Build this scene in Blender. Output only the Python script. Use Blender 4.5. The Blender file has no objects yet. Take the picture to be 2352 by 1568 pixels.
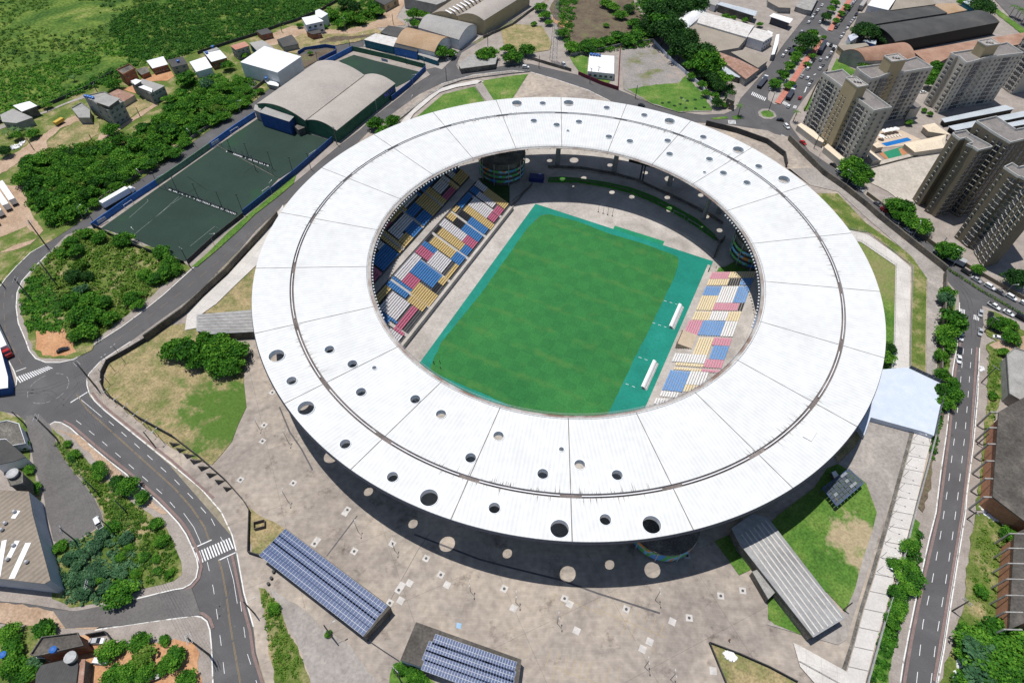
import bpy, bmesh, math, random
import numpy as np
from mathutils import Vector, Matrix, Quaternion
R = math.radians
SC = bpy.context.scene
COL = SC.collection
# ---------------------------------------------------------------- camera
CAMH = 185.0
PITCH, ROLL, FPX = R(49.5), R(1.3), 1437.0
PW, PH = 2352.0, 1568.0
cd = bpy.data.cameras.new('camera'); cam = bpy.data.objects.new('camera', cd); COL.objects.link(cam)
cd.sensor_fit = 'HORIZONTAL'; cd.sensor_width = 36.0; cd.lens = FPX / PW * 36.0
cd.clip_start = 1.0; cd.clip_end = 6000.0
cam.matrix_world = Matrix.Translation((0, 0, CAMH)) @ Matrix.Rotation(math.pi/2 - PITCH, 4, 'X') @ Matrix.Rotation(ROLL, 4, 'Z')
SC.camera = cam
SC.render.resolution_x, SC.render.resolution_y = 1024, 682
# ---------------------------------------------------------------- world, sun, exposure
SUNV = Vector((-0.179, 0.172, 1.0)).normalized()
wd = bpy.data.worlds.new("World"); SC.world = wd; wd.use_nodes = True
nt = wd.node_tree; nt.nodes.clear()
sky = nt.nodes.new('ShaderNodeTexSky'); sky.sky_type = 'NISHITA'; sky.sun_disc = False
sky.sun_elevation = math.asin(SUNV.z); sky.sun_rotation = R(-46)
sky.air_density = 1.0; sky.dust_density = 0.6; sky.ozone_density = 1.4
bg = nt.nodes.new('ShaderNodeBackground'); bg.inputs[1].default_value = 0.085
ow = nt.nodes.new('ShaderNodeOutputWorld')
nt.links.new(sky.outputs[0], bg.inputs[0]); nt.links.new(bg.outputs[0], ow.inputs[0])
sl = bpy.data.lights.new('sun', 'SUN'); sl.energy = 4.3; sl.angle = R(0.5); sl.color = (1.0, 0.965, 0.91)
so = bpy.data.objects.new('sun', sl); COL.objects.link(so)
so.rotation_euler = (-SUNV).to_track_quat('-Z', 'Y').to_euler()
SC.view_settings.view_transform = 'Standard'; SC.view_settings.look = 'None'
SC.view_settings.exposure = 0.0; SC.view_settings.gamma = 1.0

# ---------------------------------------------------------------- placing: a photo position and a height give a world position
def ray(px, py):
    x = px - PW/2; y = -(py - PH/2)
    c, s = math.cos(ROLL), math.sin(ROLL)
    x, y = c*x - s*y, s*x + c*y
    return (x, FPX*math.cos(PITCH) + y*math.sin(PITCH), -FPX*math.sin(PITCH) + y*math.cos(PITCH))
def G(px, py, z=0.0):
    d = ray(px, py); k = (CAMH - z) / -d[2]
    return Vector((d[0]*k, d[1]*k, z))
def K(i, j, s):
    v = [float(t) for t in s.replace(',', ' ').split()]
    return [(588*i + v[k]/4, 392.07*j + v[k+1]/4) for k in range(0, len(v), 2)]
def D(s):
    v = [float(t) for t in s.replace(',', ' ').split()]
    return [(v[k], v[k+1]) for k in range(0, len(v), 2)]
def GZ(pts, z=0.0): return [G(p[0], p[1], z) for p in pts]

# ---------------------------------------------------------------- materials
MT = {}
def _mix(nt, mode='MIX'):
    m = nt.nodes.new('ShaderNodeMix'); m.data_type = 'RGBA'; m.blend_type = mode; return m
def noise_mat(name, cols, scale=0.2, rough=0.9, fine=2.0, famp=0.25, detail=6.0, dist=0.0, bump=0.0, spec=0.2, metal=0.0, local=False, rot=0.0, stretch=(1,1,1), joints=None, extra=None):
    """procedural surface: colours cols=[(pos,(r,g,b)),...] over world-space noise, times a fine grain"""
    if name in MT: return MT[name]
    m = bpy.data.materials.new(name); m.use_nodes = True; nt = m.node_tree; N = nt.nodes; L = nt.links
    b = N['Principled BSDF']; b.inputs['Roughness'].default_value = rough; b.inputs['Specular IOR Level'].default_value = spec; b.inputs['Metallic'].default_value = metal
    if local: src = N.new('ShaderNodeTexCoord').outputs['Object']
    else: src = N.new('ShaderNodeNewGeometry').outputs['Position']
    mp = N.new('ShaderNodeMapping'); mp.inputs['Rotation'].default_value = (0, 0, rot); mp.inputs['Scale'].default_value = stretch
    L.new(src, mp.inputs[0])
    n1 = N.new('ShaderNodeTexNoise'); n1.inputs['Scale'].default_value = scale; n1.inputs['Detail'].default_value = detail; n1.inputs['Roughness'].default_value = 0.62; n1.inputs['Distortion'].default_value = dist
    L.new(mp.outputs[0], n1.inputs['Vector'])
    cr = N.new('ShaderNodeValToRGB'); e = cr.color_ramp.elements
    while len(e) < len(cols): e.new(0.5)
    for k, (p, c) in enumerate(cols): e[k].position = p; e[k].color = (*c, 1)
    L.new(n1.outputs[0], cr.inputs[0])
    n2 = N.new('ShaderNodeTexNoise'); n2.inputs['Scale'].default_value = fine; n2.inputs['Detail'].default_value = 3.0
    L.new(mp.outputs[0], n2.inputs['Vector'])
    mr = N.new('ShaderNodeMapRange'); mr.inputs[1].default_value = 0.3; mr.inputs[2].default_value = 0.7; mr.inputs[3].default_value = 1 - famp; mr.inputs[4].default_value = 1 + famp
    L.new(n2.outputs[0], mr.inputs[0])
    mx = _mix(nt, 'MULTIPLY'); mx.inputs[0].default_value = 1.0
    L.new(cr.outputs[0], mx.inputs[6]); L.new(mr.outputs[0], mx.inputs[7])
    out = mx.outputs[2]
    if joints:   # slab joints: (size_x, size_y, rotation, line colour factor, line width)
        sx, sy, jr, jf, jw = joints
        m2 = N.new('ShaderNodeMapping'); m2.inputs['Rotation'].default_value = (0, 0, jr); L.new(src, m2.inputs[0])
        br = N.new('ShaderNodeTexBrick'); br.offset = 0.0; br.inputs['Scale'].default_value = 1.0; br.inputs['Brick Width'].default_value = sx; br.inputs['Row Height'].default_value = sy
        br.inputs['Mortar Size'].default_value = jw; br.inputs['Mortar Smooth'].default_value = 0.1
        br.inputs['Color1'].default_value = (1, 1, 1, 1); br.inputs['Color2'].default_value = (0.95, 0.95, 0.95, 1); br.inputs['Mortar'].default_value = (jf, jf, jf, 1)
        L.new(m2.outputs[0], br.inputs['Vector'])
        m3 = _mix(nt, 'MULTIPLY'); m3.inputs[0].default_value = 1.0; L.new(out, m3.inputs[6]); L.new(br.outputs[0], m3.inputs[7]); out = m3.outputs[2]
    if extra: out = extra(nt, src, out)
    L.new(out, b.inputs['Base Color'])
    if bump:
        bp = N.new('ShaderNodeBump'); bp.inputs['Strength'].default_value = bump; bp.inputs['Distance'].default_value = 0.3
        L.new(n2.outputs[0], bp.inputs['Height']); L.new(bp.outputs[0], b.inputs['Normal'])
    MT[name] = m; return m
def plain(name, c, rough=0.6, var=0.12, scale=0.6, spec=0.3, metal=0.0):
    lo = tuple(x*(1-var) for x in c); hi = tuple(min(1, x*(1+var)) for x in c)
    return noise_mat(name, [(0.3, lo), (0.7, hi)], scale=scale, rough=rough, fine=6, famp=var*0.5, spec=spec, metal=metal)
def leaf_mat(name, a, b, c):
    """foliage: colour by the per-face 'shade' value (clump age/species) plus noise, slight translucency"""
    m = bpy.data.materials.new(name); m.use_nodes = True; nt = m.node_tree; N = nt.nodes; L = nt.links
    at = N.new('ShaderNodeAttribute'); at.attribute_name = 'shade'
    oi = N.new('ShaderNodeObjectInfo')
    ad = N.new('ShaderNodeMath'); ad.operation = 'MULTIPLY_ADD'; ad.inputs[1].default_value = 0.3; L.new(oi.outputs['Random'], ad.inputs[0])
    sb = N.new('ShaderNodeMath'); sb.operation = 'MULTIPLY_ADD'; sb.inputs[1].default_value = 0.8; sb.inputs[2].default_value = -0.05; L.new(at.outputs['Fac'], sb.inputs[0]); L.new(sb.outputs[0], ad.inputs[2])
    cr = N.new('ShaderNodeValToRGB'); e = cr.color_ramp.elements; e.new(0.5)
    for k, (p, cc) in enumerate([(0.1, a), (0.5, b), (0.95, c)]): e[k].position = p; e[k].color = (*cc, 1)
    L.new(ad.outputs[0], cr.inputs[0])
    p = N['Principled BSDF']; p.inputs['Roughness'].default_value = 0.65; p.inputs['Specular IOR Level'].default_value = 0.15
    L.new(cr.outputs[0], p.inputs['Base Color'])
    tr = N.new('ShaderNodeBsdfTranslucent'); L.new(cr.outputs[0], tr.inputs[0])
    ms = N.new('ShaderNodeMixShader'); ms.inputs[0].default_value = 0.22
    L.new(p.outputs[0], ms.inputs[1]); L.new(tr.outputs[0], ms.inputs[2]); L.new(ms.outputs[0], N['Material Output'].inputs[0])
    MT[name] = m; return m
# ---------------------------------------------------------------- object helpers
def tag(o, label=None, cat=None, group=None, kind=None):
    if label: o['label'] = label
    if cat: o['category'] = cat
    if group: o['group'] = group
    if kind: o['kind'] = kind
    return o
def link(name, me, parent=None):
    o = bpy.data.objects.new(name, me); COL.objects.link(o)
    if parent is not None: o.parent = parent
    return o
def empty(name, loc=(0, 0, 0), rz=0.0, label=None, cat=None, group=None):
    o = bpy.data.objects.new(name, None); COL.objects.link(o); o.location = loc; o.rotation_euler = (0, 0, rz); o.empty_display_size = 0.5
    return tag(o, label, cat, group)
class MB:
    """collects polygons (with a material index each) and links them as one mesh object"""
    def __init__(s): s.v = []; s.f = []; s.m = []
    def poly(s, pts, mi=0):
        n = len(s.v); s.v += [tuple(p) for p in pts]; s.f.append(tuple(range(n, n+len(pts)))); s.m.append(mi)
    def prism(s, pts, z0, z1, mi=0, mtop=None, bottom=True, sidesub=None):
        """pts: plan points (x,y); z0,z1 heights"""
        P = [(p[0], p[1]) for p in pts]
        a = sum(P[i][0]*P[(i+1) % len(P)][1] - P[(i+1) % len(P)][0]*P[i][1] for i in range(len(P)))
        if a < 0: P.reverse()
        n = len(s.v); k = len(P)
        s.v += [(x, y, z0) for x, y in P] + [(x, y, z1) for x, y in P]
        for i in range(k):
            j = (i+1) % k; s.f.append((n+i, n+j, n+k+j, n+k+i)); s.m.append(mi)
        s.f.append(tuple(n+k+i for i in range(k))); s.m.append(mi if mtop is None else mtop)
        if bottom: s.f.append(tuple(n+i for i in reversed(range(k)))); s.m.append(mi)
    def box(s, c, sz, mi=0, rz=0.0, M=None):
        hx, hy, hz = sz[0]/2, sz[1]/2, sz[2]/2
        cs, sn = math.cos(rz), math.sin(rz)
        P = []
        for z in (-hz, hz):
            for x, y in ((-hx, -hy), (hx, -hy), (hx, hy), (-hx, hy)):
                q = Vector((c[0]+x*cs-y*sn, c[1]+x*sn+y*cs, c[2]+z))
                if M: q = M @ q
                P.append(tuple(q))
        n = len(s.v); s.v += P
        for f in ((3,2,1,0),(4,5,6,7),(0,1,5,4),(1,2,6,5),(2,3,7,6),(3,0,4,7)): s.f.append(tuple(n+i for i in f)); s.m.append(mi)
    def tube(s, a, b, r0, r1=None, n=6, mi=0, caps=True):
        a = Vector(a); b = Vector(b); r1 = r0 if r1 is None else r1
        d = (b-a).normalized(); u = d.orthogonal().normalized(); w = d.cross(u)
        k = len(s.v)
        for p, r in ((a, r0), (b, r1)):
            for i in range(n):
                t = 2*math.pi*i/n; s.v.append(tuple(p + u*(r*math.cos(t)) + w*(r*math.sin(t))))
        for i in range(n): j = (i+1) % n; s.f.append((k+i, k+j, k+n+j, k+n+i)); s.m.append(mi)
        if caps: s.f.append(tuple(k+i for i in reversed(range(n)))); s.m.append(mi); s.f.append(tuple(k+n+i for i in range(n))); s.m.append(mi)
    def path(s, pts, r, n=5, mi=0):
        for a, b in zip(pts, pts[1:]): s.tube(a, b, r, r, n, mi)
    def wall(s, pts, h, th=0.25, z0=0.0, mi=0):
        """a wall of thickness th along plan points, mitred"""
        P = [Vector((p[0], p[1])) for p in pts]; A = []; B = []
        for i, p in enumerate(P):
            d = Vector((0, 0))
            if i > 0: d += (p-P[i-1]).normalized()
            if i < len(P)-1: d += (P[i+1]-p).normalized()
            d.normalize(); nrm = Vector((-d.y, d.x))
            A.append(p+nrm*th/2); B.append(p-nrm*th/2)
        for i in range(len(P)-1):
            s.prism([A[i], A[i+1], B[i+1], B[i]], z0 if not isinstance(z0, (list, tuple)) else z0[i], h, mi)
    def build(s, name, mats, parent=None, smooth=False):
        me = bpy.data.meshes.new(name); me.from_pydata(s.v, [], s.f)
        if not isinstance(mats, (list, tuple)): mats = [mats]
        for m in mats: me.materials.append(m)
        if len(mats) > 1: me.polygons.foreach_set('material_index', s.m)
        if smooth: me.polygons.foreach_set('use_smooth', [True]*len(s.f))
        me.update()
        return link(name, me, parent)
LV = [0.0]
def rag(pts, amp, step, rnd):
    """subdivide an outline and jitter it"""
    out = []; n = len(pts)
    for i in range(n):
        a, b = Vector(pts[i]), Vector(pts[(i+1) % n]); d = b-a; k = max(1, int(d.length/step))
        nr = Vector((-d.y, d.x, 0)).normalized() if d.length > 0 else Vector((0, 0, 0))
        for j in range(k):
            out.append(a + d*(j/k) + nr*(rnd.uniform(-amp, amp)))
    return out
from mathutils.geometry import tessellate_polygon
def sheet(name, pts, mat, z=None, kind='structure', th=0.0, ragged=0, step=2.0, label=None, edge=None):
    """flat ground patch from photo points; each new sheet lies a little above the last one"""
    if z is None: LV[0] += 0.004; z = LV[0]
    P = GZ(pts, z)
    if ragged: P = rag(P, ragged, step, random.Random(len(name)*7+int(abs(P[0].x)*3)))
    mb = MB()
    tri = tessellate_polygon([P]); 
    n = len(mb.v); mb.v += [tuple(p) for p in P]
    for t in tri:
        a, b, c = (P[i] for i in t)
        if (b-a).cross(c-a).z < 0: t = (t[0], t[2], t[1])
        mb.f.append(tuple(n+i for i in t)); mb.m.append(0)
    if th:
        k = len(P)
        base = len(mb.v); mb.v += [(p.x, p.y, z-th) for p in P]
        for i in range(k):
            j = (i+1) % k; mb.f.append((n+i, n+j, base+j, base+i)); mb.m.append(0)
    o = mb.build(name, mat)
    tag(o, label, None, None, kind)
    return o
def strip(name, pts, w, mat, z=None, kind='structure', dash=None, off=0.0):
    """painted line / narrow band along photo points, width w metres; dash=(on,off)"""
    if z is None: LV[0] += 0.004; z = LV[0]
    P = [Vector(p) for p in GZ(pts, z)]; mb = MB()
    if off:
        Q = []
        for i, p in enumerate(P):
            d = (P[min(i+1, len(P)-1)]-P[max(i-1, 0)]).normalized(); Q.append(p+Vector((-d.y, d.x, 0))*off)
        P = Q
    L = 0.0
    if dash is None:
        A = []; B = []
        for i, p in enumerate(P):
            d = (P[min(i+1, len(P)-1)]-P[max(i-1, 0)]).normalized(); nr = Vector((-d.y, d.x, 0))*w/2
            A.append(p+nr); B.append(p-nr)
        for i in range(len(P)-1): mb.poly([B[i], B[i+1], A[i+1], A[i]])
    else:
        on, of = dash; t = 0.0; 
        for a, b in zip(P, P[1:]):
            d = b-a; l = d.length; u = d/l; nr = Vector((-u.y, u.x, 0))*w/2; s = 0.0
            while s < l:
                ph = t % (on+of)
                if ph < on:
                    e = min(l, s+on-ph); p, q = a+u*s, a+u*e; mb.poly([p-nr, q-nr, q+nr, p+nr]); t += e-s; s = e+1e-6; t += 1e-6
                else:
                    e = min(l, s+on+of-ph); t += e-s; s = e+1e-6; t += 1e-6
    o = mb.build(name, mat); tag(o, None, None, None, kind); return o
# ================================================================ ground materials
AX = R(-25.5)   # direction of the pitch and of the plaza slabs
def tyre(nt, src, out):
    N = nt.nodes; L = nt.links
    # pale curved scuffs and dark oil stains
    w = N.new('ShaderNodeTexWave'); w.wave_type = 'RINGS'; w.inputs['Scale'].default_value = 0.22; w.inputs['Distortion'].default_value = 14; w.inputs['Detail'].default_value = 2; w.inputs['Detail Scale'].default_value = 0.12
    L.new(src, w.inputs[0])
    r = N.new('ShaderNodeValToRGB'); r.color_ramp.elements[0].position = 0.93; r.color_ramp.elements[0].color = (1, 1, 1, 1); r.color_ramp.elements[1].position = 1.0; r.color_ramp.elements[1].color = (1.18, 1.16, 1.12, 1)
    L.new(w.outputs[0], r.inputs[0])
    m = _mix(nt, 'MULTIPLY'); m.inputs[0].default_value = 0.5; L.new(out, m.inputs[6]); L.new(r.outputs[0], m.inputs[7])
    n = N.new('ShaderNodeTexNoise'); n.inputs['Scale'].default_value = 0.11; n.inputs['Detail'].default_value = 7; n.inputs['Roughness'].default_value = 0.75; L.new(src, n.inputs[0])
    r2 = N.new('ShaderNodeValToRGB'); r2.color_ramp.elements[0].position = 0.30; r2.color_ramp.elements[0].color = (0.45, 0.43, 0.43, 1); r2.color_ramp.elements[1].position = 0.44; r2.color_ramp.elements[1].color = (1, 1, 1, 1)
    L.new(n.outputs[0], r2.inputs[0])
    m2 = _mix(nt, 'MULTIPLY'); m2.inputs[0].default_value = 1; L.new(m.outputs[2], m2.inputs[6]); L.new(r2.outputs[0], m2.inputs[7])
    n3 = N.new('ShaderNodeTexNoise'); n3.inputs['Scale'].default_value = 0.022; n3.inputs['Detail'].default_value = 10; n3.inputs['Roughness'].default_value = 0.68; n3.inputs['Distortion'].default_value = 0.6; L.new(src, n3.inputs[0])
    r3 = N.new('ShaderNodeValToRGB'); e = r3.color_ramp.elements; e[0].position = .36; e[0].color = (.72, .72, .74, 1); e[1].position = .62; e[1].color = (1.16, 1.13, 1.08, 1); e.new(.48); e[1].color = (.98, .98, .98, 1)
    L.new(n3.outputs[0], r3.inputs[0]); m3 = _mix(nt, 'MULTIPLY'); m3.inputs[0].default_value = 1; L.new(m2.outputs[2], m3.inputs[6]); L.new(r3.outputs[0], m3.inputs[7])
    return m3.outputs[2]
M_PLAZA = noise_mat('plaza_concrete', [(0.25, (0.24, 0.205, 0.18)), (0.42, (0.325, 0.282, 0.247)), (0.6, (0.395, 0.342, 0.292)), (0.8, (0.475, 0.405, 0.32))], scale=0.035, fine=0.5, famp=0.16, dist=1.6, detail=9, joints=(27.0, 22.0, AX, 0.72, 0.07), extra=tyre)
M_FLOOR = noise_mat('bowl_concrete', [(0.3, (0.30, 0.275, 0.25)), (0.5, (0.42, 0.385, 0.35)), (0.7, (0.52, 0.48, 0.44))], scale=0.06, fine=1.2, famp=0.12, dist=0.8, joints=(5.0, 5.0, AX, 0.8, 0.05))
M_PAVE = noise_mat('pavement_concrete', [(0.3, (0.26, 0.225, 0.20)), (0.7, (0.38, 0.335, 0.30))], scale=0.15, fine=2.5, famp=0.14, joints=(2.4, 2.4, 0.4, 0.85, 0.05))
M_PATH = noise_mat('pale_concrete', [(0.3, (0.50, 0.47, 0.44)), (0.7, (0.64, 0.61, 0.57))], scale=0.12, fine=1.6, famp=0.10, joints=(4.0, 4.0, 0.25, 0.75, 0.06))
M_PATH2 = noise_mat('grey_concrete', [(0.3, (0.26, 0.235, 0.215)), (0.55, (0.33, 0.30, 0.275)), (0.75, (0.42, 0.38, 0.34))], scale=0.06, fine=1.2, famp=0.16, dist=1.5)
M_ASPH = noise_mat('asphalt', [(0.3, (0.088, 0.085, 0.087)), (0.55, (0.108, 0.105, 0.107)), (0.75, (0.138, 0.134, 0.134))], scale=0.05, fine=3.0, famp=0.10, dist=1.5)
M_ASPH2 = noise_mat('old_asphalt', [(0.3, (0.115, 0.108, 0.105)), (0.7, (0.165, 0.155, 0.15))], scale=0.07, fine=2.0, famp=0.14, dist=1.0)
M_DIRT = noise_mat('tan_dirt', [(0.3, (0.33, 0.225, 0.15)), (0.6, (0.44, 0.32, 0.23)), (0.8, (0.50, 0.38, 0.28))], scale=0.12, fine=1.5, famp=0.2)
M_ORANGE = noise_mat('orange_dirt', [(0.3, (0.40, 0.20, 0.10)), (0.6, (0.50, 0.28, 0.15)), (0.8, (0.53, 0.36, 0.23))], scale=0.15, fine=1.5, famp=0.2)
M_BROWN = noise_mat('brown_earth', [(0.3, (0.085, 0.065, 0.045)), (0.55, (0.14, 0.11, 0.075)), (0.75, (0.13, 0.16, 0.05))], scale=0.10, fine=1.5, famp=0.3)
M_GRASS = noise_mat('mown_grass', [(0.26, (0.045, 0.12, 0.018)), (0.45, (0.075, 0.165, 0.025)), (0.6, (0.125, 0.205, 0.04)), (0.74, (0.26, 0.25, 0.11))], scale=0.09, fine=1.6, famp=0.35, detail=9)
M_DRY = noise_mat('dry_grass', [(0.25, (0.11, 0.155, 0.035)), (0.42, (0.20, 0.19, 0.08)), (0.58, (0.33, 0.26, 0.14)), (0.75, (0.40, 0.31, 0.18))], scale=0.14, fine=1.6, famp=0.30, detail=9)
def blend_to(cx, cy, rad, col, soft=.6):
    # a patch of another growth round a world point, with a ragged natural edge
    def f(nt, src, out):
        N = nt.nodes; L = nt.links; c = G(cx, cy)
        n = N.new('ShaderNodeTexNoise'); n.inputs['Scale'].default_value = .12; n.inputs['Detail'].default_value = 9; n.inputs['Roughness'].default_value = .7; L.new(src, n.inputs[0])
        d = N.new('ShaderNodeVectorMath'); d.operation = 'DISTANCE'; d.inputs[1].default_value = (c.x, c.y, .2); L.new(src, d.inputs[0])
        m = N.new('ShaderNodeMath'); m.operation = 'DIVIDE'; m.inputs[1].default_value = rad; L.new(d.outputs['Value'], m.inputs[0])
        a = N.new('ShaderNodeMath'); a.operation = 'MULTIPLY_ADD'; a.inputs[1].default_value = 5.0; L.new(n.outputs[0], a.inputs[0]); L.new(m.outputs[0], a.inputs[2])
        r = N.new('ShaderNodeMapRange'); r.inputs[1].default_value = 3.5-soft/2; r.inputs[2].default_value = 3.5+soft/2; r.inputs[3].default_value = 1; r.inputs[4].default_value = 0; L.new(a.outputs[0], r.inputs[0])
        q = N.new('ShaderNodeTexNoise'); q.inputs['Scale'].default_value = 1.5; L.new(src, q.inputs[0])
        v = _mix(nt, 'MULTIPLY'); v.inputs[0].default_value = .6; v.inputs[6].default_value = (*col, 1); L.new(q.outputs[0], v.inputs[7])
        x = _mix(nt); L.new(r.outputs[0], x.inputs[0]); L.new(out, x.inputs[6]); L.new(v.outputs[2], x.inputs[7]); return x.outputs[2]
    return f
DRYC = [(0.25, (0.11, 0.155, 0.035)), (0.42, (0.20, 0.19, 0.08)), (0.58, (0.33, 0.26, 0.14)), (0.75, (0.40, 0.31, 0.18))]
M_DRYL = noise_mat('dry_lawn_with_green', DRYC, scale=0.14, fine=1.6, famp=0.30, detail=9, extra=blend_to(520, 940, 15, (.11, .21, .035)))
GRC = [(0.26, (0.045, 0.12, 0.018)), (0.45, (0.075, 0.165, 0.025)), (0.6, (0.125, 0.205, 0.04)), (0.74, (0.26, 0.25, 0.11))]
M_GRDRY = noise_mat('lawn_with_dry_patch', GRC, scale=0.09, fine=1.6, famp=0.35, detail=9, extra=blend_to(1968, 1235, 7.5, (.52, .42, .26)))
M_GRDRY2 = noise_mat('east_lawn', GRC, scale=0.06, fine=1.2, famp=0.35, detail=9, extra=blend_to(2010, 620, 16, (.30, .30, .12), 1.5))
M_MIXG = noise_mat('scrub_ground', [(0.30, (0.06, 0.11, 0.018)), (0.5, (0.12, 0.16, 0.035)), (0.62, (0.28, 0.24, 0.12)), (0.75, (0.45, 0.31, 0.18))], scale=0.13, fine=1.8, famp=0.3, detail=9)
M_HILL = noise_mat('hill_grass', [(0.30, (0.035, 0.085, 0.012)), (0.44, (0.065, 0.13, 0.018)), (0.56, (0.12, 0.18, 0.03)), (0.70, (0.22, 0.24, 0.07))], scale=0.035, fine=0.6, famp=0.45, detail=10, dist=1.2)
M_TERR = noise_mat('town_ground', [(0.3, (0.09, 0.12, 0.04)), (0.5, (0.24, 0.21, 0.15)), (0.7, (0.36, 0.31, 0.25))], scale=0.02, fine=0.6, famp=0.2)
M_TEAL = noise_mat('green_track_surface', [(0.3, (0.006, 0.17, 0.125)), (0.6, (0.010, 0.215, 0.16)), (0.8, (0.02, 0.26, 0.21))], scale=0.10, fine=1.5, famp=0.10, rough=0.7)
M_TURFG = noise_mat('green_apron', [(0.3, (0.012, 0.19, 0.095)), (0.7, (0.02, 0.25, 0.13))], scale=0.2, fine=1.5, famp=0.1)
M_TURF = noise_mat('artificial_turf', [(0.3, (0.022, 0.040, 0.032)), (0.58, (0.028, 0.052, 0.040)), (0.8, (0.022, 0.075, 0.032))], scale=0.035, fine=2.5, famp=0.14)
M_RED = noise_mat('red_paving', [(0.3, (0.40, 0.15, 0.11)), (0.7, (0.52, 0.22, 0.17))], scale=0.5, fine=3, famp=0.15)
M_REDDARK = noise_mat('worn_red_strip', [(0.3, (0.19, 0.135, 0.125)), (0.7, (0.25, 0.18, 0.165))], scale=0.5, fine=3, famp=0.15)
M_WLINE = noise_mat('white_road_paint', [(0.3, (0.45, 0.45, 0.45)), (0.45, (0.72, 0.72, 0.72)), (0.7, (0.8, 0.8, 0.8))], scale=1.2, fine=4, famp=0.1)
M_YLINE = noise_mat('yellow_road_paint', [(0.3, (0.15, 0.13, 0.105)), (0.7, (0.30, 0.215, 0.11))], scale=1.0, fine=4, famp=0.1)
M_FAINT = plain('faded_yellow_line', (0.40, 0.30, 0.16))
M_SCUFF = plain('worn_patch', (0.085, 0.08, 0.085), var=0.3)
M_KERB = noise_mat('painted_kerb', [(0.36, (0.30, 0.28, 0.25)), (0.46, (0.70, 0.69, 0.66))], scale=0.5, fine=3, famp=0.1)
M_BLUEP = noise_mat('pale_blue_deck', [(0.3, (0.50, 0.56, 0.66)), (0.7, (0.58, 0.64, 0.73))], scale=0.3, fine=2, famp=0.04)
M_ROOFY = noise_mat('parking_deck', [(0.3, (0.40, 0.36, 0.31)), (0.7, (0.52, 0.47, 0.41))], scale=0.1, fine=0.8, famp=0.12, joints=(8, 60, R(10), 0.85, 0.08))
M_LOT = noise_mat('gravel_lot', [(0.28, (0.09, 0.15, 0.03)), (0.40, (0.20, 0.19, 0.12)), (0.48, (0.25, 0.235, 0.22)), (0.64, (0.30, 0.27, 0.25)), (0.74, (0.45, 0.30, 0.18))], scale=0.07, fine=1.4, famp=0.2, detail=10)

# ================================================================ stadium circle
CX, CY = 19.8, 185.7
RO, RI, RG = 117.3, 76.3, 103.6
ZO, ZI, ZG = 23.1, 20.6, 22.3
ZF = -7.0         # level of the pitch and the inner concourse, 7 m below the plaza
HC = Vector((CX, CY + 11.5)); HR = 113.5
def hole_pt(t, z=0.0): return Vector((HC.x + HR*math.cos(t), HC.y + HR*math.sin(t), z))
NSEG = 192
def annulus(name, outer, mat, z, th=0.0):
    mb = MB(); A = []; B = []
    for k in range(NSEG):
        t = 2*math.pi*k/NSEG; A.append(hole_pt(t, z))
        if callable(outer): B.append(outer(t, z))
    n = NSEG
    mb.v = [tuple(p) for p in A] + [tuple(p) for p in B]
    for k in range(n):
        j = (k+1) % n; mb.f.append((k, n+k, n+j, j)); mb.m.append(0)
    o = mb.build(name, mat); tag(o, kind='structure'); return o
annulus('ground', lambda t, z: Vector((HC.x + 3000*math.cos(t), HC.y + 3000*math.sin(t), z)), M_TERR, -0.06)
PREC = D("640,1720 610,1568 588,1498 582,1438 560,1360 545,1275 532,1225 508,1175 485,1148 460,1120 388,1061 308,997 240,942 217,920 205,902 200,885 199,870 205,857 230,830 275,800 300,784 375,730 425,695 475,655 525,605 588,530 640,482 720,418 800,350 850,300 910,255 963,217 1013,193 1088,172 1176,162 1221,166 1276,182 1351,207 1401,232 1463,250 1538,271 1601,282 1676,287 1726,295 1764,300 1779,308 1810,314 1889,392 1901,398 1939,427 1989,467 2014,492 2089,552 2174,618 2169,642 2164,692 2156,784 2151,859 2171,871 2146,1001 2124,1084 2099,1176 2064,1313 2029,1426 1994,1551 1975,1720")
def ray_hit(poly, t):
    best = None; d = Vector((math.cos(t), math.sin(t)))
    for i in range(len(poly)):
        a = poly[i]-HC; b = poly[(i+1) % len(poly)]-HC; e = b-a
        den = d.x*e.y - d.y*e.x
        if abs(den) < 1e-9: continue
        s = (a.x*e.y - a.y*e.x)/den; u = (a.x*d.y - a.y*d.x)/den
        if s > 0 and -1e-6 <= u <= 1+1e-6 and (best is None or s > best): best = s
    return best
NSEG = 1440
_pp = [Vector((p.x, p.y)) for p in GZ(PREC, 0.15)]
annulus('plaza', lambda t, z: Vector((*(HC + Vector((math.cos(t), math.sin(t)))*max(HR+0.5, ray_hit(_pp, t))), z)), M_PLAZA, 0.15)
NSEG = 192
mb = MB()
for k in range(NSEG):
    a = hole_pt(2*math.pi*k/NSEG, 0.15); b = hole_pt(2*math.pi*(k+1)/NSEG, 0.15)
    mb.poly([b, a, (a.x, a.y, ZF), (b.x, b.y, ZF)])
o = mb.build('bowl_wall', M_PATH2); tag(o, kind='structure')
mb = MB(); mb.poly([hole_pt(2*math.pi*k/NSEG, ZF) for k in range(NSEG)])
o = mb.build('inner_concourse', M_FLOOR); tag(o, kind='structure')

# ================================================================ roads: one asphalt sheet, blocks and pavements raised on it
LV[0] = 0.0
sheet('road', D("-900,-200 -300,780 -500,1900 3000,1900 3400,-200") , M_ASPH) if False else None
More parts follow.
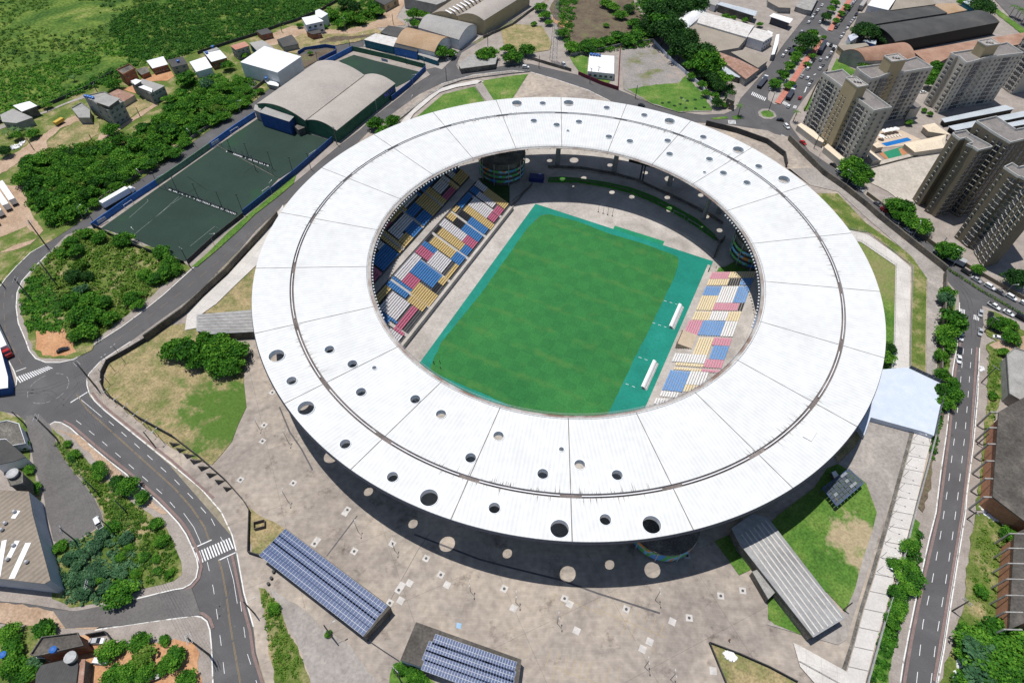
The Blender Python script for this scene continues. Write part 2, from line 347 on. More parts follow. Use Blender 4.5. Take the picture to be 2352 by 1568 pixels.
# (asphalt sheets, left and right, cut clear of the stadium precinct)
sheet('road', D("-700,500 120,470 215,480 700,90 1000,90 1260,120 1500,190 1640,220 1760,100 1850,-80 2060,-80 2200,-80 3200,-80 3000,1800 1960,1800 1990,1560 2100,1180 2130,1080 2150,1000 2170,880 2150,860 2160,690 2165,640 2085,552 1985,470 1890,398 1810,320 1764,306 1660,292 1538,276 1401,237 1276,187 1170,168 1013,198 900,265 800,355 588,535 425,700 200,862 205,910 388,1066 540,1240 575,1400 630,1760 -700,1800"), M_ASPH)
LV[0] = 0.10
def block(name, pts, mat=M_PAVE, h=0.15):
    return sheet(name, pts, mat, z=h, th=h+0.04)
B_MAIN = D("215,517 362,419 480,330 588,260 645,195 728,142 773,137 800,112 835,108 1000,155 978,160 988,172 948,197 920,222 863,265 825,300 778,335 710,392 640,450 588,490 550,517 500,562 447,612 375,677 325,717 277,752 217,790 190,812 170,825 137,832 105,832 82,823 67,805 60,784 42,742 37,705 39,672 50,645 75,617 110,582 152,540 200,522")
block('pavement', B_MAIN)
B_NW = D("-700,760 0,657 12,640 37,612 70,580 105,560 130,545 190,505 240,465 345,397 475,303 588,230 645,180 690,135 680,122 760,98 828,90 850,62 880,30 905,0 930,-80 -100,-480 -1600,-420 -1600,760")
sheet('hillside_ground', B_NW, M_MIXG, z=0.13)
B_N1 = D("835,106 1000,155 1015,160 1040,135 1055,117 1113,82 1176,47 1262,-5 1330,-60 1200,-160 930,-160 915,0 860,62")
sheet('yard', B_N1, M_PATH2, z=0.14)
B_N2 = D("1048,150 1053,160 1100,162 1176,148 1218,147 1251,155 1326,172 1421,207 1501,240 1551,256 1613,264 1663,262 1691,250 1700,228 1764,155 1796,107 1829,65 1864,22 1881,0 1920,-70 1700,-260 1430,-160 1350,-60 1262,2 1176,55 1113,90 1060,122")
block('pavement', B_N2)
B_R1 = D("1998,-60 1979,15 1964,45 1944,72 1926,102 1904,150 1884,180 1846,228 1831,250 1814,280 1816,290 1859,347 1924,392 1949,408 1989,450 2051,500 2126,552 2204,605 2264,650 2352,700 2700,900 3300,300 2700,-160 2100,-160")
block('pavement', B_R1)
B_R2 = D("2256,702 2264,704 2352,742 2600,850 2900,1700 2140,1700 2154,1568 2169,1488 2186,1376 2204,1263 2218,1176 2221,1134 2236,1021 2246,909 2250,799 2259,740")
block('pavement', B_R2)
B_R3 = D("2171,640 2186,657 2201,675 2204,695 2203,730 2200,784 2195,815 2189,846 2184,909 2174,996 2161,1084 2150,1176 2134,1238 2119,1306 2101,1388 2086,1463 2074,1526 2068,1568 2040,1720 1976,1720 1996,1551 2031,1426 2066,1313 2101,1176 2126,1084 2148,1001 2173,871 2153,859 2158,784 2166,692")
block('pavement', B_R3)
B_W1 = D("-400,930 0,944 40,952 57,966 85,958 115,974 125,968 140,970 160,981 180,999 212,1026 250,1058 287,1086 325,1119 362,1151 385,1174 410,1201 427,1226 442,1258 452,1283 455,1303 450,1326 437,1341 420,1350 400,1353 362,1362 310,1375 225,1393 175,1404 60,1385 -60,1375 -400,1350")
block('pavement', B_W1)
B_W0 = D("-300,790 0,800 20,829 32,851 39,871 37,884 25,896 0,904 -300,925")
block('pavement', B_W0)
B_S1 = D("217,1446 275,1437 350,1426 400,1420 445,1413 462,1416 475,1426 482,1446 486,1488 489,1568 495,1800 -400,1800 -400,1440 0,1432 150,1440")
block('pavement', B_S1)
def inset_kerb(pts): strip('kerb', pts, 0.35, M_KERB, z=0.17)
for s in ("582,1438 560,1360 545,1275 532,1225 508,1175 485,1148 460,1120 388,1061 308,997 240,942 217,920 205,902 200,885 199,870 205,857 230,830 275,800 300,784",
          "115,974 125,968 140,970 160,981 180,999 212,1026 250,1058 287,1086 325,1119 362,1151 385,1174 410,1201 427,1226 442,1258 452,1283 455,1303 450,1326 437,1341 420,1350 400,1353 362,1362 310,1375",
          "217,1446 275,1437 350,1426 400,1420 445,1413 462,1416 475,1426 482,1446 486,1488 489,1568",
          "217,790 190,812 170,825 137,832 105,832 82,823 67,805 60,784 42,742 37,705 39,672 50,645 75,617 110,582",
          "0,657 12,640 37,612 70,580 105,560", "20,829 32,851 39,871 37,884 25,896 0,904",
          "2204,695 2203,730 2200,784 2195,815 2189,846 2184,909 2174,996 2161,1084 2150,1176 2134,1238 2119,1306 2101,1388 2086,1463 2074,1526 2068,1568",
          "2154,1568 2169,1488 2186,1376 2204,1263 2218,1176 2221,1134 2236,1021 2246,909 2250,799",
          "447,612 375,677 325,717 277,752 217,790", "1013,193 1088,172 1176,162 1221,166 1276,182 1351,207 1401,232"):
    inset_kerb(D(s))
for pts, off in (("540,1270 560,1365 582,1445 590,1500 612,1568", -0.9), ("485,1148 388,1061 308,997 240,942 217,920 206,904", -0.9), ("140,970 160,981 212,1026 287,1086 362,1151 410,1201 427,1226 442,1258 452,1283 455,1303 450,1326 437,1341 420,1350 362,1362", 0.9), ("2200,784 2189,846 2174,996 2150,1176 2119,1306 2086,1463 2068,1568", 0.9), ("2154,1568 2186,1376 2218,1176 2236,1021 2250,799", 0.9), ("350,1426 445,1413 462,1416 475,1426 482,1446", 0.9)):
    strip('worn_red_edging', D(pts), 0.8, M_REDDARK, z=0.19, off=off)
# ---------------------------------------------------------------- ground cover on the blocks
LV[0] = 0.20
# left triangle inside the loop road
sheet('scrub', K(0,1,"440,780 560,680 700,560 860,520 1010,560 1220,650 1430,720 1620,820 1760,880 1690,950 1500,1050 1330,1200 1100,1380 960,1480 860,1568 850,1650 760,1690 660,1720 520,1730 380,1720 300,1640 250,1500 190,1290 190,1120 260,980 340,870"), M_MIXG, ragged=0.5)
sheet('dirt', K(0,1,"330,1480 480,1420 620,1440 680,1568 700,1660 600,1700 400,1690 330,1640"), M_ORANGE, ragged=0.8)
# avenue utility triangle
sheet('scrub', K(0,2,"470,790 520,800 620,900 760,1020 900,1150 980,1260 1080,1400 1250,1420 1380,1568 1480,1640 1530,1800 1620,1950 1670,2030 1640,2130 1560,2190 1400,2220 1220,2280 900,2430 700,2450 300,2400 0,2300 0,1700 390,1500 330,1100 560,1060 480,900") , M_MIXG, ragged=0.4) if False else None
sheet('scrub', D("118,980 130,995 150,1012 185,1045 225,1080 262,1120 300,1150 345,1178 375,1205 400,1240 415,1290 418,1318 400,1335 350,1345 310,1362 225,1385 160,1395 118,1375 125,1260 150,1253 176,1243 217,1218 238,1200 233,1176 218,1144 188,1104 156,1066 137,1034 122,998"), M_MIXG, ragged=0.4)
sheet('dirt_path', D("128,985 160,1000 205,1040 245,1085 275,1110 300,1135 340,1165 370,1180 385,1180 350,1150 300,1110 260,1068 215,1030 180,1000 150,990"), M_DIRT, ragged=0.3)
sheet('side_road', D("57,971 72,1034 78,1071 100,1134 106,1176 115,1208 122,1241 150,1251 175,1241 215,1216 237,1198 232,1176 217,1144 187,1104 155,1066 135,1034 120,990 114,976 90,950 60,955"), M_ASPH2)
sheet('dirt_road', D("-300,1360 0,1381 120,1400 175,1404 225,1393 250,1422 217,1446 150,1440 0,1430 -300,1420"), M_DIRT, ragged=0.3)
sheet('dirt_lot', D("120,1400 175,1402 300,1378 400,1356 440,1350 462,1412 400,1418 275,1437 150,1442"), M_ASPH2)
sheet('orange_dirt', D("-100,1448 60,1452 140,1455 215,1462 260,1480 330,1476 400,1470 440,1478 455,1500 460,1560 460,1700 -100,1700"), M_ORANGE, ragged=0.5)
sheet('scrub', D("-300,1440 0,1440 90,1440 115,1455 90,1500 60,1560 80,1700 -300,1700"), M_MIXG, ragged=0.5)
sheet('scrub', D("0,945 50,958 62,985 66,1030 72,1071 95,1134 98,1200 60,1180 0,1000 -100,990 -100,945"), M_MIXG, ragged=0.3)
# parking for trailers on the far left
sheet('dirt_lot', D("-200,400 60,430 62,470 85,510 100,530 70,560 30,575 -200,620"), M_DIRT, ragged=0.5)
sheet('grass_verge', D("-200,560 0,545 60,520 95,545 40,560 0,580 -200,640"), M_MIXG, ragged=0.5)
sheet('grass_verge', D("-200,640 0,612 50,575 75,560 40,600 8,636 0,650 -200,700"), M_MIXG, ragged=0.3)
sheet('dirt_track', K(0,0,"-200,1600 0,1470 150,1400 350,1270 480,1180 620,1090 700,1060 740,1110 560,1180 430,1290 450,1370 200,1480 60,1568 -200,1700"), M_DIRT, ragged=0.5)
sheet('dirt_track', K(0,0,"640,1400 800,1330 900,1280 930,1200 1080,1180 1200,1090 1320,1010 1440,940 1460,960 1340,1040 1200,1130 1090,1200 940,1290 800,1350 700,1400"), M_DIRT, ragged=0.3)
sheet('dry_lawn', K(0,0,"440,1300 560,1200 700,1110 920,1130 900,1230 760,1330 640,1400 420,1390"), M_DRY, ragged=0.5)
sheet('dry_lawn', K(0,0,"1140,970 1250,910 1400,930 1430,950 1300,1010 1180,1090"), M_DRY, ragged=0.5)
sheet('orange_dirt', K(0,0,"1130,830 1200,790 1330,710 1560,640 1600,700 1540,740 1400,750 1250,860"), M_ORANGE, ragged=0.5)
sheet('pale_track', K(0,0,"-100,1180 0,1150 420,1020 760,880 780,900 600,960 440,1030 200,1110 0,1190"), M_PATH2)
sheet('orange_dirt', K(0,0,"560,560 620,510 700,495 750,540 680,575"), M_ORANGE, ragged=0.8)
sheet('orange_dirt', K(0,0,"650,370 700,320 800,310 800,380 740,400"), M_ORANGE, ragged=0.8)
sheet('orange_dirt', K(0,0,"370,600 430,590 470,610 410,630"), M_ORANGE, ragged=0.5)
sheet('orange_dirt', K(0,0,"310,690 370,670 400,680 340,705"), M_ORANGE, ragged=0.5)
sheet('dirt_lot', K(0,0,"2060,830 2180,760 2351,740 2351,860 2250,860"), M_ASPH2, ragged=0.6)
sheet('dry_lawn', K(1,0,"0,440 60,380 160,330 380,270 640,290 1100,260 1200,300 940,380 600,440 360,490 200,470"), M_DRY, ragged=0.5)
sheet('dirt_road', K(1,0,"150,310 330,240 620,250 660,270 800,280 1000,230 1160,170 1180,100 1290,0 1420,-60 1350,60 1290,160 1380,230 1100,260 900,310 640,310 420,310 300,380 150,420 60,420"), M_DIRT, ragged=0.2)
sheet('burnt_patch', K(1,0,"560,390 720,330 940,330 1120,300 1130,330 900,360 700,390"), M_BROWN, ragged=0.8)
sheet('yard', K(1,0,"400,510 640,450 720,450 700,490 560,560 430,630 390,560"), M_BROWN)
# fields
F_A = D("240,520 362,430 540,300 588,276 760,320 700,392 560,494 425,600")
sheet('artificial_pitch', K(0,1,"940,510 1460,150 1640,30 1720,-30 2351,-60 2500,-90 2900,0 2700,140 2351,360 2240,412 1700,832"), M_TURF) if False else None
sheet('artificial_pitch', D("232,524 365,430 478,356 545,398 560,494 425,600 300,545"), M_TURF)
sheet('artificial_pitch', D("368,428 500,335 640,410 560,493 547,496"), M_TURF)
sheet('artificial_pitch', D("500,334 588,275 600,268 690,300 765,325 700,372 642,410 620,398"), M_TURF)
sheet('artificial_pitch', K(1,0,"760,560 900,505 1100,560 1500,660 1540,670 1290,800 1000,690"), M_TURF)
sheet('grass_verge', K(0,1,"1760,880 1900,760 2100,560 2351,340 2351,390 2200,540 2000,720 1810,880"), M_GRASS)
sheet('grass_verge', D("588,478 640,435 680,402 675,420 640,450 588,490"), M_GRASS)
# stadium precinct lawns
sheet('dry_lawn', D("247,834 275,817 337,784 392,747 430,742 560,790 560,879 566,934 547,974 532,1014 512,1039 487,1067 440,1052 390,1025 358,1000 245,907 237,884"), M_DRYL)
sheet('dry_lawn', D("462,719 500,688 588,590 640,540 640,640 590,700 580,717"), M_DRY)
sheet('lawn', D("940,285 960,266 1018,217 1090,199 1113,232 1113,262"), M_GRASS)
sheet('lawn', D("1105,186 1176,174 1213,170 1176,228 1133,235"), M_GRASS)
sheet('lawn', D("1940,545 1984,552 2064,612 2059,784 2056,850 2020,860 2000,700 1970,600"), M_GRDRY2)
sheet('scrub', D("1850,430 1876,444 1924,444 1989,512 2089,582 2129,622 2126,784 2126,862 2089,862 2092,784 2095,610 1996,534 1939,526 1880,470"), M_MIXG)
sheet('service_road', D("1795,372 1809,388 1876,385 1910,400 2000,480 2165,618 2164,692 2153,784 2148,862 2128,862 2130,640 2095,590 1990,500 1925,440 1860,425"), M_PATH2)
sheet('lawn', D("1700,1270 1790,1180 1870,1120 1900,1075 1930,1062 1960,1085 2000,1120 2014,1176 2004,1218 1981,1286 1964,1351 1942,1405 1900,1360"), M_GRDRY)
sheet('dirt_slope', D("1915,1040 1960,1000 2000,962 1990,985 1960,1030 1925,1062"), M_DRY)
sheet('concrete_ramp', D("2000,962 2096,994 2036,1176 1944,1468 1925,1480 1760,1433 1790,1412 1942,1405 1964,1351 1981,1286 2004,1218 2014,1176 1990,1110 1960,1085 1925,1065 1965,1025"), M_PATH2)
sheet('lawn', D("1641,1242 1705,1215 1740,1300 1698,1320 1680,1295"), M_GRASS)
sheet('lawn', D("1764,1371 1790,1365 1864,1466 1779,1433 1764,1420"), M_GRASS)
sheet('dry_lawn', D("1628,1476 1700,1505 1764,1533 1830,1568 1860,1640 1720,1640 1666,1568"), M_DRY)
sheet('grass_bank', D("595,1346 610,1350 640,1390 655,1430 663,1451 690,1500 713,1568 720,1660 638,1620 620,1500 610,1426"), M_MIXG, ragged=0.4)
sheet('dirt_lot', D("612,1345 690,1395 740,1440 800,1480 870,1568 880,1660 725,1660 715,1568 692,1500 668,1451 655,1425 640,1385"), M_PATH2, ragged=0.3)
sheet('dry_lawn', D("572,1165 590,1178 655,1213 603,1272 577,1270"), M_DRY, ragged=0.3)
sheet('grass_bank', D("900,1530 940,1520 1000,1568 1010,1640 890,1640"), M_GRASS, ragged=0.4)
# north side of the stadium
sheet('gravel_lot', D("1425,112 1500,105 1560,180 1600,245 1636,255 1560,258 1500,240 1432,205"), M_LOT)
sheet('lawn', D("1440,205 1500,195 1560,190 1575,175 1610,210 1636,253 1600,255 1560,257 1500,238"), M_GRASS, ragged=0.5)
sheet('brown_lot', D("1262,20 1300,-60 1420,-60 1500,80 1500,100 1310,125 1280,60"), M_BROWN, ragged=0.5)
sheet('orange_dirt', K(2,0,"360,160 420,190 550,200 540,270 440,240 370,200"), M_ORANGE, ragged=0.6)
sheet('dry_lawn', D("1150,70 1176,55 1245,60 1268,100 1262,115 1200,125 1160,115"), M_DRY)
sheet('lawn', K(2,0,"530,520 700,510 690,690 620,660 560,580"), M_GRASS)
sheet('lawn', K(2,0,"720,690 900,740 890,770 720,730"), M_GRASS)
# right blocks
sheet('lawn', D("1903,175 1922,134 1945,150 1970,165 1955,172 1900,182"), M_GRASS)
sheet('lawn', D("1845,250 1862,228 1868,215 1860,245 1852,256"), M_GRASS)
sheet('parking_deck', D("1960,400 2010,372 2165,335 2165,460 2080,470 2040,440"), M_ROOFY, z=None)
sheet('highway', D("2276,-10 2300,-60 2900,-60 2800,200 2400,110 2352,72"), M_ASPH2)
sheet('grass_verge', D("2280,25 2290,20 2352,66 2450,130 2450,150 2352,82"), M_GRASS, ragged=0.4)
sheet('grass_verge', D("2282,20 2300,20 2300,0 2420,60 2400,80"), M_GRASS) if False else None
sheet('scrub', D("2264,790 2281,784 2310,790 2300,850 2310,900 2280,960 2285,1010 2265,1120 2262,1170 2240,1170 2255,1060 2268,900 2272,820"), M_MIXG, ragged=0.4)
sheet('scrub', D("2240,1180 2330,1180 2340,1250 2320,1330 2320,1420 2300,1500 2330,1568 2360,1700 2140,1700 2160,1568 2195,1450 2215,1380 2225,1260"), M_MIXG, ragged=0.4)
sheet('scrub', D("2270,712 2300,722 2352,760 2500,830 2500,900 2352,800 2300,790 2265,770"), M_MIXG, ragged=0.5)
sheet('dirt_lot', D("2270,790 2352,770 2500,800 2500,860 2352,825 2285,800"), M_DIRT, ragged=0.4)
sheet('grass_verge', D("2172,650 2185,660 2195,690 2190,720 2172,730 2165,700"), M_GRASS, ragged=0.3)
sheet('grass_verge', D("2160,730 2185,740 2182,800 2178,846 2172,870 2154,862 2158,784"), M_GRASS, ragged=0.4)
sheet('brown_slope', D("2172,880 2178,900 2160,990 2140,1060 2138,1120 2118,1176 2104,1160 2128,1084 2150,1001"), M_BROWN, ragged=0.4)
sheet('grass_verge', D("2100,1190 2112,1200 2095,1280 2110,1290 2060,1400 2050,1470 2040,1568 2020,1690 1985,1690 2000,1551 2033,1426 2068,1313"), M_GRASS, ragged=0.4)
# boulevard median, roundabout and small islands
sheet('median', D("1764,217 1801,160 1846,82 1859,70 1878,78 1896,90 1871,130 1826,190 1791,237 1779,240 1764,230"), M_PATH2, z=0.15, th=0.15)
sheet('median', D("1884,60 1904,25 1921,-8 1940,-60 1985,-60 1964,0 1939,32 1914,67 1900,72"), M_PATH2, z=0.15, th=0.15)
strip('red_cycle_path', D("1786,237 1815,195 1850,140 1892,90"), 3.4, M_RED)
strip('red_cycle_path', D("1906,70 1932,30 1958,-10 1970,-40"), 3.4, M_RED)
sheet('roundabout', D("1741,257 1750,250 1765,250 1780,258 1784,268 1772,274 1755,273 1743,266"), M_PATH2, z=0.2, th=0.2)
sheet('roundabout_lawn', D("1747,258 1755,254 1766,254 1776,260 1778,267 1766,270 1752,267"), M_GRASS, z=0.23)
sheet('traffic_island', K(2,0,"1830,1085 1980,1068 1985,1090 1850,1098"), M_GRASS, z=0.16, th=0.16)
sheet('traffic_island', K(2,0,"2020,1070 2090,1058 2120,1090 2040,1098"), M_GRASS, z=0.16, th=0.16)
sheet('roundabout', K(3,0,"-20,1070 0,1020 40,1030 60,1060 30,1085 -10,1090"), M_GRASS, z=0.17, th=0.15)
# ---------------------------------------------------------------- road markings
ZL = 0.03
def zebra(a, b, c, d, n, frac=0.5):
    """bars between side a-b and side c-d (photo points)"""
    mb = MB(); A, B, C, E = [G(*p, ZL) for p in (a, b, c, d)]
    for k in range(n):
        t0 = k/n; t1 = (k+frac)/n
        p, q, r, s = A.lerp(B, t0), A.lerp(B, t1), C.lerp(E, t1), C.lerp(E, t0)
        if (q-p).cross(s-p).z < 0: p, q, r, s = s, r, q, p
        mb.poly([p, q, r, s])
    o = mb.build('zebra_crossing', M_WLINE); tag(o, kind='structure')
zebra((37,865),(112,840),(46,879),(124,844),15)
zebra((449,1268),(530,1233),(458,1294),(540,1257),13)
zebra((1729,211),(1762,226),(1725,218),(1758,233),9)
zebra((1672,276),(1690,276),(1674,285),(1692,285),6)
zebra((1801,232),(1812,238),(1796,238),(1806,243),5); zebra((1824,242),(1832,244),(1821,248),(1829,250),3)
zebra((1794,308),(1803,312),(1798,314),(1808,318),5)
zebra((1900,98),(1924,106),(1897,104),(1921,112),8)
zebra((2205,708),(2218,712),(2204,720),(2217,724),4); zebra((2237,722),(2251,726),(2236,733),(2250,737),4)
for s, d in (("176,905 200,940 250,985 300,1030 350,1075 400,1120 440,1165 470,1210 480,1240", None), ("502,1285 510,1310 520,1365 528,1430 540,1500 552,1568 560,1640", None)):
    strip('yellow_centre_line', D(s), 0.16, M_YLINE, z=ZL, off=0.14, dash=(12, 0.6)); strip('yellow_centre_line', D(s), 0.16, M_YLINE, z=ZL, off=-0.14, dash=(12, 0.6))
for s in ("14,620 8,700 12,760 35,810 58,850", "262,785 330,735 420,668 520,585 600,510 700,425 800,345 860,290"):
    strip('yellow_centre_line', D(s), 0.15, M_YLINE, z=ZL, dash=(4, 3))
strip('white_line', D("162,924 201,900"), 0.4, M_WLINE, z=ZL); strip('white_line', D("181,913 234,957"), 0.15, M_WLINE, z=ZL)
strip('white_line', D("36,853 60,844"), 0.3, M_WLINE, z=ZL); strip('white_line', D("444,1258 486,1239"), 0.35, M_WLINE, z=ZL); strip('white_line', D("502,1286 541,1268"), 0.35, M_WLINE, z=ZL)
strip('white_line', D("522,1280 536,1330 545,1385"), 0.13, M_WLINE, z=ZL); strip('white_line', D("422,1178 445,1210 462,1248"), 0.13, M_WLINE, z=ZL)
for s in ("250,967 300,1010 350,1055 400,1100 445,1146 475,1180", "175,965 225,1005 280,1052 330,1096 380,1140 410,1175"):
    strip('lane_dashes', D(s), 0.15, M_WLINE, z=ZL, dash=(3, 4.5))
for s in ("485,1190 508,1235 520,1258", "476,1290 490,1350 500,1420 508,1480 518,1568", "552,1380 568,1500 590,1568"):
    strip('lane_dashes', D(s), 0.13, M_WLINE, z=ZL, dash=(3, 4.5))
for s in ("2213,800 2206,880 2193,1000 2177,1120 2160,1230 2140,1340 2120,1430 2105,1568", "2232,800 2226,880 2216,1000 2200,1140 2188,1230 2170,1350 2150,1470 2138,1568"):
    strip('lane_dashes', D(s), 0.16, M_WLINE, z=ZL, dash=(3.2, 4.6))
strip('white_line', D("2203,715 2201,800 2190,870 2177,1000 2155,1160 2122,1306 2090,1463 2072,1568"), 0.12, M_WLINE, z=ZL, off=-0.5)
strip('white_line', D("2150,1568 2165,1488 2182,1376 2200,1263 2214,1176 2232,1021 2246,860"), 0.12, M_WLINE, z=ZL)
mb = MB()
for k in range(26):     # worn mini-roundabout ring
    if k % 9 in (4, 7, 8): continue
    a0, a1 = 2*math.pi*k/26, 2*math.pi*(k+0.8)/26
    ce = G(111, 891, ZL); rr = 6.6
    P = [ce + Vector((r*math.cos(a), r*math.sin(a), 0)) for r, a in ((rr, a0), (rr+0.2, a0), (rr+0.2, a1), (rr, a1))]
    mb.poly(P)
tag(mb.build('roundabout_ring', plain('worn_white_paint', (.26, .26, .26), var=.3)), kind='structure')
for s in ("1292,165 1400,205 1500,245 1600,272 1690,280", ): strip('yellow_centre_line', D(s), 0.15, M_YLINE, z=ZL, dash=(4, 3))
for s in ("1779,125 1815,70 1850,15", "1900,175 1930,130 1965,75 1990,30"): strip('lane_dashes', D(s), 0.15, M_WLINE, z=ZL, dash=(3, 5))
for a in (K(3,0,"340,840 355,800 370,805"), K(3,0,"330,850 345,840"), K(3,0,"420,690 440,680"), ):
    strip('road_marking', a, 0.5, M_WLINE, z=ZL)
M_SKID = plain('tyre_mark', (.075, .073, .075), var=.3)
for s in ("60,905 100,898 150,880 200,850 240,815", "0,905 60,902 110,905 160,940 210,985", "115,965 150,925 190,880", "2205,660 2222,690 2230,730 2232,780", "2190,640 2230,680 2260,690 2310,705", "1700,300 1750,290 1790,280 1800,262", "1790,300 1760,285 1735,270 1730,245", "1010,165 1060,180 1130,168", "1000,158 980,185 940,225", "500,1420 515,1400 530,1350", "470,1395 500,1405 520,1440"):
    strip('tyre_marks', D(s), .3, M_SKID, z=.018, dash=(14, 1.5)); strip('tyre_marks', D(s), .3, M_SKID, z=.021, off=1.6, dash=(11, 3))
rk = random.Random(12)
for k in range(34):    # mended rectangles and covers in the carriageways
    a, b = rk.choice(((( 250, 990), (440, 1190)), ((2205, 830), (2120, 1500)), ((330, 770), (640, 490)), ((20, 640), (40, 790)), ((1780, 180), (1850, 40)), ((1880, 200), (1960, 60)), ((500, 1300), (560, 1560))))
    t = rk.random(); x, y = a[0]+(b[0]-a[0])*t+rk.uniform(-14, 14), a[1]+(b[1]-a[1])*t+rk.uniform(-6, 6); w, h = rk.uniform(3, 8), rk.uniform(2, 5)
    sheet('road_patch', [(x, y), (x+w, y-h*.4), (x+w*1.2, y+h), (x+w*.1, y+h*1.2)], M_SKID if k % 3 else M_ASPH2, z=.012+k*.0001)
# plaza markings: parking lines, drains, manhole slabs
zp = 0.17
for a, b in ((K(2,3,"370,740 830,940"), 0), (K(2,3,"760,880 1420,1150"), 0), (K(2,3,"30,1160 40,1170"), 0)):
    strip('parking_line', a, 0.12, M_FAINT, z=zp)
for s in ("60,1290 90,1200","120,1330 150,1240","310,1410 360,1240","360,1568 440,1270","470,1568 520,1300","530,1500 590,1340","600,1568 650,1350","680,1500 740,1370","800,1560 740,1568","860,1568 900,1410","960,1568 990,1420","370,830 405,750","440,850 490,770","545,800 500,890","640,800 610,850","690,850 650,960","800,780 785,840","870,820 830,930","950,1060 1000,930","1010,1120 1060,990","1080,1170 1130,1030","1100,890 1050,1000","1180,900 1150,980","1250,940 1220,1010","1320,970 1260,1150","1400,1010 1350,1140","1320,1220 1300,1280","400,1420 700,1540","700,1540 770,1568"):
    strip('parking_line', K(2,3,s), 0.11, M_FAINT, z=zp)
strip('drain_channel', K(1,2,"215,600 310,830 420,990 520,1180"), 0.5, M_SCUFF, z=0.18)
strip('drain_channel', K(2,3,"-900,200 -300,430 0,510 450,620 780,740 1360,925"), 0.55, M_SCUFF, z=0.18)
strip('drain_channel', K(1,3,"930,30 650,400"), 0.4, M_SCUFF, z=0.18)
strip('expansion_joint', K(1,3,"1480,360 1220,830 1230,990"), 0.12, M_SCUFF, z=0.175)
strip('expansion_joint', K(1,3,"1600,180 1480,360"), 0.12, M_SCUFF, z=0.175)
M_SLAB = plain('white_slab', (0.50, 0.475, 0.45), var=.2); M_IRON = plain('manhole_iron', (0.07, 0.07, 0.07))
slabs = [(2,3,483,790,1),(2,3,1050,888,1),(2,3,1918,766,1),(2,3,2120,718,1),(2,3,1628,968,1),(2,3,530,842,0),(2,3,593,1086,0),(2,3,1473,1003,0),(2,3,1265,1187,0),(2,3,1200,1255,0),(2,3,1848,1455,0),(2,3,15,880,0),(1,3,2281,700,1),(1,3,1698,572,1),(1,3,1755,665,0),(1,3,1410,650,0),(1,3,1338,672,0),(1,3,1311,712,1),(1,3,1328,810,0),(1,3,1229,832,1),(1,3,1563,422,1),(1,3,1252,288,1),(1,3,902,357,1),(1,3,538,288,1),(1,3,560,258,0),(1,3,820,5,0),(1,2,342,1300,1),(1,2,840,1545,1),(1,2,75,768,1),(1,2,60,915,1),(0,2,2210,1270,1),(1,2,150,468,1),(2,3,1608,397,1),(2,3,2200,1435,0)]
for k, (i, j, u, v, man) in enumerate(slabs):
    p = K(i, j, f"{u},{v}")[0]; c = G(*p, 0.19); mb = MB(); s = 1.9; zz = .004*k
    mb.box((c.x, c.y, 0.16+zz/2), (s, s, 0.06), 0, rz=AX + (0.35 if i == 2 and u > 1500 else 0))
    if man: mb.tube((c.x, c.y, 0.18), (c.x, c.y, 0.205+zz), 0.42, 0.42, 12, 1)
    o = mb.build('manhole_slab', [M_SLAB, M_IRON]); tag(o, kind='structure')
sheet('worn_blue_patch', K(1,3,"1845,1010 1890,1020 1880,1070 1840,1060"), plain('blue_paint', (0.25, 0.42, 0.60)), z=0.18)
# ================================================================ STADIUM
def stripes(per, amt, loc=True):
    def f(nt, src, out):
        N = nt.nodes; L = nt.links
        tc = N.new('ShaderNodeTexCoord')
        w = N.new('ShaderNodeTexWave'); w.wave_type = 'BANDS'; w.bands_direction = 'Y'; w.inputs['Scale'].default_value = per; w.inputs['Distortion'].default_value = 0.0
        L.new(tc.outputs['Object'], w.inputs[0])
        r = N.new('ShaderNodeMapRange'); r.inputs[3].default_value = 1-amt; r.inputs[4].default_value = 1.0; L.new(w.outputs[0], r.inputs[0])
        m = _mix(nt, 'MULTIPLY'); m.inputs[0].default_value = 1; L.new(out, m.inputs[6]); L.new(r.outputs[0], m.inputs[7]); return m.outputs[2]
    return f
M_ROOF = noise_mat('white_roof_sheet', [(0.26, (0.605, 0.608, 0.60)), (0.42, (0.655, 0.66, 0.652)), (0.7, (0.69, 0.695, 0.686))], scale=0.045, fine=0.35, famp=0.05, rough=0.5, detail=8, extra=stripes(0.25, 0.085))
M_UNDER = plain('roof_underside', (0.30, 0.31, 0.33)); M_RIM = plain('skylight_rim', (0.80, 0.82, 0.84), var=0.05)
M_GUT = noise_mat('rusty_gutter', [(0.3, (0.10, 0.085, 0.08)), (0.6, (0.20, 0.17, 0.16)), (0.75, (0.33, 0.31, 0.30))], scale=0.25, fine=3, famp=0.3)
M_GREY = plain('galvanised', (0.42, 0.42, 0.43), rough=0.5); M_DKSTEEL = plain('dark_steel', (0.045, 0.05, 0.07), rough=0.5)
M_WHITE = plain('white_paint', (0.78, 0.78, 0.78), var=0.04); M_BLACK = plain('black_panel', (0.012, 0.012, 0.014), rough=0.5)
M_CONC = noise_mat('bare_concrete', [(0.3, (0.24, 0.235, 0.22)), (0.7, (0.38, 0.37, 0.35))], scale=0.3, fine=3, famp=0.2)
M_DKCONC = noise_mat('weathered_concrete', [(0.3, (0.075, 0.07, 0.062)), (0.55, (0.15, 0.14, 0.125)), (0.75, (0.25, 0.23, 0.2))], scale=0.25, fine=2, famp=0.3)
M_STAIN = noise_mat('mould_streak', [(0.3, (0.20, 0.19, 0.17)), (0.7, (0.45, 0.44, 0.42))], scale=1.0)
stad = empty('stadium', (CX, CY, 0), 0, 'round football stadium with a white ring roof pierced by skylights', 'stadium')
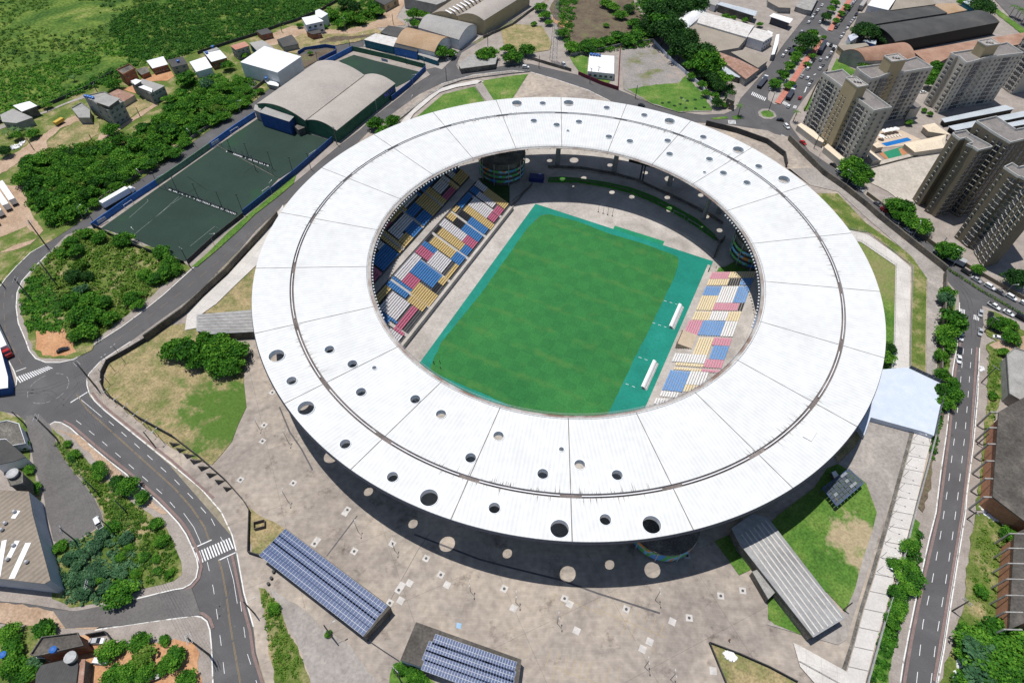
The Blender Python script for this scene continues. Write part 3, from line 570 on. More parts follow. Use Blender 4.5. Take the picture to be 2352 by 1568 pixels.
def zr(r):
    return ZI + (ZG-ZI)*(r-RI)/(RG-RI) if r < RG else ZG + (ZO-ZG)*(r-RG)/(RO-RG)
def roof_at(px, py):
    z = 22.0
    for _ in range(6):
        p = G(px, py, z); z = zr(math.hypot(p.x-CX, p.y-CY))
    return p
HOLES = []
def H(i, j, s):
    for t in s.split():
        u, v, k = t.split(','); p = roof_at(*K(i, j, f"{u},{v}")[0]); HOLES.append((p.x-CX, p.y-CY, p.z, dict(B=2.55, M=1.6, S=0.75)[k]))
H(2,3,"437,152,B 857,68,M 1283,115,B"); H(1,2,"2190,1530,M 1590,1435,B 1255,1245,M 820,943,M 460,613,B 328,363,M 190,133,B 675,76,M 895,221,M 1088,244,S 965,466,M 1470,537,M 1700,670,M 2228,870,M 1972,1070,M")
H(2,2,"283,1217,M 454,992,S 622,1133,M 965,1228,M"); H(2,0,"45,952,B 282,952,M 520,948,B 870,993,M 1215,1061,M 1448,1115,B 1757,1262,M 2103,1392,B 2266,1532,M 200,1113,M 410,1150,M 513,1204,S 615,1122,M 890,1259,M 1083,1300,M 1430,1296,M 1448,1418,M 1813,1465,M")
H(2,1,"1768,18,S 1942,24,M 2158,113,M"); H(3,1,"147,83,B")
T0 = R(-91.2); DT = 2*math.pi/22; gap = 0.13
def panel(r0, r1, k):
    tm = T0 + DT*(k+0.5); cs, sn = math.cos(tm), math.sin(tm)
    n = 14
    def arc(r, rev=False):
        da = DT/2 - gap/r; L = [(r*math.cos(-da+2*da*i/n), r*math.sin(-da+2*da*i/n)) for i in range(n+1)]
        return L[::-1] if rev else L
    outer = arc(r1) + arc(r0, True)          # local frame: x radial
    loops = [[Vector((x, y, 0)) for x, y in outer]]; hs = []
    for hx, hy, hz, hr in HOLES:
        lx, ly = hx*cs+hy*sn, -hx*sn+hy*cs; rr = math.hypot(lx, ly); a = math.atan2(ly, lx)
        if r0+hr < rr < r1-hr+0.3 and abs(a) < DT/2:
            rr = min(rr, r1-hr-0.35); m = DT/2-(hr+0.35)/rr; a = max(-m, min(m, a)); lx, ly = rr*math.cos(a), rr*math.sin(a)
            hs.append((lx, ly, hr)); loops.append([Vector((lx+hr*math.cos(t), ly+hr*math.sin(t), 0)) for t in [-2*math.pi*q/28 for q in range(28)]])
    tri = tessellate_polygon(loops); allp = [p for l in loops for p in l]
    mb = MB(); N = len(allp); TH = 0.7
    mb.v = [(p.x, p.y, zr(p.length)) for p in allp] + [(p.x, p.y, zr(p.length)-TH) for p in allp]
    for t in tri:
        a, b, c = (allp[i] for i in t)
        if (b-a).cross(c-a).z < 0: t = (t[0], t[2], t[1])
        mb.f.append(t); mb.m.append(0); mb.f.append((t[0]+N, t[2]+N, t[1]+N)); mb.m.append(1)
    m = len(loops[0])
    for i in range(m): j = (i+1) % m; mb.f.append((j, i, N+i, N+j)); mb.m.append(0)
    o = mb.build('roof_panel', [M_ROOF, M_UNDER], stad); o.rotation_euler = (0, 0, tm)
    for lx, ly, hr in hs:
        q = MB(); z = zr(math.hypot(lx, ly)); n2 = 32
        for i in range(n2):
            a, b = 2*math.pi*i/n2, 2*math.pi*(i+1)/n2
            def P(r, t, zz): return (lx+r*math.cos(t), ly+r*math.sin(t), z+zz)
            q.poly([P(hr, a, .28), P(hr, b, .28), P(hr, b, -1.9), P(hr, a, -1.9)]); q.poly([P(hr+.16, a, .28), P(hr+.16, b, .28), P(hr, b, .28), P(hr, a, .28)]); q.poly([P(hr+.22, a, -.05), P(hr+.22, b, -.05), P(hr+.16, b, .28), P(hr+.16, a, .28)]); q.poly([P(hr+.06, b, -1.9), P(hr+.06, a, -1.9), P(hr+.06, a, -.1), P(hr+.06, b, -.1)])
        q.build('skylight', M_RIM, o)
for k in range(22):
    panel(RI, RG-0.75, k); panel(RG+0.75, RO, k)
def ringm(name, prof, mats, n=220, a0=0.0, a1=2*math.pi, parent=stad, mi=None):
    """revolve a profile [(r,z)...] about the stadium axis"""
    mb = MB(); closed = abs(a1-a0-2*math.pi) < 1e-6
    for i in range(n+1 if not closed else n):
        t = a0+(a1-a0)*i/n; mb.v += [(r*math.cos(t), r*math.sin(t), z) for r, z in prof]
    k = len(prof); N = n+1 if not closed else n
    for i in range(n):
        j = (i+1) % N
        for q in range(k-1): mb.f.append((i*k+q, j*k+q, j*k+q+1, i*k+q+1)); mb.m.append(mi[q] if mi else 0)
    return mb.build(name, mats, parent)
g = ringm('gutter', [(RG-0.8, ZG-0.1), (RG-0.8, ZG-0.65), (RG+0.8, ZG-0.65), (RG+0.8, ZG-0.1)], M_GUT)
for k in range(22):
    t0 = T0+DT*k
    ringm('gutter_cover', [(RG-0.1, ZG-0.15), (RG-0.1, ZG-0.02), (RG+0.14, ZG-0.02), (RG+0.14, ZG-0.15)], M_RIM, n=10, a0=t0+0.03, a1=t0+DT-0.03)
# mould streaks running out from the gutter
rnd = random.Random(5); mb = MB()
for k in range(1100):
    t = rnd.uniform(0, 2*math.pi)
    if math.sin(t*7+1)+math.sin(t*3)*.8 < -0.1: continue
    sg = rnd.choice((-1, 1, -1)); l = rnd.uniform(0.6, 3.4)*rnd.random(); r0 = RG+sg*0.78; r1 = r0+sg*(0.3+l); w = rnd.uniform(.06, .2)/RG
    mb.poly([(r0*math.cos(t-w), r0*math.sin(t-w), zr(r0)+.012), (r0*math.cos(t+w), r0*math.sin(t+w), zr(r0)+.012), (r1*math.cos(t), r1*math.sin(t), zr(r1)+.012)][::1 if sg < 0 else 1])
tag(mb.build('mould_streaks', M_STAIN, stad), kind='stuff')
# joints between the sectors: dark channel just under the sheet level
for k in range(22):
    t = T0+DT*k; mb = MB(); c = Vector((math.cos(t), math.sin(t))); n = Vector((-c.y, c.x))*0.22
    for r0, r1 in ((RI+0.2, RG-0.8), (RG+0.8, RO-0.2)):
        a, b = c*r0, c*r1
        mb.poly([(a.x-n.x, a.y-n.y, zr(r0)-.12), (b.x-n.x, b.y-n.y, zr(r1)-.12), (b.x+n.x, b.y+n.y, zr(r1)-.12), (a.x+n.x, a.y+n.y, zr(r0)-.12)])
    mb.build('expansion_joint', M_GUT, stad)
    # main radial beam under the roof and its column on the outside
    bm = MB(); a, b = c*(RI+0.3), c*(RO-0.6)
    bm.tube((a.x, a.y, ZI-1.2), (b.x, b.y, ZO-1.9), 0.45, 0.75, 6); bm.build('roof_beam', M_GREY, stad)
# inner catwalk with rails, and outer fascia truss
ringm('catwalk', [(RI-0.05, ZI-0.3), (RI-1.25, ZI-0.3), (RI-1.25, ZI-0.42), (RI-0.05, ZI-0.42)], noise_mat('catwalk_grating', [(0.35, (0.22, 0.15, 0.12)), (0.6, (0.42, 0.40, 0.38))], scale=0.12, fine=3, famp=0.2))
mb = MB()
for r in (RI-1.25, RI+0.35):
    for z in (ZI+0.15, ZI+0.7):
        for i in range(132):
            a, b = 2*math.pi*i/132, 2*math.pi*(i+1)/132; mb.tube((r*math.cos(a), r*math.sin(a), z), (r*math.cos(b), r*math.sin(b), z), .04, .04, 4, caps=False)
    for i in range(264):
        a = 2*math.pi*i/264; mb.tube((r*math.cos(a), r*math.sin(a), ZI-.35), (r*math.cos(a), r*math.sin(a), ZI+.7), .035, .035, 4, caps=False)
mb.build('catwalk_railing', M_GREY, stad)
for i in range(88):
    if 1: 
        a = T0+2*math.pi*i/88; c = Vector((math.cos(a), math.sin(a))); n = Vector((-c.y, c.x))*0.12; mb = MB()
        P = [(RI-1.2, ZI-.45), (RI-1.2, ZI-.8), (RI+1.2, ZI-2.0), (RI+1.2, ZI-.75)]
        A = [(c.x*r-n.x, c.y*r-n.y, z) for r, z in P]; B = [(c.x*r+n.x, c.y*r+n.y, z) for r, z in P]
        mb.poly(A); mb.poly(B[::-1])
        for q in range(4): w = (q+1) % 4; mb.poly([A[w], A[q], B[q], B[w]])
        mb.build('bracket', M_GREY, stad)
fl = MB(); fl.box((0, 0, -.05), (.5, .5, .45)); fl.tube((0, 0, .15), (0, 0, .55), .04, .04, 4)
fl0 = fl.build('floodlight', M_WHITE, stad)
fa = [R(a) for a in np.linspace(128, 208, 62)] + [R(a) for a in np.linspace(-28, 22, 38)]
for i, a in enumerate(fa):
    o = fl0 if i == 0 else fl0.copy()
    if i: COL.objects.link(o); o.parent = stad
    o.location = ((RI-1.75)*math.cos(a), (RI-1.75)*math.sin(a), ZI-0.75); o.rotation_euler = (0, 0, a)
ringm('fascia', [(RO-0.05, ZO-0.35), (RO+0.35, ZO-0.9), (RO+0.35, ZO-1.25), (RO-0.3, ZO-1.25)], M_DKSTEEL)
# columns
for px, py in ((1280,377.5), (1411,392), (1537,425), (1650,488), (1163,345)):
    p = G(px, py, ZF); mb = MB(); mb.tube((p.x-CX, p.y-CY, ZF-.1), (p.x-CX, p.y-CY, zr(math.hypot(p.x-CX, p.y-CY))-0.8), 1.35, .95, 14); mb.build('column', M_CONC, stad)
for k in range(22):
    t = T0+DT*k; r = 99.0; x, y = r*math.cos(t), r*math.sin(t)
    wx, wy = x+CX, y+CY; inh = (Vector((wx, wy))-HC).length < HR
    if 30 < math.degrees(t) % 360 < 140: r = 94
    x, y = r*math.cos(t), r*math.sin(t)
    if 40 < math.degrees(t) % 360 < 120: continue
    mb = MB(); mb.tube((x, y, ZF-.1 if inh else 0), (x, y, zr(r)-.8), 1.2, .85, 12); mb.build('column', M_CONC, stad)
# ---------------------------------------------------------------- grandstands
class Stand:
    def __init__(s, a, b, z0, m, sg):
        A, B = G(*a, z0), G(*b, z0); s.p0 = Vector((A.x, A.y)); s.u = (Vector((B.x, B.y))-s.p0).normalized()
        s.n = Vector((-s.u.y, s.u.x))*sg; s.z0 = z0; s.m = m; s.sg = sg
    def un(s, px, py):
        d = ray(px, py); d2 = Vector((d[0], d[1]))
        t = (s.z0-CAMH-s.m*s.p0.dot(s.n))/(d[2]-s.m*d2.dot(s.n)); P = d2*t-s.p0
        return P.dot(s.u), P.dot(s.n)
    def P(s, a, w, z): q = s.p0+s.u*a+s.n*w; return (q.x-CX, q.y-CY, z)
    def box(s, mb, a0, a1, w0, w1, z0, z1, mi=0):
        V = [s.P(a0, w0, z0), s.P(a1, w0, z0), s.P(a1, w1, z0), s.P(a0, w1, z0), s.P(a0, w0, z1), s.P(a1, w0, z1), s.P(a1, w1, z1), s.P(a0, w1, z1)]
        if s.sg < 0: V = [V[i] for i in (3, 2, 1, 0, 7, 6, 5, 4)]
        n = len(mb.v); mb.v += V
        for f in ((3,2,1,0),(4,5,6,7),(0,1,5,4),(1,2,6,5),(2,3,7,6),(3,0,4,7)): mb.f.append(tuple(n+i for i in f)); mb.m.append(mi)
ROW = 0.90
M_TREAD_SHADE = plain('dark_tread', (0.06, 0.06, 0.065), var=.3)  # shade between the seat rows, painted into the west stand's treads
M_STEP = plain('pale_step', (0.50, 0.47, 0.44))
SEATC = dict(y=(0.66, 0.49, 0.22), w=(0.72, 0.69, 0.70), b=(0.075, 0.235, 0.52), r=(0.56, 0.16, 0.25), k=(0.035, 0.037, 0.042), Y=(0.72, 0.60, 0.38), W=(0.72, 0.71, 0.70), B=(0.15, 0.32, 0.60), R=(0.62, 0.27, 0.35), K=(0.05, 0.05, 0.055))
def seatmat(c):
    return noise_mat('seat_'+('faded_' if c.isupper() else '')+dict(y='yellow', w='white', b='blue', r='red', k='black')[c.lower()], [(0.3, tuple(v*.92 for v in SEATC[c])), (0.7, SEATC[c])], scale=0.8, fine=5, famp=0.12, rough=0.45)  # upper-case keys: paler seat colours, used on the east lower tier
SM = {c: seatmat(c) for c in SEATC}
CN = dict(y='yellow', w='white', b='blue', r='red', k='black')
def stand_base(S, a0, a1, w0, w1, zb, name, mat=None):
    aisles = (); mb = MB(); n = int(round((w1-w0)/ROW))
    for i in range(n):
        z = S.z0+S.m*(w0+i*ROW)
        S.box(mb, a0, a1, w0+i*ROW, w0+(i+1)*ROW, zb, z)
    for a in aisles:
        for i in range(n*2): S.box(mb, a-.75, a+.75, w0+i*ROW/2+.02, w0+(i+1)*ROW/2, S.z0+S.m*w0, S.z0+S.m*(w0+i*ROW/2)+.05)
    return mb.build(name, mat or M_FLOOR, stad)
def seat_block(S, a0, a1, w0, w1, c, par):
    mb = MB(); i0 = max(0, int(math.floor(w0/ROW+0.5))); i1 = max(i0+1, int(math.floor(w1/ROW+0.5)))
    for i in range(i0, i1):
        z = S.z0+S.m*i*ROW; w = i*ROW
        n = max(1, int((a1-a0)/0.55)); d = (a1-a0)/n
        for k in range(n): 
            S.box(mb, a0+k*d+.03, a0+(k+1)*d-.03, w+.14, w+.74, z+.3, z+.40); S.box(mb, a0+k*d+.02, a0+(k+1)*d-.02, w+.68, w+.80, z+.401, z+.70)
    o = mb.build('seat_block', SM[c], par); o['label'] = CN[c.lower()]+' seats'; return o
SW = Stand(K(1,1,"2330,330")[0], K(1,1,"1350,1560")[0], -5.5, .45, -1)
Z4 = lambda u, v: K(1, 1, f"{1001+u*.5857},{-190.6+.5857*v}")[0]
SU = Stand(Z4(1640,410), Z4(940,1190), 4.0, .55, -1)
lowW = stand_base(SW, -.6, 112, 0, 18.9, ZF-.1, 'lower_tier', M_TREAD_SHADE)
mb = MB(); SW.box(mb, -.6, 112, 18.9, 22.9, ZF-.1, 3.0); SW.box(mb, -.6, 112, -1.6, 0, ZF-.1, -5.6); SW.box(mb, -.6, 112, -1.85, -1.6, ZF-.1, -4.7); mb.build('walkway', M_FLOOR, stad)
upW = stand_base(SU, 0, 112, 0, 21, ZF-.1, 'upper_tier', M_TREAD_SHADE)
BW = """y 2126,167 2290,354;w 2026,91 2090,190;b 1979,137 2020,219;b 1932,193 1897,345;w 2058,196 2178,342;r 2225,330 2235,420;r 2172,395 2190,477;w 2011,254 2137,448;y 1830,307 1833,383;y 1961,319 2149,536;y 1768,375 1803,460;k 1897,366 1938,454;k 1838,430 1879,524;b 1976,424 2102,588;b 1926,492 2043,653;w 1727,424 1897,647;k 1675,489 1657,565;y 1715,530 1868,723;r 1960,590 1990,720;y 1645,610 1790,800;b 1935,680 1940,780;b 1850,750 1875,870;k 1590,570 1570,650;b 1530,640 1640,760;r 1500,680 1580,825;w 1670,740 1710,940;y 1850,860 1770,1000;w 1430,745 1330,1000;b 1500,820 1620,1070;b 1520,800 1700,950;r 1410,945 1450,1090;k 1670,1040 1650,1120;y 1520,1030 1590,1240;y 1720,985 1725,1055;b 1240,960 1430,1110;b 1210,1000 1380,1170;y 1430,1150 1530,1290;y 1170,1040 1110,1230;w 1270,1110 1290,1370;r 1450,1240 1340,1460;b 1110,1240 1290,1400;b 1130,1290 1200,1400;r 1290,1430 1350,1510;w 1240,1440 1300,1560"""
BU = """y 1891,-3 1885,134;w 1745,-32 1803,67;b 1770,-60 1830,15;w 1698,26 1762,108;y 1792,96 1844,178;r 1792,149 1762,272;w 1692,73 1704,219;y 1598,155 1721,313;b 1663,44 1540,190;y 1546,213 1634,419;b 1464,301 1446,430;b 1546,366 1551,506;w 1417,178 1382,342;y 1276,336 1253,471;y 1305,301 1370,366;b 1434,161 1499,231;w 1370,405 1345,560;b 1440,470 1450,610;w 1270,500 1320,630;r 1190,430 1190,540;y 1390,580 1380,690;y 1150,540 1360,700;y 1130,575 1330,755;w 1100,620 1130,720;b 1190,680 1180,920;r 1060,840 1170,925;r 1070,880 1090,1020;y 1060,710 1050,790"""
def fill_blocks(S, txt, i, j, par, wmax, mode):
    L = []
    for t in txt.split(';'):
        c, p, q = t.split(); c = c.upper() if mode else c; a = K(i, j, p)[0]; b = K(i, j, q)[0]
        s0, w0 = S.un(*a); s1, w1 = S.un(*b)
        a0, a1 = min(s0, s1), max(s0, s1); v0, v1 = min(w0, w1), max(w0, w1)
        a0 -= .45; a1 += .45; v0 = max(.0, v0-.3); v1 = min(wmax, max(v1+.3, v0+ROW))
        i0, i1 = int(math.floor(v0/ROW+.5)), max(int(math.floor(v0/ROW+.5))+1, int(math.floor(v1/ROW+.5)))
        L.append([a0, a1, i0, i1, c])
    # no two blocks may share a seat: cut along the row by what stands there already
    for n, (a0, a1, i0, i1, c) in enumerate(L):
        for m in range(n):
            b0, b1, j0, j1, _ = L[m]
            if j0 < i1 and i0 < j1 and b0 < a1 and a0 < b1:
                so = min(a1, b1)-max(a0, b0); wo = (min(i1, j1)-max(i0, j0))*ROW
                if so <= wo:
                    if (a0+a1)/2 > (b0+b1)/2: a0 = max(a0, b1+.15)
                    else: a1 = min(a1, b0-.15)
                elif i0+i1 > j0+j1: i0 = max(i0, j1)
                else: i1 = min(i1, j0)
        L[n][:4] = [a0, a1, i0, i1]
        if a1-a0 > .6 and i1 > i0: seat_block(S, a0, a1, i0*ROW, i1*ROW, c, par)
fill_blocks(SW, BW, 1, 1, lowW, 18.0, 0); fill_blocks(SU, BU, 1, 1, upW, 20.7, 0)
def aisle(S, i, j, s, wmax, par, width=1.5):
    for t in s.split(';'):
        a, b = K(i, j, t); (s0, w0), (s1, w1) = S.un(*a), S.un(*b); m = (s0+s1)/2; mb = MB(); n = int(wmax/ROW*2)
        for k in range(n):
            w = k*ROW/2; z = S.z0+S.m*int(k/2)*ROW + (.22 if k % 2 else 0)+.05; S.box(mb, m-width/2, m+width/2, w+.01, w+ROW/2, z-.3, z)
        mb.build('stair_aisle', M_STEP, par)
aisle(SW, 1, 1, "1810,395 2100,595;1590,545 1930,800;1400,740 1760,1010;1210,980 1580,1240;1230,1400 1370,1500;1900,175 2240,410", 18.0, lowW)
aisle(SU, 1, 1, "1650,0 1890,170;1480,140 1740,330;1280,320 1560,520;1110,550 1380,710;1040,880 1180,960", 20.7, upW)
SE = Stand(K(2,1,"1840,830")[0], K(2,1,"1260,2168")[0], -5.5, .45, 1)
lowE = stand_base(SE, 8.0, 112, 0, 19.8, ZF-.1, 'lower_tier')
mb = MB(); SE.box(mb, 8, 112, 19.8, 23.6, ZF-.1, 3.3); SE.box(mb, 3, 112, -1.2, 0, ZF-.1, -5.6); mb.build('walkway', M_FLOOR, stad)
SE2 = Stand(K(2,1,"1840,830")[0], K(2,1,"1260,2168")[0], -5.5, .45, 1); SE2.p0 = SE2.p0+SE2.n*23.6; SE2.z0 = 4.3; SE2.m = .55
upE = stand_base(SE2, 8, 112, 0, 18, ZF-.1, 'upper_tier')
BE = """r 1850,940 1970,990;y 2000,938 2230,980;y 1815,992 1960,1048;k 1985,985 2090,1048;b 2120,983 2200,1045;b 1780,1070 1890,1142;w 1930,1070 2025,1210;b 2085,1070 2160,1210;y 1750,1145 1840,1278;r 1885,1212 2050,1280;k 2070,1212 2130,1280;y 1680,1300 1805,1370;w 1840,1300 1950,1372;y 1990,1302 2090,1378;r 1640,1372 1695,1505;b 1760,1372 1900,1512;w 1970,1378 2040,1520;y 1720,1540 1790,1688;r 1860,1540 2005,1605;b 1850,1610 1960,1733;r 1795,1737 1930,1810;w 1510,1685 1750,1765;y 1515,1769 1745,1798;b 1455,1840 1560,2025;y 1490,1812 1735,1838;w 1640,1848 1760,1968;r 1755,1830 1890,1858;y 1600,1972 1680,2030;w 1375,2030 1520,2080;w 1330,2098 1440,2150"""
fill_blocks(SE, BE, 2, 1, lowE, 19.0, 1)
for c, a0, a1, w0, w1 in (('b', 12, 26, 3, 12), ('b', 28, 44, .9, 8), ('b', 46, 58, 1.8, 8), ('r', 60, 70, .9, 6), ('w', 16, 30, 13, 18)): seat_block(SE2, a0, a1, w0, w1, c, upE)
# raised accessible platform in the east stand
pb = [SE.un(*K(2,1,s)[0]) for s in ("1545,1520", "1640,1655")]; mb = MB(); SE.box(mb, 49.6, 57.5, .2, 6.3, -5.4, -2.6); SE.box(mb, 49.6, 57.5, .1, .25, -5.4, -1.7)
mb.build('platform', plain('sandy_screed', (0.46, 0.37, 0.27)), stad)
# ---------------------------------------------------------------- ramp towers with painted parapet bands
def band_mat(name):
    m = bpy.data.materials.new(name); m.use_nodes = True; nt = m.node_tree; N = nt.nodes; L = nt.links
    g = N.new('ShaderNodeTexCoord'); v = N.new('ShaderNodeTexVoronoi'); v.inputs['Scale'].default_value = 0.22; L.new(g.outputs['Object'], v.inputs[0])
    n = N.new('ShaderNodeTexNoise'); n.inputs['Scale'].default_value = .18; L.new(g.outputs['Object'], n.inputs[0])
    r = N.new('ShaderNodeValToRGB'); e = r.color_ramp.elements; r.color_ramp.interpolation = 'CONSTANT'
    for _ in range(3): e.new(.5)
    for k, (p, c) in enumerate([(0, (.05, .25, .60)), (.42, (.12, .42, .10)), (.55, (.20, .50, .75)), (.62, (.75, .28, .06)), (.7, (.12, .42, .10))]): e[k].position = p; e[k].color = (*c, 1)
    L.new(n.outputs[0], r.inputs[0]); L.new(r.outputs[0], N['Principled BSDF'].inputs['Base Color']); return m
M_BAND = band_mat('painted_band')
def ramp_tower(px, py, ztop, rad, zb):
    c = G(px, py, ztop); t = empty('ramp_tower', (c.x-CX, c.y-CY, zb)); t.parent = stad; h = ztop-zb
    mb = MB(); mb.tube((0, 0, 0), (0, 0, h-.6), rad-.8, rad-.8, 40); mb.build('core', M_DKCONC, t)
    mb = MB(); mb.tube((0, 0, h-.5), (0, 0, h), rad+.15, rad+.15, 48); mb.tube((0, 0, h), (0, 0, h+.9), 2.6, 2.6, 16); mb.build('slab_roof', M_DKCONC, t)
    for k in range(3):
        z0 = h*(.17+.22*k)
        q = MB(); n = 48
        for i in range(n):
            a, b = 2*math.pi*i/n, 2*math.pi*(i+1)/n
            for r, rev in ((rad, 0), (rad-.15, 1)):
                P = [(r*math.cos(a), r*math.sin(a), z0), (r*math.cos(b), r*math.sin(b), z0), (r*math.cos(b), r*math.sin(b), z0+1.3), (r*math.cos(a), r*math.sin(a), z0+1.3)]
                q.poly(P[::-1] if rev else P)
            q.poly([((rad-.15)*math.cos(a), (rad-.15)*math.sin(a), z0+1.3), (rad*math.cos(a), rad*math.sin(a), z0+1.3), (rad*math.cos(b), rad*math.sin(b), z0+1.3), ((rad-.15)*math.cos(b), (rad-.15)*math.sin(b), z0+1.3)])
        q.build('parapet_band', M_BAND, t)
    q = MB()
    for i in range(10): a = 2*math.pi*i/10; q.tube(((rad+.1)*math.cos(a), (rad+.1)*math.sin(a), 0), ((rad+.1)*math.cos(a), (rad+.1)*math.sin(a), h), .16, .16, 6)
    q.build('mullions', M_GREY, t)
ramp_tower(1153, 349, 5.5, 11.8, ZF); ramp_tower(1746, 540, 5.5, 10.5, ZF); ramp_tower(1527, 1196, 6.0, 10.5, 0.1)
# ---------------------------------------------------------------- the pitch and what lies on the bowl floor
def bowl(name, pts, mat, dz, ragged=0, th=0): return sheet(name, pts, mat, z=ZF+dz, th=th, ragged=ragged, step=1.5)
def mow(nt, src, out):
    N = nt.nodes; L = nt.links
    mp = N.new('ShaderNodeMapping'); mp.inputs['Rotation'].default_value = (0, 0, R(25.4)); L.new(src, mp.inputs[0])
    ch = N.new('ShaderNodeTexChecker'); ch.inputs['Scale'].default_value = 1/5.4; ch.inputs['Color1'].default_value = (0.91, 0.92, 0.93, 1); ch.inputs['Color2'].default_value = (1.06, 1.05, 1.03, 1)
    n0 = N.new('ShaderNodeTexNoise'); n0.inputs['Scale'].default_value = .9; L.new(mp.outputs[0], n0.inputs[0])
    va = N.new('ShaderNodeVectorMath'); va.operation = 'MULTIPLY_ADD'; va.inputs[1].default_value = (.8, .8, 0); L.new(n0.outputs['Color'], va.inputs[0]); L.new(mp.outputs[0], va.inputs[2]); L.new(va.outputs[0], ch.inputs[0])
    m = _mix(nt, 'MULTIPLY'); m.inputs[0].default_value = .75; L.new(out, m.inputs[6]); L.new(ch.outputs[0], m.inputs[7])
    # yellowish worn bands across the pitch
    n = N.new('ShaderNodeTexNoise'); n.inputs['Scale'].default_value = .16; n.inputs['Detail'].default_value = 8; n.inputs['Roughness'].default_value = .7; L.new(mp.outputs[0], n.inputs[0])
    wv = N.new('ShaderNodeTexWave'); wv.wave_type = 'BANDS'; wv.bands_direction = 'Y'; wv.inputs['Scale'].default_value = .0245; wv.inputs['Distortion'].default_value = .8; wv.inputs['Detail'].default_value = 3; wv.inputs['Detail Scale'].default_value = 2.5; L.new(mp.outputs[0], wv.inputs[0])
    pw = N.new('ShaderNodeMath'); pw.operation = 'POWER'; pw.inputs[1].default_value = 5; L.new(wv.outputs[0], pw.inputs[0])
    sm = N.new('ShaderNodeMath'); sm.operation = 'MULTIPLY_ADD'; sm.inputs[1].default_value = .17; L.new(pw.outputs[0], sm.inputs[0]); L.new(n.outputs[0], sm.inputs[2])
    r = N.new('ShaderNodeMapRange'); r.inputs[1].default_value = .57; r.inputs[2].default_value = .95; L.new(sm.outputs[0], r.inputs[0])
    m3 = _mix(nt, 'MIX'); L.new(r.outputs[0], m3.inputs[0]); L.new(m.outputs[2], m3.inputs[6]); m3.inputs[7].default_value = (.075, .19, .045, 1)
    return m3.outputs[2]
M_PITCH = noise_mat('pitch_grass', [(0.3, (0.024, 0.140, 0.038)), (0.6, (0.033, 0.172, 0.045)), (0.85, (0.052, 0.20, 0.05))], scale=0.04, fine=1.6, famp=0.16, extra=mow)
bowl('green_surround', D("1230,468 1638,600 1610,668 1560,775 1493,932 1468,990 1400,1015 1250,1012 1130,975 1000,915 945,870 960,838"), M_TEAL, .02)
bowl('pitch', D("1251,493 1240,496 1230,506 1210,525 1176,574 1100,680 1015,784 1000,815 990,838 988,848 1000,857 1063,884 1138,916 1176,934 1220,960 1300,1000 1370,1010 1396,950 1431,879 1471,794 1478,784 1531,674 1551,632 1558,608 1559,597 1556,590 1546,585 1480,560 1401,537 1326,508 1263,492"), M_PITCH, .05, ragged=.15)
bowl('green_apron', K(2,1,"945,505 1400,648 1385,685 930,535"), M_TURFG, .03)
bowl('scuff', K(2,1,"300,398 215,450 200,470 240,450 310,410"), M_SCUFF, .03)
bowl('green_planter', K(2,1,"335,60 460,55 600,65 850,100 1100,155 1300,230 1500,330 1700,440 1870,590 1872,625 1650,470 1480,370 1280,270 1080,190 850,135 600,95 335,92"), noise_mat('planter_green', [(0.3, (0.035, 0.16, 0.02)), (0.7, (0.06, 0.22, 0.03))], scale=.4, fine=2, famp=.25), 1.0, th=1.1)
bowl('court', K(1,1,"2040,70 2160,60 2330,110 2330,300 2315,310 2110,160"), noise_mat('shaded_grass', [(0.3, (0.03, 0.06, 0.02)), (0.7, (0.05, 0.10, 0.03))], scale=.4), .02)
bowl('court', D("1647,905 1646,910 1660,900 1690,905 1755,900 1755,912") if False else K(2,1,"1880,930 1900,890 1960,880 2100,800 2280,780 2290,920"), noise_mat('bank_grass', [(0.3, (0.05, 0.14, 0.02)), (0.7, (0.08, 0.18, 0.03))], scale=.4), .02)
for s in ("1395,1192 1520,1228", "1290,1394 1418,1438"): strip('technical_area_line', K(2,1,s), .18, M_WLINE, z=ZF+.06, dash=(1.2, 1.3))
for s in ("1163,142 1272,180", "1045,386 1155,428"): strip('technical_area_line', K(2,2,s), .18, M_WLINE, z=ZF+.06, dash=(1.2, 1.3))
for s in ("330,65 250,60 190,110 130,170 0,280", "1000,50 800,25 600,0 500,-10"): strip('expansion_joint', K(2,1,s), .3, M_SCUFF, z=ZF+.02)
# low walls of the terraces (parts of the stadium)
def bwall(s, i, j, h, th=.4, z0=ZF, mat=M_DKCONC, name='parapet'):
    mb = MB(); P = [(p.x-CX, p.y-CY) for p in GZ(K(i, j, s), z0)]; mb.wall(P, z0+h, th, z0-.1); mb.build(name, mat, stad)
bwall("335,96 600,98 850,138 1080,193 1280,274 1480,374 1650,474 1873,630 1905,668 1850,805", 2, 1, 1.2)
bwall("330,-30 430,-30 640,-20 900,25 1150,90 1300,160 1500,250 1700,350 1850,430 1930,490", 2, 1, 1.0, .9)
bwall("0,330 60,270 110,205 180,140", 2, 1, 1.3)
bwall("1905,668 1925,660 1950,625", 2, 1, 2.0)
c = G(*K(2,1,"225,85")[0], ZF); mb = MB(); mb.box((c.x-CX, c.y-CY, ZF+1.2), (7.5, 4.5, 2.4), rz=-.1); mb.build('blue_kiosk', plain('navy_panel', (0.02, 0.03, 0.14)), stad)
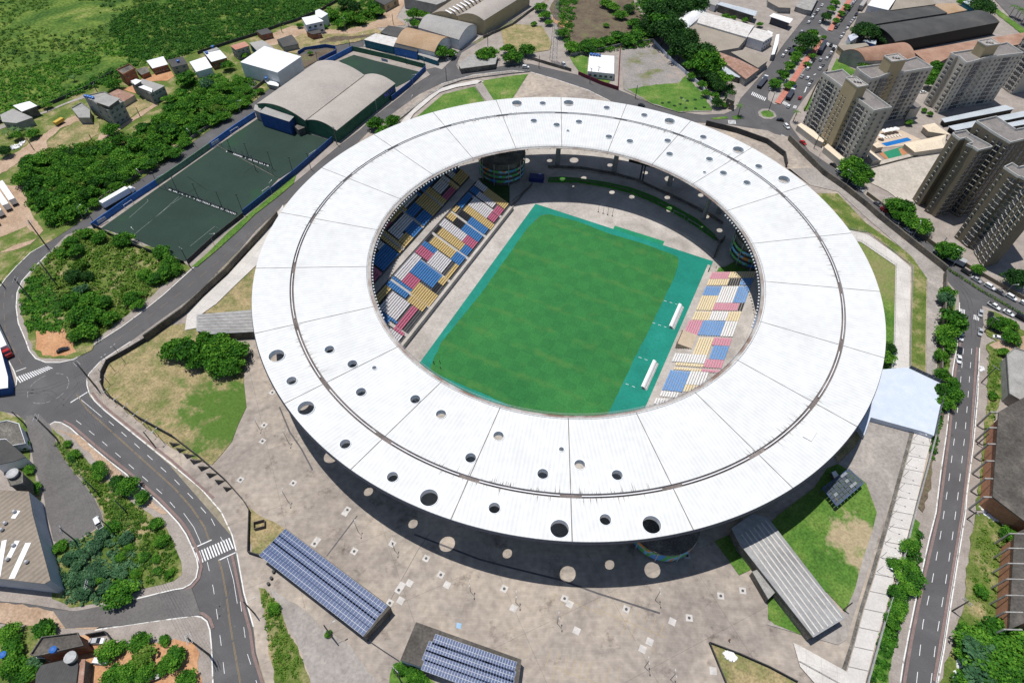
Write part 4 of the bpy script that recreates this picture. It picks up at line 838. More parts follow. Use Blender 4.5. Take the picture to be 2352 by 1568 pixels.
# ---------------------------------------------------------------- loose things in the bowl
c = G(1469.6, 414.7, ZF); sb = empty('scoreboard', c, R(-22), 'big black scoreboard on two posts under the far roof edge', 'scoreboard')
mb = MB(); mb.box((0, 0, 13), (15, .9, 7.2)); mb.build('screen', M_BLACK, sb)
for x in (-.6, .6):
    mb = MB(); mb.box((x*1.2+.6, 0.4, 4.8), (.7, .7, 9.6)); mb.build('post', M_DKSTEEL, sb)
def dugout(p, q, lab):
    A, B = G(*p, ZF), G(*q, ZF); d = B-A; t = empty('dugout', (A+B)/2, math.atan2(d.y, d.x), lab, 'dugout', 'dugouts beside the pitch'); L = d.length
    n = 9; mb = MB(); P = [(1.3*math.cos(math.pi*(.02+.60*i/n))*-1+.6, 1.5*math.sin(math.pi*(.02+.60*i/n))) for i in range(n+1)]
    for (y0, z0), (y1, z1) in zip(P, P[1:]):
        a = [(-L/2, y0, z0), (L/2, y0, z0), (L/2, y1, z1), (-L/2, y1, z1)]; mb.poly(a[::-1]); mb.poly([(x, y, z-.03) for x, y, z in a])
    mb.build('canopy', M_WHITE, t); mb = MB(); mb.box((0, -.9, .25), (L-.3, .5, .5)); mb.build('bench', M_GREY, t); mb = MB(); mb.box((0, -.3, .05), (L, 2.2, .1)); mb.build('base', M_PATH, t)
dugout(K(2,1,"1460,1450")[0], K(2,1,"1550,1245")[0], 'white curved dugout nearer the far corner of the pitch')
dugout(K(2,2,"1205,438")[0], K(2,2,"1315,195")[0], 'white curved dugout with purple writing nearer the camera')
def goal(p, q, lab):
    A, B = G(*p, ZF), G(*q, ZF); d = B-A; t = empty('football_goal', (A+B)/2, math.atan2(d.y, d.x), lab, 'goal', 'loose football goals in the shade'); w = d.length/2
    mb = MB(); r = .08; mb.path([(-w, 0, 0), (-w, 0, 2.4), (w, 0, 2.4), (w, 0, 0)], r); mb.build('frame', M_GREY, t); mb = MB(); mb.path([(-w, 0, 2.4), (-w, 1.8, 0), (w, 1.8, 0), (w, 0, 2.4)], .05); mb.build('stays', M_GREY, t)
goal(K(2,1,"1068,270")[0], K(2,1,"1180,330")[0], 'football goal lying lit by a round skylight patch'); goal(K(2,1,"1480,400")[0], K(2,1,"1580,448")[0], 'football goal standing against the green planter'); goal(K(2,1,"1610,480")[0], K(2,1,"1715,542")[0], 'football goal nearest the right end of the green planter')
for k, (u, v) in enumerate(((792,380),(836,393),(878,406),(921,418))):
    c = G(*K(2,1,f"{u},{v}")[0], ZF); mb = MB(); mb.tube((0, 0, 0), (0, 0, 5.0), .09, .07, 5); mb.box((0, 0, .1), (.6, .6, .2)); o = mb.build('training_pole', M_DKSTEEL); o.location = c
    tag(o, ('leftmost', 'second from the left', 'third from the left', 'rightmost')[k]+' of the four thin poles on the sunlit bowl floor', 'pole', 'thin poles on the bowl floor')
# ================================================================ BUILDINGS
M_WALLG = noise_mat('grey_render', [(0.3, (0.24, 0.24, 0.23)), (0.7, (0.36, 0.355, 0.34))], scale=0.3, fine=2, famp=0.12)
M_WALLW = noise_mat('white_render', [(0.3, (0.60, 0.61, 0.63)), (0.7, (0.72, 0.73, 0.74))], scale=0.3, fine=2, famp=0.06)
M_WALLB = noise_mat('bluish_white_render', [(0.3, (0.42, 0.45, 0.52)), (0.7, (0.55, 0.58, 0.64))], scale=0.2, fine=2, famp=0.08)
M_CREAM = noise_mat('beige_render', [(0.3, (0.43, 0.40, 0.345)), (0.7, (0.51, 0.475, 0.41))], scale=0.2, fine=2, famp=0.06)
M_OCHRE = noise_mat('ochre_render', [(0.3, (0.40, 0.325, 0.20)), (0.7, (0.46, 0.38, 0.24))], scale=0.2, fine=2, famp=0.06)
M_OLIVE = noise_mat('olive_render', [(0.3, (0.165, 0.14, 0.10)), (0.7, (0.21, 0.18, 0.13))], scale=0.2, fine=2, famp=0.06)
M_BRICK = noise_mat('red_brick', [(0.3, (0.20, 0.085, 0.05)), (0.7, (0.33, 0.16, 0.10))], scale=0.6, fine=4, famp=0.25)
M_BRICKO = noise_mat('orange_brick', [(0.3, (0.36, 0.17, 0.10)), (0.7, (0.48, 0.25, 0.16))], scale=0.6, fine=4, famp=0.2)
M_BLUEW = noise_mat('blue_wall', [(0.3, (0.025, 0.07, 0.22)), (0.7, (0.045, 0.11, 0.30))], scale=0.3, fine=2, famp=0.12)
M_BLUEB = noise_mat('bright_blue_wall', [(0.3, (0.04, 0.14, 0.42)), (0.7, (0.07, 0.20, 0.52))], scale=0.3, fine=2, famp=0.12)
M_TEALW = noise_mat('teal_wall', [(0.3, (0.02, 0.11, 0.16)), (0.7, (0.04, 0.16, 0.22))], scale=0.3, fine=2, famp=0.12)
M_GREENW = noise_mat('green_wall', [(0.3, (0.03, 0.10, 0.06)), (0.7, (0.06, 0.16, 0.10))], scale=0.3, fine=2, famp=0.15)
M_GLASS = plain('window_glass', (0.035, 0.045, 0.06), rough=0.15, spec=0.6, var=0.3)
M_SILL = plain('white_sill', (0.56, 0.55, 0.52)); M_DOOR = plain('dark_door', (0.04, 0.035, 0.03)); M_TANKB = plain('blue_tank', (0.03, 0.13, 0.42), rough=0.4)
def rib(per=0.5, amt=0.18, rot=0.0):
    def f(nt, src, out):
        N = nt.nodes; L = nt.links
        mp = N.new('ShaderNodeMapping'); mp.inputs['Rotation'].default_value = (0, 0, rot); L.new(src, mp.inputs[0])
        w = N.new('ShaderNodeTexWave'); w.wave_type = 'BANDS'; w.bands_direction = 'X'; w.inputs['Scale'].default_value = per; L.new(mp.outputs[0], w.inputs[0])
        r = N.new('ShaderNodeMapRange'); r.inputs[3].default_value = 1-amt; r.inputs[4].default_value = 1.0; L.new(w.outputs[0], r.inputs[0])
        m = _mix(nt, 'MULTIPLY'); m.inputs[0].default_value = 1; L.new(out, m.inputs[6]); L.new(r.outputs[0], m.inputs[7]); return m.outputs[2]
    return f
def roofmat(name, a, b, c=None, rot=0.0, amt=.15, per=.5, scale=.08, stretch=(1,1,1)):
    cols = [(0.3, a), (0.6, b)] + ([(0.78, c)] if c else [])
    return noise_mat(name, cols, scale=scale, fine=1.2, famp=0.10, rough=.7, extra=rib(per, amt, rot))
M_RTAN = roofmat('tan_sheet_roof', (0.28, 0.24, 0.195), (0.345, 0.30, 0.245), rot=R(30))
M_RTAN2 = roofmat('beige_grey_sheet_roof', (0.36, 0.32, 0.29), (0.42, 0.38, 0.34), rot=R(-55), amt=.08)
M_RBRN = roofmat('rusty_tan_roof', (0.36, 0.23, 0.13), (0.44, 0.31, 0.20), (0.30, 0.25, 0.20), rot=R(20))
M_RGREY = roofmat('grey_sheet_roof', (0.30, 0.29, 0.28), (0.38, 0.37, 0.35), rot=R(20))
M_RDARK = roofmat('dark_fibre_cement_roof', (0.055, 0.055, 0.055), (0.085, 0.083, 0.08), (0.12, 0.115, 0.11), amt=.12)
M_RWHT = roofmat('white_sheet_roof', (0.66, 0.67, 0.68), (0.80, 0.80, 0.80), amt=.08)
M_RWST = roofmat('streaky_white_roof', (0.50, 0.46, 0.42), (0.68, 0.66, 0.64), (0.40, 0.22, 0.15), scale=.4, stretch=(1, .2, 1))
M_RRED = roofmat('rusty_red_roof', (0.30, 0.16, 0.11), (0.40, 0.25, 0.18), (0.46, 0.33, 0.25), scale=.12)
M_RTILE = roofmat('clay_tile_roof', (0.28, 0.15, 0.10), (0.42, 0.26, 0.20), (0.60, 0.50, 0.44), scale=.5, amt=.3, per=1.0)
M_RSALM = roofmat('salmon_roof', (0.45, 0.20, 0.14), (0.50, 0.26, 0.20))
M_RCREAM = roofmat('cream_tile_roof', (0.66, 0.55, 0.41), (0.74, 0.63, 0.49), amt=.08, per=1)
M_RBLUE = roofmat('pale_blue_grey_roof', (0.42, 0.46, 0.50), (0.52, 0.56, 0.60), rot=R(10), amt=.2, per=.35)
M_GRAVEL = noise_mat('roof_gravel', [(0.3, (0.17, 0.155, 0.15)), (0.7, (0.25, 0.23, 0.215))], scale=.15, fine=1.2, famp=.15)
M_MOULD = noise_mat('mouldy_roof_slab', [(0.3, (0.05, 0.046, 0.04)), (0.55, (0.10, 0.09, 0.08)), (0.78, (0.19, 0.17, 0.14))], scale=.12, fine=1.5, famp=.25, detail=9)
def base_empty(name, P, label, cat, group=None):
    c = sum((Vector((p.x, p.y, 0)) for p in P), Vector())/len(P)
    return empty(name, (c.x, c.y, 0), 0, label, cat, group), c
def rel(P, c): return [Vector((p.x-c.x, p.y-c.y)) for p in P]
def ccw(P):
    a = sum(P[i].x*P[(i+1) % len(P)].y-P[(i+1) % len(P)].x*P[i].y for i in range(len(P)))
    return P if a > 0 else P[::-1]
def win_mesh(w, h, sill=True):
    key = ('win', round(w, 2), round(h, 2), sill)
    if key in MT: return MT[key]
    mb = MB(); mb.box((0, .02, 0), (w, .1, h), 0)
    if sill: mb.box((0, -.08, -h/2-.05), (w+.12, .24, .11), 1); mb.box((0, -.03, 0), (.06, .12, h), 1)
    me = bpy.data.meshes.new('window'); me.from_pydata(mb.v, [], mb.f); me.materials.append(M_GLASS); me.materials.append(M_SILL); me.polygons.foreach_set('material_index', mb.m); me.update()
    MT[key] = me; return me
def windows(par, a, b, z0, z1, floors, cols, w=1.2, h=1.2, rnd=None, skip=0.0, name='window'):
    """windows on the wall a->b (plan, outside to the right of a->b)"""
    a = Vector((a[0], a[1])); b = Vector((b[0], b[1])); d = b-a; L = d.length; u = d/L; n = Vector((u.y, -u.x)); ang = math.atan2(u.y, u.x); out = []
    fh = (z1-z0)/floors
    for f in range(floors):
        for c in cols:
            if isinstance(c, tuple): t, ww, hh = c
            else: t, ww, hh = c, w, h
            if rnd and rnd.random() < skip: continue
            o = bpy.data.objects.new(name, win_mesh(ww, hh)); COL.objects.link(o); o.parent = par
            p = a+d*t+n*.06; o.location = (p.x, p.y, z0+fh*(f+.5)); o.rotation_euler = (0, 0, ang); out.append(o)
    return out
def bld(name, pts, z, label, cat='house', wall=M_WALLG, roof=M_RGREY, kind='flat', rise=1.2, over=0.3, group=None, z0=0.0, par=0.0, wins=(), th=0.25, door=None, parmat=None):
    """pts: photo positions of the roof corners at height z"""
    P = GZ(pts, z); e, c = base_empty(name, P, label, cat, group); Q = ccw(rel(P, c)); n = len(Q)
    cc = sum(Q, Vector((0, 0)))/n
    S = [q + (cc-q).normalized()*over for q in Q] if over else Q
    mb = MB(); mb.prism(S, z0, z-th, 0); wobj = mb.build('wall', wall, e)
    mb = MB()
    if kind == 'flat':
        mb.prism(Q, z-th+.004, z)
        mb.build('roof', roof, e)
        if par:
            q = MB(); q.wall([*Q, Q[0]], z+par, .22, z); q.build('parapet', parmat or wall, e)
    elif kind in ('gable', 'barrel'):
        # ridge runs parallel to edge Q0->Q1 as given by the caller's first two points
        A, B, C_, D_ = rel(P, c)
        m = 1 if kind == 'gable' else 10
        prof = []
        for i in range(2*m+1):
            t = i/(2*m); zz = rise*(1-abs(2*t-1)) if kind == 'gable' else rise*(1-(2*t-1)**2)
            prof.append((t, z+zz))
        L0 = [(*(A.lerp(D_, t)), zz) for t, zz in prof]; L1 = [(*(B.lerp(C_, t)), zz) for t, zz in prof]
        s = 1 if (B-A).cross(D_-A) > 0 else -1
        for i in range(2*m):
            q = [L0[i], L1[i], L1[i+1], L0[i+1]]; mb.poly(q if s > 0 else q[::-1])
            q2 = [(x, y, zz-.3) for x, y, zz in q]; mb.poly(q2[::-1] if s > 0 else q2)
        for L in (L0, L1):
            for i in range(2*m): mb.poly([L[i], L[i+1], (*L[i+1][:2], L[i+1][2]-.3), (*L[i][:2], L[i][2]-.3)])
        mb.poly([L0[0], L1[0], (*L1[0][:2], z-.3), (*L0[0][:2], z-.3)]); mb.poly([L0[-1], L1[-1], (*L1[-1][:2], z-.3), (*L0[-1][:2], z-.3)])
        mb.build('roof', roof, e, smooth=False)
        q = MB()   # end walls
        for L, far in ((L0, .5), (L1, .5)):
            q = MB()
            ctr = Vector(((L0[m][0]+L1[m][0])/2, (L0[m][1]+L1[m][1])/2)); LL = []
            for x, y, zz in L:
                v = Vector((x, y)); v = v+(ctr-v).normalized()*far*.8; LL.append((v.x, v.y, zz-.32))
            q.poly([*LL, (*LL[-1][:2], z-.4), (*LL[0][:2], z-.4)])
            q.build('end_wall', wall, e)
    elif kind == 'hip':
        A, B, C_, D_ = rel(P, c); m0, m1 = A.lerp(D_, .5), B.lerp(C_, .5); L = (B-A).length; w = (D_-A).length
        if w < L: k = min(.48, w/2/L); r0, r1 = m0.lerp(m1, k), m1.lerp(m0, k)
        else: k = .48; r0, r1 = m0.lerp(m1, k), m1.lerp(m0, k)
        A, B, C_, D_ = [(*v, z) for v in (A, B, C_, D_)]; r0, r1 = (*r0, z+rise), (*r1, z+rise)
        for q in ([A, B, r1, r0], [B, C_, r1], [C_, D_, r0, r1], [D_, A, r0], [D_, C_, B, A]): mb.poly(q)
        mb.build('roof', roof, e)
    for w in wins:
        i, fl, nc, ww, hh = w[:5]; a, b = S[i % n], S[(i+1) % n]
        windows(e, a, b, z0+.2, z-.3, fl, [(k+.5)/nc for k in range(nc)], ww, hh)
    if door is not None:
        i, t, dw, dh = door; a, b = S[i % n], S[(i+1) % n]; p = a.lerp(b, t); u = (b-a).normalized(); nn = Vector((u.y, -u.x)); mb = MB(); mb.box((p.x+nn.x*.03, p.y+nn.y*.03, z0+dh/2), (dw, .12, dh), rz=math.atan2(u.y, u.x)); mb.build('door', M_DOOR, e)
    return e
def tank(pt, z, label, r=.9, h=1.1, mat=M_TANKB, group='water tanks on the roofs'):
    c = G(*pt, z); mb = MB(); mb.tube((0, 0, 0), (0, 0, h), r*.85, r, 16); mb.tube((0, 0, h), (0, 0, h+.22), r*1.03, r*.5, 16)
    o = mb.build('water_tank', mat, None); o.location = (c.x, c.y, z); tag(o, label, 'water tank', group)
M_TANKG = plain('weathered_white_tank', (.40, .40, .40), var=.3)
# ---- houses along the hillside
h = bld('concrete_house', K(0,0,"0,1055 120,1000 300,1080 150,1132 20,1120"), 4.5, 'low grey house with a grey sheet roof at the left edge under the hill', wall=M_WALLG, roof=M_RGREY, over=.3, wins=((0,1,2,1.2,1),))
bld('carport_house', K(0,0,"118,970 270,930 342,972 200,1026"), 5.5, 'white roofed house with a dark carport behind the low grey house', wall=M_DKCONC, roof=M_RWHT, over=.8)
bld('three_storey_house', K(0,0,"770,890 960,850 1135,940 1000,1022"), 9.5, 'tall grey three storey house with a metal awning roof and arched windows', wall=M_WALLG, roof=M_CONC, par=.5, wins=((0,3,3,1.2,1.2),(1,3,2,1.2,1.2),(3,3,3,1.3,1.2)))
bld('roof_awning', K(0,0,"855,930 970,865 1105,905 1000,980"), 12.2, 'pale sheet metal awning on top of the three storey house', 'awning', wall=M_DKCONC, roof=M_RGREY, over=1.2, z0=9.52)
for k, (u, v) in enumerate(((790,893),(812,898),(835,904),(858,910))): tank(K(0,0,f"{u},{v}")[0], 11.0, ('leftmost', 'second', 'third', 'rightmost')[k]+' blue water tank of four on the three storey house')
bld('annex', K(0,0,"660,1000 750,950 830,1010 830,1090 730,1090"), 3.5, 'cluttered low annex beside the three storey house', wall=M_WALLG, roof=M_WALLG, par=.6)
bld('tiled_house', K(0,0,"1000,860 1085,818 1242,872 1120,945"), 3.4, 'house with a brown hipped tile roof behind the three storey house', wall=M_CREAM, roof=M_RTILE, kind='hip', rise=1.6)
bld('white_roof_house', K(0,0,"1200,760 1320,728 1512,790 1380,862"), 6.5, 'grey house with white and grey sheet roofs beside a palm', wall=M_WALLG, roof=M_RGREY, wins=((0,2,4,1.1,1),(3,2,2,1.2,1)))
bld('roof_awning', K(0,0,"1200,745 1250,725 1302,742 1240,780"), 8.6, 'small white awning on the corner of the house beside a palm', 'awning', wall=M_DKCONC, roof=M_RWHT, over=.7, z0=6.52)
bld('roof_awning', K(0,0,"1270,800 1320,785 1400,815 1395,850"), 7.4, 'white lean-to roof along the edge of the house beside a palm', 'awning', wall=M_WALLG, roof=M_RWHT, over=.4, z0=6.52)
bld('unfinished_house', K(0,0,"1075,650 1190,600 1243,635 1135,692"), 6.5, 'unfinished red brick house with an open roof frame', wall=M_BRICK, roof=M_DKCONC, par=.8, parmat=M_BRICKO, wins=((0,2,2,1,1),))
bld('brick_shed', K(0,0,"1245,640 1350,615 1375,660 1300,690"), 3.0, 'low brick shed between the unfinished house and the white roofed house', wall=M_BRICK, roof=M_DKCONC)
bld('brick_house', K(0,0,"1345,560 1500,518 1542,592 1400,630"), 4.2, 'brick house with a big white roof above the orange yard', wall=M_BRICK, roof=M_RWHT, wins=((0,1,4,1.4,1.3),))
bld('grey_house', K(0,0,"1535,552 1680,520 1725,588 1580,620"), 5.0, 'house with a dark grey sheet roof and a blue tank', wall=M_WALLG, roof=M_RDARK, wins=((0,2,2,1.1,1),)); tank(K(0,0,"1638,572")[0], 5.1, 'blue water tank on the dark grey sheet roof')
bld('white_house', K(0,0,"1740,570 1888,522 1950,620 1802,662"), 5.0, 'white walled house with a bright white slab roof', wall=M_WALLW, roof=M_RWHT, wins=((3,2,2,1,1),))
bld('white_house', K(0,0,"1880,492 2020,460 2085,530 1942,570"), 5.0, 'brick fronted house with a white roof and a blue tank at its corner', wall=M_BRICK, roof=M_RWHT, wins=((0,1,3,1.4,1.2),)); tank(K(0,0,"1900,493")[0], 5.1, 'blue water tank on the corner of the white roof')
bld('grey_house', K(0,0,"1865,480 1990,435 2020,455 1880,492"), 4.2, 'small grey roofed house behind the brick fronted white roof house', wall=M_WALLG, roof=M_WALLG); tank(K(0,0,"1955,440")[0], 4.3, 'blue water tank on the small house near the boundary wall')
bld('brick_house', K(0,0,"2115,422 2248,382 2290,420 2165,460"), 6.5, 'narrow two storey grey house with a salmon red roof', wall=M_WALLG, roof=M_RSALM, wins=((0,2,3,1,1),(3,2,3,1,1)))
bld('grey_house', K(1,0,"-62,395 60,370 165,440 20,480"), 5.0, 'grey and tan roofed house behind the big white shed', wall=M_TEALW, roof=M_RGREY)
bld('white_shed', D("552,143 607,106 692,130 637,167"), 9.0, 'tall white metal shed above the lane', 'shed', wall=M_WALLW, roof=M_RWHT, over=.1)
bld('shed_canopy', K(1,0,"85,745 170,745 210,775 205,795 110,775"), 2.8, 'small white canopy at the foot of the tall white shed', 'canopy', wall=M_WALLG, roof=M_RWHT, over=.5); tank(K(1,0,"95,728")[0], 4.0, 'blue water tank at the foot of the tall white shed')
bld('modern_house', K(1,0,"420,165 545,140 600,180 620,195 460,232"), 7.5, 'white modern house with dark window openings and a balcony', wall=M_WALLW, roof=M_RWHT, wins=((0,2,3,1.6,1.2),(1,2,2,1,1.2)))
bld('modern_house_wing', K(1,0,"545,100 580,85 662,128 600,168 545,145"), 7.0, 'white rear wing of the modern house', wall=M_WALLW, roof=M_RWHT)
bld('brick_house', K(1,0,"460,290 570,268 606,300 515,318"), 3.6, 'small brick house with a grey roof in front of the modern house', wall=M_BRICK, roof=M_RDARK)
bld('grey_house', K(1,0,"0,285 100,260 155,300 50,325"), 3.8, 'small brick house with a grey roof left of the ruined shed', wall=M_BRICK, roof=M_RDARK, wins=((0,1,2,1,1),))
bld('ruined_shed', K(1,0,"190,365 325,320 392,405 250,435"), 3.4, 'low shed with broken dark roofs on the dry verge', 'shed', wall=M_WALLG, roof=M_RDARK, kind='gable', rise=.9)
bld('tan_building', K(1,0,"1075,-5 1200,-60 1310,-20 1180,50"), 5.0, 'tan walled building with a dark roof at the top of the dirt road', 'building', wall=M_OCHRE, roof=M_RDARK, wins=((0,1,2,2.2,2),))
bld('grey_building', K(1,0,"1355,-60 1355,-10 1500,20 1660,55 1745,20 1800,-60"), 6.5, 'plain grey block wall building behind the trees at the top edge', 'building', wall=M_WALLG, roof=M_CONC, par=.8)
# ---- warehouses top centre
WH = bld('warehouse', K(1,0,"1850,150 2351,-150 2150,-230 1600,135"), 9.0, 'large tan warehouse with white skylight strips across its curved roof', 'warehouse', wall=M_OCHRE, roof=M_RTAN, kind='barrel', rise=2.5)
bld('warehouse', K(1,0,"2095,190 2520,-75 2351,-150 1850,150"), 9.5, 'large tan warehouse with a grey brown curved roof along the concrete yard', 'warehouse', wall=M_OCHRE, roof=M_RTAN2, kind='barrel', rise=3.0)
bld('grey_vault_hall', K(1,0,"1865,372 2030,238 1630,142 1490,262"), 6.5, 'hall with a grey vaulted roof behind the brown vaulted hall', 'hall', wall=M_WALLW, roof=M_RGREY, kind='barrel', rise=4.0) if False else bld('grey_vault_hall', K(1,0,"1490,255 1865,368 2030,232 1625,140"), 6.5, 'hall with a grey vaulted roof behind the brown vaulted hall', 'hall', wall=M_WALLW, roof=M_RGREY, kind='barrel', rise=3.5)
bld('brown_vault_hall', K(1,0,"1280,395 1640,480 1785,352 1430,262"), 6.0, 'hall with a rusty brown vaulted roof beside the blue walls', 'hall', wall=M_WALLW, roof=M_RBRN, kind='barrel', rise=3.5)
bld('blue_workshop', K(1,0,"990,365 1100,308 1300,350 1262,430"), 5.0, 'blue walled workshop with a streaky white ribbed roof', 'workshop', wall=M_TEALW, roof=M_RWST)
bld('dark_roof_shed', K(1,0,"1140,300 1215,235 1400,265 1300,350"), 4.5, 'low dark roofed shed behind the streaky white roof', 'shed', wall=M_DKCONC, roof=M_RDARK)
bld('blue_office', K(1,0,"1262,430 1280,400 1485,448 1480,478"), 5.2, 'bright blue office front with small white windows', 'building', wall=M_BLUEB, roof=M_RDARK, wins=((0,1,5,1.2,1),))
bld('front_canopy', K(1,0,"1480,500 1500,480 1680,540 1665,560"), 3.2, 'low pale roofed lean-to in front of the brown vaulted hall', 'shed', wall=M_TEALW, roof=M_RGREY)
bld('guard_block', K(1,0,"1860,590 1950,520 2010,505 2220,510 2200,590 1880,632"), 3.2, 'flat grey concrete block on the street corner below trees', 'building', wall=M_DKCONC, roof=M_CONC)
for k in range(9):
    u = 1755+k*34; v = 108-k*17; A, B = G(*K(1,0,f"{u-14},{v-6}")[0], 11.0), G(*K(1,0,f"{u+42},{v+26}")[0], 11.0); d = B-A; mb = MB(); mb.box((0, 0, 0), (d.length, 1.2, .12)); o = mb.build('skylight_strip', M_WHITE, WH); o.location = ((A.x+B.x)/2-WH.location.x, (A.y+B.y)/2-WH.location.y, 11.6); o.rotation_euler = (0, 0, math.atan2(d.y, d.x))
# ---- arena hall with two vaults
e = bld('sports_hall', K(1,0,"5,955 560,565 995,690 450,1108"), 8.0, 'sports hall with the larger grey beige barrel roof', 'sports hall', wall=M_GREENW, roof=M_RTAN2, kind='barrel', rise=3.6)
e = bld('sports_hall', K(1,0,"450,1108 1000,688 1280,768 740,1200"), 7.0, 'sports hall with the smaller barrel roof and dark green side beside the street', 'sports hall', wall=M_GREENW, roof=M_RTAN2, kind='barrel', rise=2.6)
bld('changing_rooms', K(1,0,"25,1030 95,975 365,1055 305,1118"), 8.2, 'blue fronted changing rooms with a grey sheet roof at the end of the fields', 'building', wall=M_BLUEW, roof=M_RGREY)
bld('side_roof', K(1,0,"-10,960 60,985 30,1030 -20,1010"), 6.0, 'low grey side roof at the corner of the larger sports hall', 'roof', wall=M_WALLG, roof=M_RGREY)
bld('tank_base', K(1,0,"340,1150 400,1130 450,1170 390,1195"), 4.0, 'small weathered block carrying the big water tank', 'building', wall=M_DKCONC, roof=M_DKCONC, over=0)
tank(K(1,0,"402,1120")[0], 4.0, 'big white topped grey water tank between the sports hall and the fields', r=1.9, h=3.8, mat=M_RIM, group=None)
# ---- white clinic north of the stadium
e = bld('white_clinic', K(2,0,"712,500 940,515 940,680 695,655"), 4.5, 'square white roofed building with blue tanks inside a red wall', 'building', wall=M_WALLW, roof=M_RWHT, over=.1, wins=((0,1,5,1.6,1.2),))
for k in range(4): tank(K(2,0,f"{725+k*26},{508+k*3}")[0], 4.6, ('leftmost', 'second', 'third', 'rightmost')[k]+' blue water tank of four on the square white roof')
sheet('side_patio', K(2,0,"945,510 985,500 965,800 920,780 940,690"), M_PATH2, z=.3)
# ---- workshops left of the boulevard
bld('white_vault', K(2,0,"1490,185 1690,55 1790,105 1590,280"), 5.5, 'white vaulted workshop roof with dark ventilation ribs', 'workshop', wall=M_WALLW, roof=M_RWHT, kind='barrel', rise=2.2)
bld('white_vault', K(2,0,"1700,210 2160,345 2235,240 1760,110"), 6.0, 'long white vaulted workshop roof with a row of dark rooflights', 'workshop', wall=M_WALLW, roof=M_RWST, kind='barrel', rise=2.0)
bld('tan_workshop', K(2,0,"1590,280 1700,215 2155,350 2080,440 1850,480 1790,470"), 5.0, 'workshop with a flat tan roof and dark strips', 'workshop', wall=M_WALLG, roof=M_RTAN)
bld('white_annex', K(2,0,"2165,340 2220,255 2351,290 2400,330 2310,385"), 6.5, 'white two storey workshop office with a streaky roof', 'building', wall=M_WALLW, roof=M_RWST, wins=((0,2,4,1.2,1),(1,2,3,1.2,1)))
bld('tile_roof_workshop', K(2,0,"1840,515 1905,480 2270,640 2150,730"), 4.5, 'workshop with a mottled clay tile roof', 'workshop', wall=M_WALLG, roof=M_RTILE, kind='gable', rise=.8)
bld('tan_workshop', K(2,0,"2010,480 2120,460 2351,530 2351,560 2260,625"), 5.0, 'workshop with a tan roof between the tiled roof and the boulevard', 'workshop', wall=M_WALLG, roof=M_RTAN)
bld('pale_shed', K(2,0,"1880,600 1905,570 2120,690 2090,715 1900,660"), 3.6, 'pale grey shed roof along the trees beside the tiled workshop', 'shed', wall=M_DKCONC, roof=M_RBLUE)
bld('guard_tower', K(2,0,"1985,860 2050,880 2045,935 1975,905"), 5.5, 'small brown tower at the corner by the roundabout', 'tower', wall=M_OLIVE, roof=M_DKCONC, over=.05, wins=((0,2,1,.8,1),))
bld('blue_roof_canopy', K(2,0,"1880,40 1920,20 2255,105 2235,150"), 5.0, 'long pale blue canopy beside the dirt yard', 'canopy', wall=M_DKCONC, roof=M_RBLUE, over=1.5)
bld('white_kiosk', K(2,0,"1800,0 1860,-10 1910,15 1870,55 1815,35"), 4.5, 'white building among the trees at the top edge', 'building', wall=M_WALLW, roof=M_RGREY)
bld('yard_canopy', K(3,0,"10,150 50,122 232,175 200,215"), 5.0, 'white canopy over parked machines beside the boulevard', 'canopy', wall=M_DKSTEEL, roof=M_RWHT, over=1.6)
bld('brown_shop', K(3,0,"0,-40 120,-40 215,-10 210,75 100,70 0,15"), 4.0, 'brown roofed building at the top beside the boulevard', 'building', wall=M_WALLG, roof=M_RTAN)
bld('grey_slab_house', K(3,0,"250,60 330,-40 470,-40 400,100 340,90"), 3.5, 'grey slab roofed house at the top beside the boulevard', 'building', wall=M_WALLG, roof=M_CONC)
bld('white_slab_house', K(3,0,"-20,300 0,280 45,300 20,370 -30,380"), 4.0, 'small pale building below the dirt yard', 'building', wall=M_WALLG, roof=M_RWHT)
bld('ac_block', K(3,0,"75,320 105,315 95,400 60,500 30,505"), 4.0, 'narrow white roof strip with grey boxes beside the boulevard wall', 'building', wall=M_WALLG, roof=M_RWHT)
# ---- big sheds top right
bld('white_shed', K(3,0,"915,50 1000,-60 1210,-60 1105,95"), 8.0, 'very white sheet roof shed at the top edge', 'shed', wall=M_WALLW, roof=M_RWHT)
bld('tan_shed', K(3,0,"1125,95 1210,-60 1480,-60 1545,40"), 8.0, 'tan roofed shed with dark slots beside the white shed', 'shed', wall=M_DKCONC, roof=M_RTAN)
bld('long_dark_shed', K(3,0,"1000,222 1650,120 1500,35 830,125 790,240"), 7.5, 'dark roofed shed behind the longest dark shed', 'shed', wall=M_DKCONC, roof=M_RDARK)
bld('open_dark_shed', K(3,0,"1170,385 2130,205 1925,95 980,240"), 8.5, 'longest dark barrel roofed open shed at the top right', 'shed', wall=M_BLACK, roof=M_RDARK, kind='barrel', rise=1.6)  # solid black wall colour stands in for the shade inside the open side
bld('tan_block', K(3,0,"1500,40 1540,38 1720,30 1830,95 1650,130"), 5.0, 'rust and tan roofs behind the dark sheds', 'shed', wall=M_WALLG, roof=M_RBRN)
bld('rusty_vault_hall', K(3,0,"895,560 1360,540 1180,400 670,480"), 6.5, 'rusty vaulted hall with a ribbed concrete end behind the beige towers', 'hall', wall=M_CONC, roof=M_RRED, kind='barrel', rise=4.0)
bld('rusty_sheds', K(3,0,"1330,470 2351,300 2420,390 1700,510 1500,610"), 6.0, 'wide rusty tan roofs between the dark shed and the towers', 'shed', wall=M_DKCONC, roof=M_RRED)
bld('tan_strip_roof', K(3,0,"700,470 640,420 900,395 930,420"), 4.5, 'thin tan roof beside the rusty vaulted hall', 'shed', wall=M_OCHRE, roof=M_RTAN)
